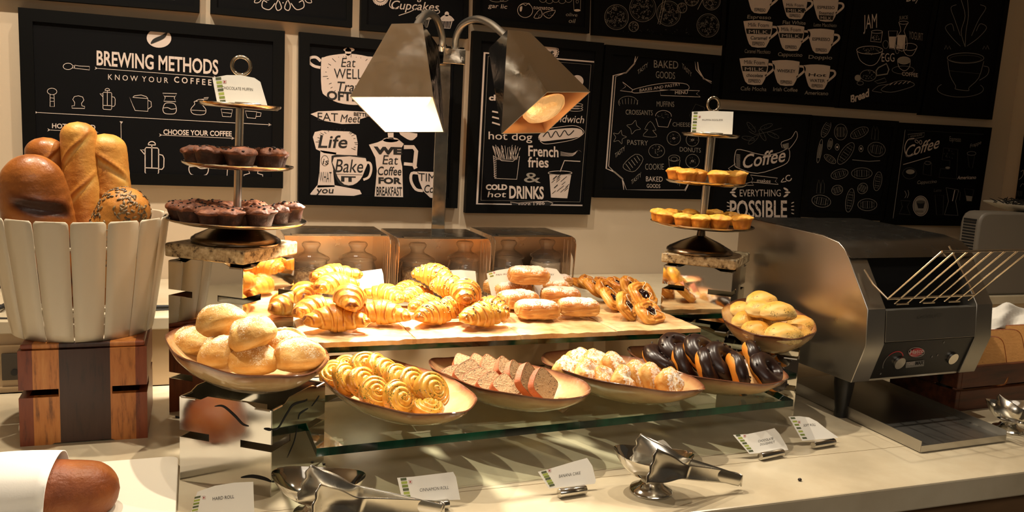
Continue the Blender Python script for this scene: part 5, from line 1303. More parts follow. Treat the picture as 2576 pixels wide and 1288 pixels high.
class Ink:
    """collects print in photo-traced coordinates and lays it on a real flat surface"""
    def __init__(s, fn): s.fn = fn; s.m = {}
    def mb(s, m): return s.m.setdefault(m, MB())
    def text(s, st, u0, v0, u1, v1, h, m='ink', weight=0., shear=0., space=1., lift=0):
        V, F = glyphs(st, weight, space); L = math.hypot(u1 - u0, v1 - v0); dx, dy = (u1 - u0), (v1 - v0)
        s.mb(m).add([s.fn(u0 + dx * x + shear * h * y, v0 + dy * x - h * y, lift) for x, y in V], F); return s
    def line(s, pts, w=1.2, m='ink', close=False, smooth=0, lift=0):
        P = [np.array(p, float) for p in pts]
        if close: P = P + [P[0]]
        if smooth:
            Q = []
            for i in range(len(P) - 1):
                p0 = P[i - 1] if i > 0 else (P[-2] if close else P[i]); p3 = P[i + 2] if i + 2 < len(P) else (P[1] if close else P[i + 1]); p1, p2 = P[i], P[i + 1]
                for k in range(smooth):
                    t = k / smooth; Q.append(.5 * ((2 * p1) + (-p0 + p2) * t + (2 * p0 - 5 * p1 + 4 * p2 - p3) * t * t + (-p0 + 3 * p1 - 3 * p2 + p3) * t ** 3))
            P = Q + [P[-1]]
        rows = []; n = len(P)
        for i in range(n):
            a = P[i - 1] if i > 0 else (P[-2] if close and n > 2 else P[i]); b = P[i + 1] if i < n - 1 else (P[1] if close and n > 2 else P[i])
            d = b - a; l = np.linalg.norm(d); d = d / l if l > 1e-9 else np.array([1., 0]); nn = np.array([-d[1], d[0]]) * w / 2
            rows.append([s.fn(*(P[i] + nn), lift), s.fn(*(P[i] - nn), lift)])
        s.mb(m).grid(rows); return s
    def fill(s, pts, m='ink', smooth=0, lift=0):
        P = [np.array(p, float) for p in pts]
        if smooth:
            Q = []; n = len(P)
            for i in range(n):
                p0, p1, p2, p3 = P[i - 1], P[i], P[(i + 1) % n], P[(i + 2) % n]
                for k in range(smooth):
                    t = k / smooth; Q.append(.5 * ((2 * p1) + (-p0 + p2) * t + (2 * p0 - 5 * p1 + 4 * p2 - p3) * t * t + (-p0 + 3 * p1 - 3 * p2 + p3) * t ** 3))
            P = Q
        s.mb(m).add([s.fn(*p, lift) for p in P], [tuple(range(len(P)))]); return s
    def ell(s, u, v, a, b, w=1.2, m='ink', rot=0, a0=0, a1=360, lift=0):
        r = R_(rot); pts = []
        for i in range(33):
            t = R_(a0 + (a1 - a0) * i / 32); x, y = a * math.cos(t), b * math.sin(t); pts.append((u + x * math.cos(r) - y * math.sin(r), v + x * math.sin(r) + y * math.cos(r)))
        return s.line(pts, w, m, lift=lift) if w else s.fill(pts[:-1], m, lift=lift)
    def build(s, parent, names, inv=None):
        parent = BASE.get(parent.name, parent)
        for m, mb in s.m.items():
            o = mb.build(names.get(m, 'printed_artwork'), MT[m], parent, smooth=False)
            if inv is not None: o.matrix_parent_inverse = inv

YF = 2.694; YP = 2.700
BASE = {}
def poster(label, cn, border=22):
    """framed chalkboard print on the back wall; cn = TL,TR,BR,BL outer frame corners"""
    Q = [aty(u, v, YF) for u, v in cn]; c = sum(Q) / 4
    t = thing('framed_poster', label, 'poster', (c[0], YF, c[2]), group=None)
    q = [np.array([p[0] - c[0], 0, p[2] - c[2]]) for p in Q]
    ctr = sum(q) / 4; bw = border
    inn = []
    for i in range(4):
        a, b_, d_ = q[i], q[(i + 1) % 4], q[i - 1]
        e1 = (b_ - a) / np.linalg.norm(b_ - a); e2 = (d_ - a) / np.linalg.norm(d_ - a); inn.append(a + (e1 + e2) * bw * .00112)
    V = [tuple(p) for p in q] + [tuple(p) for p in inn] + [tuple(p + np.array([0, .0255, 0])) for p in q] + [tuple(p + np.array([0, .0062, 0])) for p in inn]
    F = []
    for i in range(4):
        j = (i + 1) % 4; F += [(i, j, 4 + j, 4 + i), (8 + i, 8 + j, j, i), (4 + i, 4 + j, 12 + j, 12 + i)]
    MB().add(V, F).build('frame', MT['frame'], t, smooth=False)
    BASE[t.name] = MB().add([tuple(p + np.array([0, .006, 0])) for p in inn], [(0, 1, 2, 3)]).build('board', MT['board'], t, smooth=False)
    loc = np.array([c[0], YF, c[2]])
    def fn(u, v, lift=0):
        p = aty(u, v, YP - .0004 - .0003 * lift); return tuple(p - loc)
    return t, Ink(fn)
NM = {'ink': 'white_print', 'chalk': 'grey_print', 'faint': 'faint_print', 'inkblack': 'black_lettering'}
rs = random.Random(11)
def rays(k, cx_, cy_, r0, r1, n, m='inkblack', w=1.2, a0=0, a1=360, ky=1.):
    for i in range(n):
        a = R_(a0 + (a1 - a0) * (i + rs.uniform(-.3, .3)) / n); q0 = r0 * rs.uniform(.92, 1.1); q1 = r1 * rs.uniform(.85, 1.0)
        k.line([(cx_ + q0 * math.cos(a), cy_ + q0 * ky * math.sin(a)), (cx_ + q1 * math.cos(a), cy_ + q1 * ky * math.sin(a))], w, m, lift=1)
def scrib(k, cx_, cy_, a, b_, n, m='chalk', w=.9):
    for i in range(n):
        t = rs.uniform(0, 6.28); q = rs.random() ** .5; x, y = cx_ + a * q * math.cos(t), cy_ + b_ * q * math.sin(t); d = rs.uniform(0, 6.28); L = rs.uniform(.1, .35) * min(a, b_)
        k.line([(x, y), (x + L * math.cos(d), y + L * math.sin(d)), (x + L * math.cos(d + .8), y + L * math.sin(d + .8))], w, m)
def arrow(k, x0, y0, x1, y1, w=1.3, m='ink'):
    k.line([(x0, y0), (x1, y1)], w, m); d = np.array([x1 - x0, y1 - y0]); d = d / np.linalg.norm(d); n = np.array([-d[1], d[0]])
    for (p, s) in ((np.array([x1, y1]), 1), (np.array([x0, y0]), 1)):
        k.fill([tuple(p), tuple(p - d * 8 + n * 4), tuple(p - d * 5), tuple(p - d * 8 - n * 4)], m)
def press(k, u, v, s, m='ink', w=1.6):
    k.line([(u - .5 * s, v - .9 * s), (u - .42 * s, v - s), (u + .42 * s, v - .96 * s), (u + .5 * s, v - .86 * s), (u + .5 * s, v + .85 * s), (u + .42 * s, v + s), (u - .42 * s, v + .95 * s), (u - .5 * s, v + .85 * s)], w, m, close=True)
    k.line([(u - .5 * s, v + .5 * s), (u + .5 * s, v + .54 * s)], w, m); k.line([(u, v - s), (u, v + .5 * s)], w, m)
    k.line([(u - .5 * s, v - .45 * s), (u - .85 * s, v - .85 * s), (u - .5 * s, v - .8 * s)], w, m)
    k.line([(u + .5 * s, v - .5 * s), (u + .8 * s, v - .42 * s), (u + .9 * s, v - .2 * s), (u + .88 * s, v + .45 * s), (u + .75 * s, v + .62 * s), (u + .5 * s, v + .6 * s)], w, m)
    k.ell(u, v - 1.22 * s, .26 * s, .22 * s, w, m, a0=180, a1=360); k.line([(u - .28 * s, v - 1.2 * s), (u + .28 * s, v - 1.18 * s)], w, m); k.line([(u, v - 1.2 * s), (u, v - s)], w, m)
def chemex(k, u, v, s, m='ink', w=1.6):
    k.line([(u - .72 * s, v - 1.1 * s), (u + .72 * s, v - 1.06 * s), (u + .45 * s, v - .62 * s), (u + .62 * s, v - .25 * s), (u - .6 * s, v - .29 * s), (u - .45 * s, v - .66 * s)], w, m, close=True)
    k.line([(u - .5 * s, v - .8 * s), (u + .5 * s, v - .77 * s)], w, m)
    k.line([(u - .4 * s, v - .1 * s), (u + .42 * s, v - .06 * s), (u + .66 * s, v + .4 * s), (u + .62 * s, v + .8 * s), (u + .35 * s, v + .98 * s), (u - .42 * s, v + .95 * s), (u - .66 * s, v + .7 * s), (u - .66 * s, v + .35 * s)], w, m, close=True, smooth=4)
    k.line([(u - .62 * s, v + .38 * s), (u - .2 * s, v + .35 * s), (u + .15 * s, v + .5 * s), (u + .62 * s, v + .45 * s)], w, m, smooth=4)

# ------------------------------------------------------------------ posters
t, k = poster('large black poster headed BREWING METHODS, behind the chocolate muffin stand', [(45, 18), (717, 78), (712, 474), (60, 458)], 30)
k.ell(400, 96, 31, 24, 0, 'ink', 2); k.fill([(379, 110), (386, 98), (408, 88), (420, 80), (421, 84), (413, 96), (392, 106)], 'inkblack', 4, lift=2)
k.text('BREWING METHODS', 243, 163, 549, 187, 37, 'ink', .022)
arrow(k, 246, 172, 545, 195, 1.2); k.text('K N O W  Y O U R', 272, 200, 423, 209, 14, 'ink', .012); k.text('C O F F E E', 438, 207, 532, 215, 15, 'ink', .014)
k.ell(171, 167, 12, 8, 1.4); k.line([(182, 165), (187, 166), (187, 171), (182, 171)], 1.2); k.line([(188, 164), (199, 166), (225, 167), (225, 176), (199, 173), (188, 172)], 1.3, close=True)
k.ell(131, 230, 12, 8, 1.3, rot=4); k.line([(126, 238), (136, 239), (137, 268), (126, 268)], 1.3, close=True); k.line([(126, 255), (137, 255)], 1.1); k.line([(126, 246), (136, 247)], 1.1)
k.line([(187, 266), (188, 258), (183, 250), (187, 243), (197, 241), (208, 244), (211, 252), (205, 260), (206, 266), (213, 268), (213, 273), (181, 272), (181, 266)], 1.4, close=True)
press(k, 270, 254, 22, w=1.4)
k.line([(334, 245), (372, 248), (372, 280), (340, 278), (325, 244), (335, 268)], 1.4); k.line([(334, 245), (338, 241), (355, 239), (368, 243), (372, 248)], 1.4); k.line([(372, 252), (380, 256), (381, 268), (372, 275)], 1.4)
chemex(k, 427, 262, 25, w=1.5)
k.line([(489, 255), (512, 256), (508, 262), (518, 276), (513, 288), (487, 287), (480, 275), (490, 262)], 1.4, close=True, smooth=3); k.line([(482, 277), (518, 279)], 1.1); k.line([(492, 254), (500, 250), (512, 251), (513, 254)], 1.3); k.line([(503, 250), (522, 249), (525, 245), (513, 246)], 1.3)
k.line([(556, 274), (585, 276), (581, 294), (560, 293)], 1.4, close=True); k.line([(560, 283), (583, 285)], 1.1); k.line([(617, 279), (646, 281), (643, 298), (622, 296)], 1.4, close=True); k.line([(646, 282), (657, 284), (655, 293), (644, 293)], 1.4)
arrow(k, 95, 283, 683, 314, 1.3); k.text('HOT OR ICED', 131, 322, 240, 326, 12, 'ink', .02); arrow(k, 127, 327, 247, 333, 1.2)
k.line([(304, 308), (307, 452)], 1.2); k.fill([(301, 305), (309, 306), (305, 312)], 'ink')
k.text('CHOOSE YOUR COFFEE', 411, 338, 583, 343, 13, 'ink', .022); arrow(k, 408, 340, 590, 348, 1.2)
for i, (a, b_) in enumerate(((360, 5), (371, 9), (383, 5), (396, 3), (409, 3), (421, 4), (433, 3))): k.line([(146, a), (153, a)], b_ * .6)
press(k, 382, 405, 34, w=2.4); chemex(k, 500, 406, 36, w=2.2); k.line([(574, 395), (571, 446), (603, 449)], 2); k.line([(612, 449), (614, 440), (628, 436), (624, 425), (650, 425), (648, 436), (661, 440), (661, 450)], 2.2, close=True)
k.line([(75, 42), (700, 93)], .8, 'faint')
k.build(t, NM)
t, k = poster('blank-bottomed black poster cut off at the top left corner', [(-60, -260), (506, -215), (502, 31), (-50, -14)], 14)
k.line([(60, -30), (440, 0)], 1, 'faint'); k.build(t, NM)
t, k = poster('black poster with white scroll flourishes, cut off by the top edge', [(532, -190), (890, -160), (886, 69), (529, 33)], 16)
for s in (-1, 1):
    c = 712; k.line([(c + s * 6, -10), (c + s * 18, 12), (c + s * 14, 26), (c + s * 4, 20), (c + s * 10, 2)], 2.2, smooth=5); k.line([(c + s * 20, 8), (c + s * 34, 24), (c + s * 52, 18), (c + s * 50, 2), (c + s * 40, 6)], 2.2, smooth=5); k.line([(c + s * 46, -20), (c + s * 58, 4), (c + s * 72, 6), (c + s * 66, -8)], 1.8, smooth=5)
k.ell(712, 7, 1.6, 1.6, 0); k.line([(660, -20), (670, 0), (690, -6)], 1.6, smooth=4); k.build(t, NM)
t, k = poster('black poster with the word Cupcakes and two cupcakes, behind the lamp necks', [(912, -160), (1182, -135), (1178, 97), (907, 75)], 16)
k.ell(957, -4, 18, 14, 0)
for i in range(24): a = 2 * PI * i / 24; k.ell(957 + 18 * math.cos(a), -4 + 16 * math.sin(a), 2.2, 2.2, 0)
k.ell(957, -4, 11, 9, 1.4, 'inkblack', lift=1)
k.text('Cupcakes', 982, 22, 1102, 28, 22, 'ink', .004, .25); k.line([(1000, -6), (985, -2), (980, 14), (990, 22), (1004, 16)], 2, smooth=4); k.line([(1098, 16), (1106, 30), (1100, 34)], 1.8, smooth=4); k.line([(1003, 39), (1030, 30), (1050, 20)], 1.8, smooth=4); k.text('Baking', 1000, -4, 1060, 0, 18, 'ink', 0, .25)
def cupcake(k, u, v, s, m='ink'):
    k.line([(u - .8 * s, v), (u - .55 * s, v + 1.1 * s), (u + .5 * s, v + 1.15 * s), (u + .8 * s, v + .1 * s)], 1.3, m)
    for i in range(7): x = -.7 + 1.4 * i / 6; k.line([(u + x * s, v + .05 * s), (u + x * .7 * s, v + 1.1 * s)], .9, m)
    k.fill([(u - s, v), (u - .9 * s, v - .45 * s), (u - .4 * s, v - .8 * s), (u + .2 * s, v - .85 * s), (u + .8 * s, v - .5 * s), (u + s, v + .05 * s)], m, 3); k.ell(u, v - 1.0 * s, .32 * s, .36 * s, 0, m); scrib(k, u, v - .3 * s, .7 * s, .3 * s, 8, 'inkblack', .8)
cupcake(k, 1124, 52, 17); cupcake(k, 1066, 48, 18, 'chalk'); k.build(t, NM)
t, k = poster('black poster with drawn garlic, tomatoes and olive oil above the right lamp', [(1199, -170), (1490, -150), (1483, 84), (1194, 59)], 16)
k.text('gar lic', 1228, 19, 1275, 22, 11, 'ink', 0, .2); k.text('tomatoe', 1341, 23, 1391, 25, 10, 'ink', 0, .2); k.text('olive', 1423, 40, 1452, 42, 9, 'chalk', 0, .2); k.text('oil', 1430, 57, 1446, 58, 11, 'chalk', 0, .2)
k.ell(1321, 26, 19, 18, 1.2); k.line([(1308, 14), (1316, 10), (1322, 14), (1330, 8), (1334, 13)], 1.2, smooth=3); k.fill([(1308, 18), (1314, 16), (1312, 28), (1308, 28)], 'ink', 2)
k.line([(1343, 44), (1358, 24), (1364, 36), (1358, 45)], 1.2, close=True, smooth=3); k.line([(1367, 34), (1382, 46), (1397, 26)], 1.2, close=True, smooth=4); scrib(k, 1352, 38, 8, 6, 5, 'ink', .8); scrib(k, 1384, 36, 9, 5, 6, 'ink', .8)
k.line([(1442, -20), (1444, 26), (1460, 28), (1461, -20)], 1, 'chalk'); k.ell(1452, 26, 8, 3, 0, 'ink'); k.ell(1452, 4, 3, 4, .9, 'chalk')
for i in range(5): k.ell(1366 + 16 * i, -2 + 3 * (i % 2), 9, 8, 1.1, 'chalk')
k.ell(1250, -4, 20, 9, 1.1, 'chalk'); k.ell(1268, -4, 12, 8, 1, 'chalk'); k.build(t, NM)
t, k = poster('black poster with chalk-drawn round food bowls, top centre right', [(1498, -150), (1834, -120), (1823, 114), (1493, 87)], 16)
for u, v, r in ((1551, 43, 30), (1617, 20, 33), (1682, 34, 30), (1781, 64, 28), (1594, 67, 12), (1716, 20, 12), (1790, 2, 22), (1740, -4, 18)):
    k.ell(u, v, r, r * 1.05, 1, 'chalk'); k.ell(u, v, r * .88, r * .92, .8, 'faint'); scrib(k, u, v, r * .8, r * .85, int(r * 1.6), 'chalk', .7)
for i in range(20): scrib(k, rs.uniform(1520, 1815), rs.uniform(70, 95), 8, 6, 2, 'faint', .8)
k.line([(1655, 60), (1668, 0)], 1.4, 'chalk'); k.line([(1660, 62), (1674, 0)], 1.4, 'chalk'); k.line([(1755, 24), (1772, -10)], 1.4, 'chalk'); k.build(t, NM)

t, k = poster('black kitchen-sayings poster with white pot, mixer and coffee pot, behind the left lamp', [(753, 80), (1168, 120), (1151, 524), (750, 515)], 28)
k.fill([(808, 153), (815, 144), (840, 138), (880, 135), (925, 142), (950, 152), (952, 230), (940, 250), (918, 261), (890, 264), (850, 258), (822, 243), (809, 225)], 'ink', 3)
k.ell(876, 130, 8, 10, 0); k.ell(878, 125, 14, 5, 0); k.line([(806, 170), (790, 166), (778, 156), (780, 146), (795, 144), (807, 154)], 7, 'ink', smooth=4)
rays(k, 880, 190, 55, 68, 30, w=1.3, ky=.85)
k.text('Eat', 858, 168, 893, 169, 24, 'inkblack', -.003, .15, lift=2); k.text('WELL', 840, 197, 912, 199, 26, 'inkblack', .0, lift=2); k.text('Travel', 845, 228, 925, 232, 24, 'inkblack', .008, .2, lift=2); k.text('OFTEN', 822, 250, 925, 256, 22, 'inkblack', .035, lift=2)
k.fill([(781, 287), (800, 280), (860, 278), (918, 281), (930, 292), (905, 300), (905, 311), (860, 312), (815, 304)], 'ink')
k.text('EAT', 799, 303, 850, 305, 21, 'inkblack', 0, lift=2); k.text('Meet', 856, 307, 905, 308, 20, 'inkblack', .0, .2, lift=2); k.text('BETTER', 890, 291, 932, 294, 9, 'inkblack', .03, lift=2)
k.fill([(787, 345), (792, 332), (810, 328), (880, 331), (896, 340), (900, 360), (898, 395), (870, 392), (838, 388), (815, 385), (795, 375)], 'ink')
k.fill([(806, 378), (846, 384), (838, 430), (842, 470), (798, 472), (804, 430)], 'ink'); k.fill([(798, 466), (842, 466), (880, 473), (905, 478), (910, 488), (885, 494), (785, 492), (780, 488), (788, 478)], 'ink')
k.text('Life', 800, 371, 872, 372, 32, 'inkblack', .012, .2, lift=2); rays(k, 848, 358, 44, 55, 22, w=1.2, ky=.7, a0=-180, a1=40)
k.ell(817, 404, 9, 13, 1, 'inkblack', lift=2); k.text('is', 811, 413, 826, 414, 15, 'inkblack', 0, .2, lift=2); k.text('WHAT', 803, 458, 834, 459, 28, 'inkblack', -.01, lift=2); k.text('you', 795, 486, 838, 486, 16, 'inkblack', .015, .15, lift=2)
k.fill([(834, 392), (866, 390), (919, 396), (916, 430), (905, 455), (885, 468), (860, 468), (845, 450), (838, 425)], 'inkblack', 2, lift=1)
k.fill([(840, 396), (920, 398), (917, 430), (906, 452), (888, 465), (866, 464), (850, 446), (843, 425)], 'ink', 2, lift=2)
k.line([(917, 410), (930, 410), (934, 425), (928, 445), (914, 452)], 6, 'ink', smooth=4); k.text('Bake', 843, 433, 912, 434, 34, 'inkblack', .004, .15, lift=3); k.text('IT', 858, 456, 895, 457, 13, 'inkblack', .05, lift=3); k.line([(845, 438), (912, 440)], 1, 'inkblack', lift=3)
k.fill([(928, 364), (950, 358), (972, 348), (1004, 352), (1016, 362), (1010, 372), (1008, 400), (1012, 420), (1014, 496), (942, 496), (948, 430), (944, 396)], 'ink'); k.fill([(977, 348), (975, 334), (990, 334), (990, 350)], 'ink'); k.ell(983, 352, 20, 6, 0)
k.line([(1016, 370), (1040, 370), (1047, 380), (1043, 418), (1046, 424)], 10, 'ink'); k.line([(1016, 412), (1038, 414)], 8, 'ink')
k.text('WE', 940, 386, 1012, 388, 17, 'inkblack', .06, lift=2); k.text('Eat', 962, 413, 1000, 414, 24, 'inkblack', 0, .15, lift=2); k.text('Coffee', 949, 440, 1009, 441, 22, 'inkblack', .012, .12, lift=2); k.text('FOR', 952, 461, 1010, 462, 15, 'inkblack', .045, lift=2); k.text('BREAKFAST', 947, 491, 1011, 492, 22, 'inkblack', .02, lift=2)
k.fill([(1004, 333), (1050, 336), (1042, 350), (1032, 353), (1018, 346)], 'ink', 2); k.fill([(1050, 431), (1098, 433), (1096, 500), (1082, 497), (1064, 480), (1054, 455)], 'ink'); k.line([(1052, 436), (1036, 436), (1034, 455), (1046, 476), (1064, 480)], 7, 'ink', smooth=3); k.text('TIME', 1053, 455, 1110, 458, 21, 'inkblack', 0, lift=2); k.text('Coffee', 1066, 484, 1120, 486, 20, 'inkblack', .01, .15, lift=2)
k.build(t, NM)

t, k = poster('black fast-food poster with hot dog, French fries and cold drinks lettering', [(1191, 77), (1520, 108), (1484, 540), (1171, 536)], 26)
k.line([(1219, 133), (1497, 156), (1468, 517), (1200, 513)], 6, 'ink', close=True); k.line([(1228, 141), (1487, 163), (1459, 508), (1210, 504)], 1, 'chalk', close=True)
k.ell(1384, 130, 20, 19, 0)
for i in range(20): a = 2 * PI * i / 20; k.ell(1384 + 20 * math.cos(a), 130 + 19 * math.sin(a), 2.6, 2.6, 0)
k.text('Best', 1352, 137, 1394, 139, 14, 'inkblack', .03, lift=2); k.ell(1452, 204, 16, 15, 0)
k.text('hot dog', 1229, 350, 1339, 354, 20, 'ink', .004); k.text('chicken', 1230, 252, 1310, 254, 14, 'ink', .04); k.text('Sandwich', 1380, 306, 1468, 310, 19, 'ink', .004, .2)
k.fill([(1356, 340), (1380, 328), (1440, 322), (1464, 328), (1458, 344), (1400, 352), (1360, 355)], 'ink', 3); k.line([(1355, 346), (1362, 358), (1380, 362), (1440, 352), (1466, 338), (1466, 326), (1440, 316), (1370, 325)], 1.3, 'ink', smooth=4); k.line([(1366, 344), (1378, 332), (1386, 346), (1398, 330), (1408, 344), (1420, 328), (1430, 340), (1444, 328)], 2.4, 'inkblack', smooth=4, lift=2)
for i in range(3): k.line([(1238, 280 + i * 14), (1258, 284 + i * 15)], 4, 'ink'); k.ell(1448, 264 + 6 * i, 18, 4, 1, 'ink')
k.line([(1241, 391), (1245, 449), (1300, 451), (1307, 393), (1290, 406), (1262, 404)], 1.4, close=True)
for i in range(14):
    x = 1238 + i * 5.2; k.line([(x + rs.uniform(-10, 6), 364 + rs.uniform(0, 10)), (1250 + i * 3.6, 402)], 1, 'ink'); k.line([(x + 3 + rs.uniform(-10, 6), 364 + rs.uniform(0, 10)), (1253 + i * 3.6, 402)], 1, 'ink')
for i in range(12): k.line([(1242, 394 + i * 4.5), (1249, 397 + i * 4.5)], 1.4, 'ink')
k.text('French', 1329, 392, 1405, 395, 27, 'ink', .02); k.text('fries', 1328, 420, 1380, 421, 26, 'ink', .02); k.text('&', 1318, 458, 1360, 460, 26, 'chalk', .005)
for q in range(4): k.line([(1410, 382 + q * 3), (1440, 386 + q * 2), (1455, 378), (1464, 384)], .9, 'ink', smooth=3)
k.fill([(1382, 440), (1437, 440), (1427, 499), (1386, 497)], 'ink'); k.ell(1409, 435, 30, 5, 1.4); k.line([(1409, 432), (1420, 404), (1460, 406)], 2.2)
for i in range(20): x = rs.uniform(1386, 1425); y = rs.uniform(445, 488); k.line([(x, y), (x + 9, y - 8)], 1.2, 'inkblack', lift=2)
k.text('COLD', 1222, 477, 1276, 477, 13, 'ink', .05); k.text('hot', 1226, 496, 1272, 496, 15, 'ink', .006, .2); k.text('DRINKS', 1281, 498, 1368, 500, 31, 'ink', .03)
k.fill([(1284, 508), (1302, 510), (1378, 506), (1391, 510), (1386, 516), (1376, 518), (1310, 524), (1290, 520)], 'inkblack', lift=2); k.line([(1284, 508), (1302, 511), (1378, 506), (1391, 511), (1384, 518), (1310, 524), (1290, 521)], 1.3, 'ink', close=True, lift=3); k.text('since 1986', 1304, 519, 1370, 515, 10, 'ink', .004, lift=4)
k.build(t, NM)

t, k = poster('black BAKED GOODS poster with a notched double border, behind the golden muffin stand', [(1525, 112), (1817, 140), (1780, 502), (1495, 497)], 26)
def bd(o):
    A = [(1600 + o, 134 + o), (1754 - o, 148 + o)]; A2 = [(1797 - o, 208 + o * .6)]; 
    pts = [(1600 + o, 134 + o), (1754 - o, 148 + o)] + [(1754 - o + 3, 175), (1770, 198), (1797 - o, 208 + o * .4)] + [(1780 - o, 430 - o)] + [(1740, 445), (1722, 484 - o)] + [(1570 + o, 484 - o)] + [(1566, 450), (1545, 432), (1525 + o, 424 - o)] + [(1543 + o, 190 + o * .4)] + [(1575, 183), (1596, 160)]
    return pts
k.line(bd(0), 3.4, 'ink', close=True); k.line(bd(6), 1.6, 'ink', close=True)
k.text('BAKED', 1645, 170, 1706, 173, 20, 'chalk', -.004); k.text('GOODS', 1650, 196, 1698, 199, 18, 'chalk', -.004)
k.text('TASTY', 1604, 188, 1630, 168, 12, 'chalk'); k.text('TASTY', 1716, 170, 1740, 194, 12, 'chalk'); k.text('TASTY', 1547, 398, 1572, 378, 12, 'chalk'); k.text('TASTY', 1588, 465, 1613, 444, 12, 'chalk'); k.text('TASTY', 1690, 452, 1712, 470, 10, 'chalk')
k.line([(1592, 226), (1620, 218), (1650, 212), (1690, 208), (1728, 212), (1730, 226), (1690, 226), (1640, 230), (1596, 234)], 1.3, 'ink', close=True, smooth=3); k.line([(1660, 226), (1760, 228), (1752, 236), (1762, 244), (1662, 240)], 1.3, 'ink', close=True); k.line([(1592, 226), (1566, 206), (1574, 218), (1560, 228), (1592, 232)], 1.2, 'ink')
k.text('BAKES AND PASTRY', 1609, 231, 1712, 215, 7.5, 'ink', .006); k.text('MENU', 1698, 237, 1730, 236, 8, 'ink', .006)
for st, a, b_, c_, d_, h in (('MUFFINS', 1652, 268, 1696, 269, 14), ('CROISSANTS', 1574, 288, 1642, 290, 13), ('CHEESECAKE', 1692, 318, 1770, 320, 11), ('PASTRY', 1578, 364, 1630, 366, 13), ('DONUTS', 1710, 381, 1763, 384, 12), ('COOKIE', 1623, 427, 1670, 427, 16)): k.text(st, a, b_, c_, d_, h, 'chalk', -.006)
k.text('BAKED', 1625, 456, 1667, 457, 13, 'ink', .0); k.text('GOODS', 1627, 472, 1661, 473, 10, 'ink', 0)
k.ell(1580, 258, 24, 16, 1, 'chalk', a0=150, a1=380)
for i in range(7): k.line([(1560 + i * 7, 262), (1557 + i * 8, 246 + abs(i - 3) * 2)], .8, 'chalk')
k.line([(1650, 298), (1656, 318), (1680, 320), (1688, 299)], 1.1, 'ink'); k.ell(1669, 292, 20, 14, 1, 'ink', a0=180, a1=365); scrib(k, 1669, 290, 14, 7, 14, 'chalk', .8)
k.line([(1735, 290), (1750, 262), (1772, 270), (1768, 300), (1740, 302)], .8, 'faint', close=True)
for cx_, cy_, n in ((1558, 345, 5), (1594, 320, 4)):
    pts = []
    for i in range(n * 2): a = 2 * PI * i / (n * 2) - 1.3; r = 18 if i % 2 == 0 else 9; pts.append((cx_ + r * math.cos(a), cy_ + r * math.sin(a)))
    k.line(pts, 1, 'chalk', close=True, smooth=4)
k.line([(1636, 305), (1622, 325), (1630, 326), (1618, 342), (1652, 344), (1642, 328), (1650, 327)], 1, 'chalk', close=True, smooth=3)
for u, v, r in ((1695, 348, 17), (1742, 352, 16), (1742, 405, 17)): k.ell(u, v, r, r, 1, 'chalk'); k.ell(u, v, 3, 2, .9, 'ink'); scrib(k, u, v, r * .7, r * .7, 10, 'faint', .8)
k.ell(1652, 380, 20, 17, 1, 'chalk'); scrib(k, 1655, 378, 14, 12, 16, 'chalk', .8); k.ell(1696, 398, 14, 8, 1, 'chalk'); k.ell(1696, 400, 8, 5, .9, 'chalk'); k.line([(1682, 400), (1684, 420), (1708, 422), (1711, 402)], 1, 'chalk')
k.line([(1568, 415), (1598, 388), (1618, 400), (1598, 430), (1576, 428)], 1.1, 'chalk', close=True, smooth=3)
for i in range(5): k.line([(1574 + i * 7, 412 - i * 5), (1586 + i * 6, 428 - i * 6)], 1.4, 'chalk')
k.build(t, NM)

tcup, kcup = poster('black coffee-menu poster with rows of white espresso cups, top right', [(1851, -170), (2169, -150), (2107, 270), (1816, 249)], 22)
def cup(u, v, s, bands, name):
    k = Ink(kcup.fn)
    k.fill([(u - s, v - .8 * s), (u - .9 * s, v - .95 * s), (u, v - 1.0 * s), (u + .85 * s, v - .9 * s), (u + .95 * s, v - .75 * s), (u + .85 * s, v + .1 * s), (u + .55 * s, v + .75 * s), (u + .35 * s, v + .85 * s), (u - .45 * s, v + .8 * s), (u - .75 * s, v + .3 * s)], 'ink', 2)
    k.line([(u + .9 * s, v - .55 * s), (u + 1.25 * s, v - .5 * s), (u + 1.28 * s, v - .2 * s), (u + .75 * s, v + .25 * s)], .16 * s, 'ink', smooth=4)
    yy = [-.55, -.1, .32, .7]; 
    for i, (st, bg) in enumerate(bands):
        y = v + yy[i + 4 - len(bands)] * s; w = (.85, .8, .68, .5)[i + 4 - len(bands)] * s
        if bg: k.fill([(u - w - 2, y - .34 * s), (u + w + 3, y - .30 * s), (u + w, y + .06 * s), (u - w, y + .02 * s)], 'inkblack', lift=1)
        if st: k.text(st, u - w * .82, y - .02 * s, u + w * .82, y + .02 * s, .24 * s if i + 4 - len(bands) != 0 else .28 * s, 'ink' if bg else 'inkblack', .012, .15 if st[1:].islower() else 0, lift=2)
    k.text(name, u - .95 * s, v + 1.22 * s, u + .8 * s, v + 1.28 * s, .28 * s, 'chalk', .012, .12)
    k.build(tcup, {'ink': 'cup_print', 'inkblack': 'cup_lettering', 'chalk': 'cup_caption'})
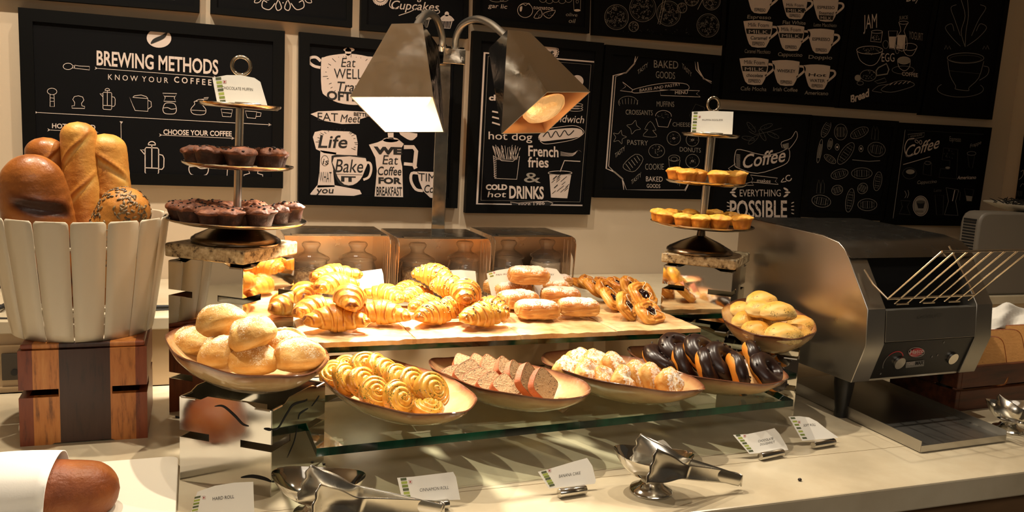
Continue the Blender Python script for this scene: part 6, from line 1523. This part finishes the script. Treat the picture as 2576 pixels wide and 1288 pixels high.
for u, v, s, b_, nm in ((1912, 5, 34, [('ESPRESSO', 0)], 'Espresso'), (2000, 20, 33, [('Milk Foam', 0), ('MILK', 1), ('ESPRESSO', 0)], 'Flat White'), (2078, 26, 33, [('ESPRESSO', 0), ('Steamed', 0), ('MILK', 1)], 'Latte Macchiato'),
    (1908, 88, 37, [('Milk Foam', 0), ('MILK', 1), ('Caramel', 0), ('ESPRESSO', 0)], 'Caramel Macchiato'), (1990, 98, 35, [('Milk Foam', 0), ('MILK', 1), ('', 0), ('ESPRESSO', 0)], 'Cappuccino'), (2066, 106, 34, [('ESPRESSO', 0), ('', 0), ('ESPRESSO', 0)], 'Doppio'),
    (1898, 182, 37, [('Milk Foam', 0), ('MILK', 1), ('chocolate', 0), ('ESPRESSO', 0)], 'Cafe Mocha'), (1978, 186, 35, [('WHISKEY', 0), ('', 0), ('ESPRESSO', 0)], 'Irish Coffee'), (2056, 196, 34, [('Hot', 0), ('WATER', 0), ('ESPRESSO', 0)], 'Americano')): cup(u, v, s, b_, nm)
t, k = poster('black breakfast poster with JAM, YOGURT, EGG and Bread lettering, top right', [(2170, -150), (2385, -135), (2313, 285), (2110, 271)], 22)
k.text('JAM', 2172, 74, 2206, 70, 38, 'ink', -.005); k.text('JUICE', 2262, 49, 2284, 48, 9, 'chalk'); k.text('YOGURT', 2287, 97, 2322, 103, 20, 'chalk', -.008); k.text('EGG', 2218, 155, 2250, 155, 22, 'ink', -.005); k.text('COFFEE', 2269, 190, 2309, 194, 10, 'ink', .004); k.text('Bread', 2140, 260, 2186, 242, 20, 'ink', .03); k.text('Day', 2280, 4, 2312, 2, 20, 'ink', 0, .2)
k.line([(2193, 82), (2190, 104), (2216, 106), (2220, 80)], 1.2, 'ink'); k.ell(2206, 80, 14, 4, 1.1, 'ink'); scrib(k, 2204, 94, 10, 8, 16, 'ink', 1)
k.fill([(2237, 92), (2256, 92), (2250, 122), (2238, 120)], 'ink'); k.line([(2235, 78), (2238, 122), (2250, 124), (2258, 78)], 1.1, 'ink', close=True); k.fill([(2258, 88), (2278, 88), (2276, 124), (2256, 122)], 'ink'); k.line([(2262, 60), (2266, 78), (2254, 96), (2256, 124), (2280, 126), (2281, 96), (2274, 78), (2284, 58)], 1.1, 'ink', smooth=2); k.ell(2273, 57, 12, 4, 1, 'ink')
k.ell(2188, 126, 33, 10, 1.3, 'ink'); k.line([(2156, 130), (2164, 152), (2186, 165), (2206, 158), (2220, 130)], 1.2, 'ink', smooth=3); scrib(k, 2188, 128, 28, 8, 40, 'chalk', 1); k.ell(2228, 112, 7, 10, 1, 'chalk'); k.ell(2257, 124, 5, 11, 1, 'chalk')
k.ell(2289, 118, 18, 9, 1.1, 'ink'); k.line([(2271, 120), (2278, 136), (2294, 140), (2306, 122)], 1.1, 'ink', smooth=3); k.ell(2274, 152, 15, 8, 0, 'chalk'); k.ell(2274, 152, 16, 9, 1.1, 'ink'); k.line([(2258, 154), (2262, 170), (2276, 178), (2288, 168), (2290, 150)], 1.1, 'ink', smooth=3); k.ell(2272, 176, 28, 10, .9, 'chalk')
k.line([(2210, 170), (2230, 160), (2236, 175), (2232, 186), (2206, 190), (2204, 178)], 3, 'chalk', close=True); k.ell(2184, 190, 20, 14, 1.2, 'chalk'); scrib(k, 2186, 188, 16, 10, 18, 'chalk', .9); k.ell(2158, 196, 8, 8, 0, 'chalk'); k.ell(2164, 209, 8, 5, 1, 'chalk'); k.line([(2200, 205), (2226, 196), (2230, 206), (2208, 210)], 1, 'chalk', close=True)
k.line([(2216, 226), (2240, 210), (2270, 203), (2296, 208), (2298, 216), (2270, 226), (2240, 232)], 1.2, 'chalk', close=True, smooth=3); k.line([(2194, 228), (2210, 216), (2234, 212)], 1, 'chalk', smooth=3); k.line([(2194, 229), (2218, 233)], 1, 'chalk')
for i in range(5): k.line([(2238 + i * 11, 214 - i), (2246 + i * 11, 208 - i)], 1.4, 'ink')
k.build(t, NM)
t, k = poster('black poster with a faint steaming coffee cup sketch, rightmost in the top row', [(2388, -135), (2560, -130), (2496, 301), (2318, 289)], 22)
k.ell(2429, 146, 46, 13, 1.3, 'chalk'); k.ell(2429, 148, 40, 9, 1, 'faint'); k.line([(2384, 152), (2390, 190), (2404, 216), (2404, 224), (2436, 228), (2438, 220), (2462, 196), (2475, 154)], 1.1, 'chalk', smooth=3); k.line([(2474, 166), (2487, 170), (2484, 188), (2464, 202)], 1.1, 'chalk', smooth=3); k.ell(2416, 224, 58, 20, 1, 'chalk', a0=-30, a1=215); k.line([(2388, 178), (2468, 186)], .9, 'faint')
for d in (-1, 1):
    k.line([(2428, 118), (2424 + d * 6, 80), (2432 + d * 4, 40), (2426 + d * 8, 0)], 1.1, 'chalk', smooth=4); k.line([(2424 + d * 8, 116), (2428 + d * 32, 96), (2430 + d * 52, 70), (2430 + d * 36, 60), (2428 + d * 28, 78)], 1, 'chalk', smooth=4); k.line([(2430 + d * 14, 90), (2432 + d * 30, 50), (2436 + d * 44, 20), (2436 + d * 30, 12)], 1, 'chalk', smooth=4)
    k.line([(2432 + d * 40, 124), (2432 + d * 44, 116), (2432 + d * 48, 124), (2432 + d * 52, 114), (2432 + d * 56, 124)], 1, 'chalk')
k.build(t, NM)
t, k = poster('black poster reading Coffee makes everything POSSIBLE, behind the toaster', [(1818, 275), (2043, 289), (2014, 553), (1788, 547)], 5)
k.line([(1850, 384), (1862, 376), (1920, 390), (1960, 384), (1984, 374), (1984, 404), (1960, 420), (1905, 436), (1860, 424), (1848, 414)], 1.5, 'ink', close=True, smooth=3); k.line([(1968, 372), (1966, 358), (1990, 348), (2002, 330), (2006, 344), (1996, 362), (1984, 376)], 1.3, 'ink', smooth=3); k.line([(1850, 412), (1832, 424), (1846, 436)], 1.2, 'ink')
for i in range(10): k.line([(1852, 388 + i * 3.4), (1862, 390 + i * 3.4)], 1, 'ink'); k.line([(1968 + i * .4, 364 + i), (1984, 360 + i * 1.6)], .9, 'chalk')
k.text('Coffee', 1866, 424, 1974, 406, 36, 'ink', .012, .18)
k.line([(1888, 440), (1956, 448), (1950, 456), (1958, 464), (1890, 458), (1894, 450)], 1.3, 'ink', close=True); k.text('makes', 1904, 458, 1938, 460, 9, 'ink', .004, .15); k.ell(1984, 448, 7, 7, 2.4, 'ink', a0=0, a1=300); k.line([(1978, 456), (1965, 458), (1972, 448)], 2, 'ink', smooth=3); k.line([(1874, 462), (1890, 458), (1896, 466), (1880, 466)], 1.2, 'ink', close=True)
k.text('EVERYTHING', 1861, 494, 1964, 494, 18, 'ink', -.004); k.text('POSSIBLE', 1836, 548, 1980, 548, 45, 'ink', .018)
for i in range(60): a = rs.uniform(1840, 1976); k.ell(a, rs.uniform(508, 544), .9, .9, 0, 'inkblack', lift=2)
for s, x in ((-1, 1846), (1, 1978)):
    for j in range(3): k.ell(x + s * (3 - 4 * abs(j - 1)), 484 + (j - 1) * 8, 7, 2.6, 0, 'ink', rot=s * (-30 + 30 * j) * -1)
    for j in range(4): k.ell(x + s * 12 + (4 if s > 0 else -2), 510 + j * 9, 4, 1.2, 0, 'ink', rot=s * (25 - 15 * j) * -1)
k.line([(1884, 330), (1900, 338), (1930, 332), (1952, 326), (1966, 322)], 1, 'faint', smooth=3)
for u, v, r in ((1890, 320, 50), (1895, 352, -40), (1928, 318, -20), (1945, 340, 25), (1882, 348, 10), (1918, 340, 60)): k.ell(u, v, 16, 5, .9, 'faint', rot=r); scrib(k, u, v, 12, 4, 7, 'faint', .9)
k.build(t, NM)
t, k = poster('black poster scattered with small chalk food sketches, in the lower right row', [(2045, 290), (2262, 305), (2221, 556), (2015, 546)], 20)
for u, v, a, b_, r in ((2078, 325, 22, 9, -65), (2115, 332, 16, 20, 0), (2162, 334, 24, 12, -25), (2128, 386, 32, 13, -55), (2205, 376, 22, 18, 10), (2088, 400, 17, 8, 35), (2112, 438, 22, 12, -15), (2168, 436, 26, 14, 0), (2208, 456, 24, 10, -80), (2106, 478, 14, 12, -20), (2138, 504, 30, 10, -80), (2066, 506, 24, 15, 10), (2182, 515, 24, 15, 0), (2170, 474, 12, 14, 30), (2088, 362, 6, 14, 10), (2062, 380, 5, 30, 10)):
    k.ell(u, v, a, b_, 1, 'chalk', rot=r); k.ell(u, v, a * .7, b_ * .6, .8, 'faint', rot=r)
    rr = R_(r)
    for i in range(7): x = a * (-.7 + 1.4 * i / 6); k.line([(u + x * math.cos(rr) + b_ * .6 * math.sin(rr), v + x * math.sin(rr) - b_ * .6 * math.cos(rr)), (u + x * math.cos(rr) - b_ * .6 * math.sin(rr), v + x * math.sin(rr) + b_ * .6 * math.cos(rr))], 1, 'chalk' if i % 2 else 'faint')
for u, v in ((2166, 374), (2106, 370)): k.ell(u, v, 5, 8, 1.2, 'chalk'); k.ell(u, v, 2, 3, 0, 'ink')
for u0, v0 in ((2198, 316), (2206, 318), (2060, 452), (2070, 452)): k.line([(u0, v0), (u0 - 4, v0 + 12), (u0 - 6, v0 + 34), (u0 + 3, v0 + 34), (u0 + 4, v0 + 12)], .9, 'faint', close=True)
k.line([(2144, 402), (2186, 406), (2214, 404)], 1.6, 'chalk'); k.build(t, NM)
t, k = poster('black Coffee poster with Espresso, Cappuccino and Americano sketches, lower right', [(2262, 308), (2496, 321), (2458, 569), (2224, 566)], 24)
k.line([(2278, 321), (2480, 333), (2448, 556), (2246, 554)], 1.6, 'chalk', close=True); k.line([(2282, 327), (2474, 338)], .8, 'faint')
k.text('Coffee', 2274, 398, 2360, 372, 32, 'ink', .006, .3); k.line([(2272, 414), (2300, 406), (2340, 394)], 1.4, 'ink', smooth=3); k.line([(2300, 348), (2284, 352), (2276, 372), (2282, 394), (2300, 388)], 2, 'ink', smooth=4)
k.line([(2284, 338), (2326, 334), (2324, 344), (2288, 352)], 1.1, 'chalk', close=True); k.text('HOUSE BLEND', 2290, 346, 2320, 341, 5, 'chalk'); k.ell(2306, 356, 5, 3, 1.2, 'ink', rot=40); k.ell(2316, 358, 3, 5, 1.2, 'ink')
k.text('Espresso', 2389, 355, 2417, 357, 13, 'chalk', -.006); k.text('Americano', 2408, 451, 2455, 450, 9, 'ink', .012, .15); k.text('Cappuccino', 2307, 463, 2356, 460, 9, 'chalk', 0, .15); k.text('Latte', 2349, 483, 2368, 482, 8, 'faint', 0, .15); k.text('Frappe', 2440, 372, 2468, 362, 10, 'chalk', 0, .15); k.text('BLACK', 2305, 534, 2323, 535, 6, 'chalk', .01)
k.ell(2316, 518, 19, 25, 1.4, 'ink'); k.ell(2316, 518, 17, 23, 0, 'chalk'); k.fill([(2305, 508), (2327, 508), (2323, 524), (2310, 524)], 'inkblack', lift=2); k.ell(2316, 508, 11, 4, 0, 'faint', lift=3)
k.line([(2374, 372), (2410, 376), (2406, 450), (2362, 446), (2366, 424), (2388, 426), (2390, 404), (2370, 402)], 1, 'faint', close=True); k.ell(2384, 422, 6, 3, 0, 'chalk'); scrib(k, 2390, 388, 14, 10, 14, 'faint', 1)
k.line([(2434, 388), (2438, 420), (2446, 424), (2452, 390)], 1, 'faint', close=True); k.ell(2444, 386, 11, 5, .9, 'chalk'); k.ell(2290, 432, 11, 6, 0, 'chalk'); k.ell(2288, 436, 17, 14, 1, 'faint'); k.line([(2324, 412), (2322, 438), (2342, 442), (2344, 412), (2330, 404)], 1, 'faint', close=True); k.ell(2334, 410, 8, 4, .9, 'chalk')
k.line([(2276, 480), (2280, 490), (2276, 498)], 1.2, 'chalk', smooth=3); k.line([(2284, 478), (2286, 488), (2282, 498)], 1.2, 'chalk', smooth=3); k.line([(2266, 504), (2290, 506), (2282, 520), (2290, 540), (2262, 538), (2270, 520)], 1, 'faint', close=True)
k.line([(2380, 472), (2412, 478), (2404, 506), (2410, 542), (2376, 540), (2386, 506)], 1.1, 'chalk', close=True); k.line([(2408, 480), (2416, 484), (2414, 504)], 1.1, 'faint'); k.line([(2402, 478), (2396, 506)], 2, 'ink'); k.line([(2352, 490), (2356, 540), (2372, 540), (2374, 492)], 1, 'faint', close=True); k.fill([(2430, 492), (2446, 494), (2444, 506), (2432, 505)], 'chalk'); k.line([(2426, 474), (2432, 506), (2444, 507), (2450, 478)], 1, 'faint', close=True)
k.build(t, NM)
# poster on the right-hand wall, only its edge in view
def fnx(u, v, lift=0): return tuple(atx(u, v, XR - .0215 - .0003 * lift))
P_ = [atx(2577, 330, XR - .022), atx(2553, 505, XR - .022)]
y0, zt0, zb0 = P_[0][1], P_[0][2] + .10, P_[1][2] - .05
pt = thing('framed_poster', 'black poster on the right-hand wall, only its left edge in view', 'poster', (XR - .022, y0, zb0))
MB().box(0, .021, -.5, 0, 0, zt0 - zb0).build('frame', MT['frame'], pt, smooth=False)
BASE[pt.name] = MB().box(-.0004, .001, -.48, -.012, .015, zt0 - zb0 - .015).build('board', MT['board'], pt, smooth=False)
k = Ink(lambda u, v, lift=0: tuple(np.array(atx(u, v, XR - .0228)) - np.array(pt.location)))
k.line([(2563, 452), (2570, 446), (2575, 436), (2574, 428), (2568, 432)], 1.4, 'chalk', smooth=4); k.line([(2566, 470), (2572, 462), (2578, 466)], 1, 'chalk', smooth=3)
for i in range(4): k.line([(2559 + i * 4, 480), (2557.5 + i * 4, 494)], 1, 'faint')
for v in (350, 378, 404): k.line([(2579, v), (2586, v - 8), (2592, v + 4)], 1, 'faint', smooth=3)
k.build(pt, NM)

# ================================================================== name cards
def card(poly, zb, back, holder, texts, label, squares=None, mark=None, yfix=None):
    """poly: outline in the photo, first BL then TL ... BR last; leans back by `back` (run per rise)"""
    BL, BR = np.array(at(*poly[0], zb)), np.array(at(*poly[-1], zb))
    if yfix: BL, BR = np.array(aty(*poly[0], yfix)), np.array(aty(*poly[-1], yfix))
    e = BR - BL; e /= np.linalg.norm(e); bk_ = np.array([-e[1], e[0], 0]); upv = np.array([0, 0, 1.]) + bk_ * back; upv /= np.linalg.norm(upv); n = np.cross(e, upv); n /= np.linalg.norm(n)
    c = (BL + BR) / 2; t = thing('name_card', label, 'name card', (c[0], c[1], zb - (.0115 if holder else 0)))
    loc = np.array(t.location)
    def fn(u, v, lift=0): return tuple(onplane(u, v, BL, n) + n * (-0.0) + n * (.0004 + .0002 * lift) - loc)
    mb = MB(); mb.add([tuple(onplane(u, v, BL, n) - loc) for u, v in poly], [tuple(range(len(poly)))])
    BASE[t.name] = mb.build('card_paper', MT['paper'], t, smooth=False, solid=.0004)
    k = Ink(fn)
    for tx in texts: k.text(*tx)
    if squares:
        (ua, va), (ub, vb), w, h, cnt, sk = squares
        for i in range(cnt):
            f = i / (cnt - 1) if cnt > 1 else 0; u, v = ua + (ub - ua) * f, va + (vb - va) * f
            k.fill([(u, v), (u + w, v + sk * w), (u + w + (ub - ua) / cnt * .6, v + sk * w + h), (u + (ub - ua) / cnt * .6, v + h)], ('green2', 'green3', 'green1')[i % 3])
    if mark: k.ell(mark[0], mark[1], mark[2], mark[2], 0, 'red_ink', lift=1); k.line([(mark[0] - 1.9 * mark[2], mark[1] - 1.6 * mark[2]), (mark[0] + 1.9 * mark[2], mark[1] - 1.7 * mark[2]), (mark[0] + 2 * mark[2], mark[1] + 1.6 * mark[2]), (mark[0] - 1.8 * mark[2], mark[1] + 1.7 * mark[2])], .8, 'red_ink', close=True)
    k.build(t, {'grey_ink': 'printed_name', 'green1': 'olive_squares', 'green2': 'dark_squares', 'green3': 'lime_squares', 'red_ink': 'red_mark'})
    if holder:
        (ha, hb, r) = holder; A, B = (Vector(at(*ha, zb)), Vector(at(*hb, zb))) if not yfix else (Vector(aty(*ha, yfix - .004)), Vector(aty(*hb, yfix - .004))); ax = (B - A).normalized(); fr = ax.cross(Vector((0, 0, 1))); fr = fr if fr.y < 0 else -fr
        rows = []
        # a solid steel roll with a slot for the card, its back end flattened
        for q in (0, .03, .97, 1):
            p = A.lerp(B, q); rq = r * (.9 if q in (0, 1) else 1)
            rows.append([tuple(p + fr * rq * math.cos(x) + Vector((0, 0, ((-zb + r + .0003) if not yfix else r * .3) + rq * math.sin(x))) + fr * r * .35 - Vector(loc)) for x in [2 * PI * j / 20 for j in range(20)]])
        MB().grid(rows, cv=True, capu=True).build('card_holder', MT['mirror2'], t, angle=50)
    return t
card([(478, 1300), (492, 1250), (497, 1237), (540, 1222), (590, 1214), (637, 1212), (640, 1300)], .010, .35, None, [('HARD ROLL', 535, 1259, 589, 1253, 8.5, 'grey_ink', .012)], 'white name card reading HARD ROLL at the bottom left', ((490, 1250), (482, 1290), 15, 5, 6, -.22), (513, 1252, 2))
card([(1013, 1262), (999, 1202), (1040, 1199), (1090, 1193), (1140, 1187), (1147, 1200), (1158, 1257)], .012, .40, ((1068, 1270), (1127, 1262), .009), [('CINNAMON ROLL', 1056, 1237, 1129, 1230, 8.5, 'grey_ink', 0)], 'white name card reading CINNAMON ROLL at the bottom, in a steel roll holder', ((1007, 1203), (1019, 1255), 15, 6.5, 7, -.1), (1032, 1212, 2.2))
card([(1381, 1229), (1353, 1187), (1370, 1183), (1440, 1162), (1477, 1152), (1490, 1172), (1499, 1209), (1496, 1217)], .012, .45, ((1404, 1236), (1471, 1226), .009), [('BANANA CAKE', 1406, 1202, 1460, 1193, 8, 'grey_ink', .012)], 'white name card reading BANANA CAKE, in a steel roll holder', ((1361, 1187), (1381, 1220), 13, 5, 7, -.25), (1382, 1184, 2))
card([(1885, 1142), (1844, 1094), (1880, 1092), (1925, 1083), (1948, 1077), (1960, 1090), (1979, 1122), (1983, 1132)], .011, .6, ((1910, 1145), (1966, 1134), .0085), [('CHOCOLATE', 1907, 1113, 1945, 1106, 6, 'grey_ink', .012), ('DOUGHNUT', 1912, 1121, 1949, 1114, 6, 'grey_ink', .012)], 'white name card reading CHOCOLATE DOUGHNUT, in a steel roll holder', ((1850, 1094), (1882, 1133), 11, 4.5, 7, -.12), (1873, 1097, 1.5))
card([(2018, 1109), (1983, 1048), (2010, 1047), (2035, 1050), (2055, 1060), (2080, 1080), (2110, 1101)], .011, .6, ((2043, 1116), (2096, 1108), .0085), [('SOFT ROLL', 2021, 1073, 2052, 1071, 6, 'grey_ink', .008)], 'white name card reading SOFT ROLL, beside the toaster leg', ((1988, 1050), (2017, 1100), 11, 4.5, 7, -.05), (2010, 1062, 1.5))
card([(1625, 1160), (1640, 1112), (1668, 1106), (1676, 1112), (1712, 1153)], .011, .5, None, [('VEGETABLE', 1640, 1132, 1678, 1127, 6, 'grey_ink', .01), ('DANISH', 1650, 1143, 1677, 1139, 6, 'grey_ink', .01)], 'white name card half hidden behind the tongs in the middle bowl')
card([(880, 745), (882, 690), (900, 684), (960, 676), (964, 690), (968, 738)], ZT + .004, .3, None, [], 'blank white card glaring behind the plain croissants')
card([(1128, 742), (1130, 680), (1160, 679), (1196, 682), (1200, 725), (1202, 745)], ZT + .004, .3, None, [], 'blank white card behind the seeded croissants')
card([(1238, 752), (1224, 688), (1250, 680), (1300, 672), (1330, 674), (1344, 750)], ZT + .004, .3, None, [('PAN AU CHOCOLAT', 1248, 694, 1322, 686, 4.5, 'grey_ink', .01)], 'white name card starting PAN AU, behind the topmost chocolate pastry', ((1226, 682), (1232, 694), 9, 3.6, 3, -.25), (1243, 686, 1))
card([(1347, 750), (1340, 680), (1376, 673), (1400, 677), (1418, 700), (1440, 746)], ZT + .004, .3, None, [('DANISH PASTRY', 1342, 694, 1394, 693, 4.5, 'grey_ink', .01)], 'white name card ending PASTRY, between the sugared pastries and the danishes')
card([(547, 262), (534, 196), (570, 189), (605, 189), (640, 196), (655, 206), (674, 270)], ZS1[2] + .009, .2, ((590, 263), (656, 267), .005), [('CHOCOLATE MUFFIN', 558, 224, 636, 229, 7.5, 'grey_ink', 0)], 'white name card reading CHOCOLATE MUFFIN on top of the left stand', ((542, 195), (553, 252), 14, 6.5, 7, -.08), (565, 206, 2.2), yfix=S1c[1] - .02)
card([(1738, 333), (1741, 281), (1790, 279), (1845, 281), (1842, 338)], ZS2[2] + .006, .15, ((1763, 336), (1817, 339), .004), [('MUFFIN EGGLESS', 1766, 304, 1818, 304, 4.5, 'grey_ink', 0)], 'white name card reading MUFFIN EGGLESS on top of the right stand', ((1745, 282), (1741, 328), 10, 4.6, 7, 0), (1760, 294, 1.2), yfix=S2c[1] - .02)
# badge and panel lettering on the toaster
def fnp(u, v, lift=0): return tuple(cp(u, v, .0022 + .0003 * lift))
k = Ink(fnp); k.text('Hatco', 2287, 890, 2322, 886, 11, 'ink', .016, .2); k.line([(2284, 887), (2290, 886)], 2, 'ink'); k.line([(2289, 893), (2320, 890)], 1, 'ink'); k.ell(2304, 885, 20, 11.5, 0.8, 'ink')
k.fill([(2278, 910), (2324, 905), (2323, 920), (2277, 925)], 'panelgrey', lift=-3); k.text('TOAST', 2279, 918, 2299, 916, 8, 'ink', .004, .2); k.text('MAX', 2301, 917, 2321, 915, 9, 'inkblack', .03, .2)
k.build(CPN, {'ink': 'badge_lettering', 'panelgrey': 'name_strip', 'inkblack': 'strip_lettering'})
fp_p = TM @ Vector((0, -.0335, .21)); fp_n = np.array(TM.to_3x3() @ Vector((0, -.0765, .006)).normalized())
def fnf(u, v, lift=0): return tuple(TMi @ (Vector(onplane(u, v, fp_p, fp_n)) + Vector(fp_n) * .0012))
MT['etch'] = mat('etched_warning', (.26, .25, .22), .5, 1)
k = Ink(fnf); k.text('CAUTION HOT', 2309, 803, 2371, 797, 9, 'etch'); k.build(to, {'etch': 'etched_warning'})
# ================================================================== light
def light(kind, name, loc, power, col, size=.05, aim=None, spot=None, blend=.4):
    l = bpy.data.lights.new(name, kind); l.energy = power; l.color = col
    if kind == 'SPOT': l.spot_size = R_(spot); l.spot_blend = blend; l.shadow_soft_size = size
    elif kind == 'POINT': l.shadow_soft_size = size
    elif kind == 'AREA': l.size = size
    o = bpy.data.objects.new(name, l); COL.objects.link(o); o.location = loc
    if aim is not None: o.rotation_euler = (Vector(aim) - Vector(loc)).to_track_quat('-Z', 'Y').to_euler()
    return o
WARM = (1.0, .72, .42); WARM2 = (1.0, .86, .67)
g1 = Vector(lp.location) + K1 + A1 * .045
light('SPOT', 'heat_lamp_bulb', g1, 100, (1.0, .88, .72), .045, g1 + A1 + Vector((-.12, -.05, 0)), 104, .7)
g2 = Vector(lp.location) + K2 + A2 * .045
light('SPOT', 'second_lamp_bulb', g2, 7, WARM, .04, g2 + A2, 120, .5)
# recessed ceiling spots over the buffet
for i, (x, y, p, ax, ay) in enumerate(((-.42, 2.0, 90, -.45, 1.95), (.42, 1.95, 95, .42, 1.6), (1.15, 1.85, 50, 1.15, 1.5), (1.95, 1.75, 42, 1.9, 1.3), (.0, 2.3, 26, .05, 2.7))):
    f = thing('ceiling_spot', 'recessed ceiling spotlight %s' % ('over the bread basket', 'over the left end of the glass shelves', 'over the right end of the glass shelves', 'over the toaster', 'close to the wall over the chocolate muffin stand')[i], 'spotlight', (x, y, 2.0))
    MB().lathe([(.0, -.004), (.03, -.004), (.045, -.006), (.045, 0), (0, 0)], 24).build('spot_ring', MT['brushed'], f)
    light('SPOT', 'ceiling_spot_light', (x, y, 1.98), p * 1.28, WARM2, .016, (ax, ay, 0), 112, .8)
light('AREA', 'room_fill_light', (.2, .1, 1.97), 8, (1, .86, .70), 1.6, (.5, 2.0, 0))  # added soft fill for general ambient, not a fitting of the room
light('AREA', 'far_fill_light', (.6, -1.9, 1.97), 110, (1, .90, .78), 1.6, (.6, -2.4, 0))  # added light on the unseen far side, brightens what the steel reflects
w = bpy.data.worlds.new('room_dim'); SC.world = w; w.use_nodes = True
w.node_tree.nodes['Background'].inputs[0].default_value = (1, .80, .58, 1); w.node_tree.nodes['Background'].inputs[1].default_value = .05
SC.view_settings.view_transform = 'Standard'; SC.view_settings.look = 'None'; SC.view_settings.gamma = 1; SC.view_settings.use_curve_mapping = False
SC.view_settings.exposure = 0.0
SC.cycles.max_bounces = 10; SC.cycles.transparent_max_bounces = 24; SC.cycles.use_denoising = True; SC.cycles.sample_clamp_indirect = 6
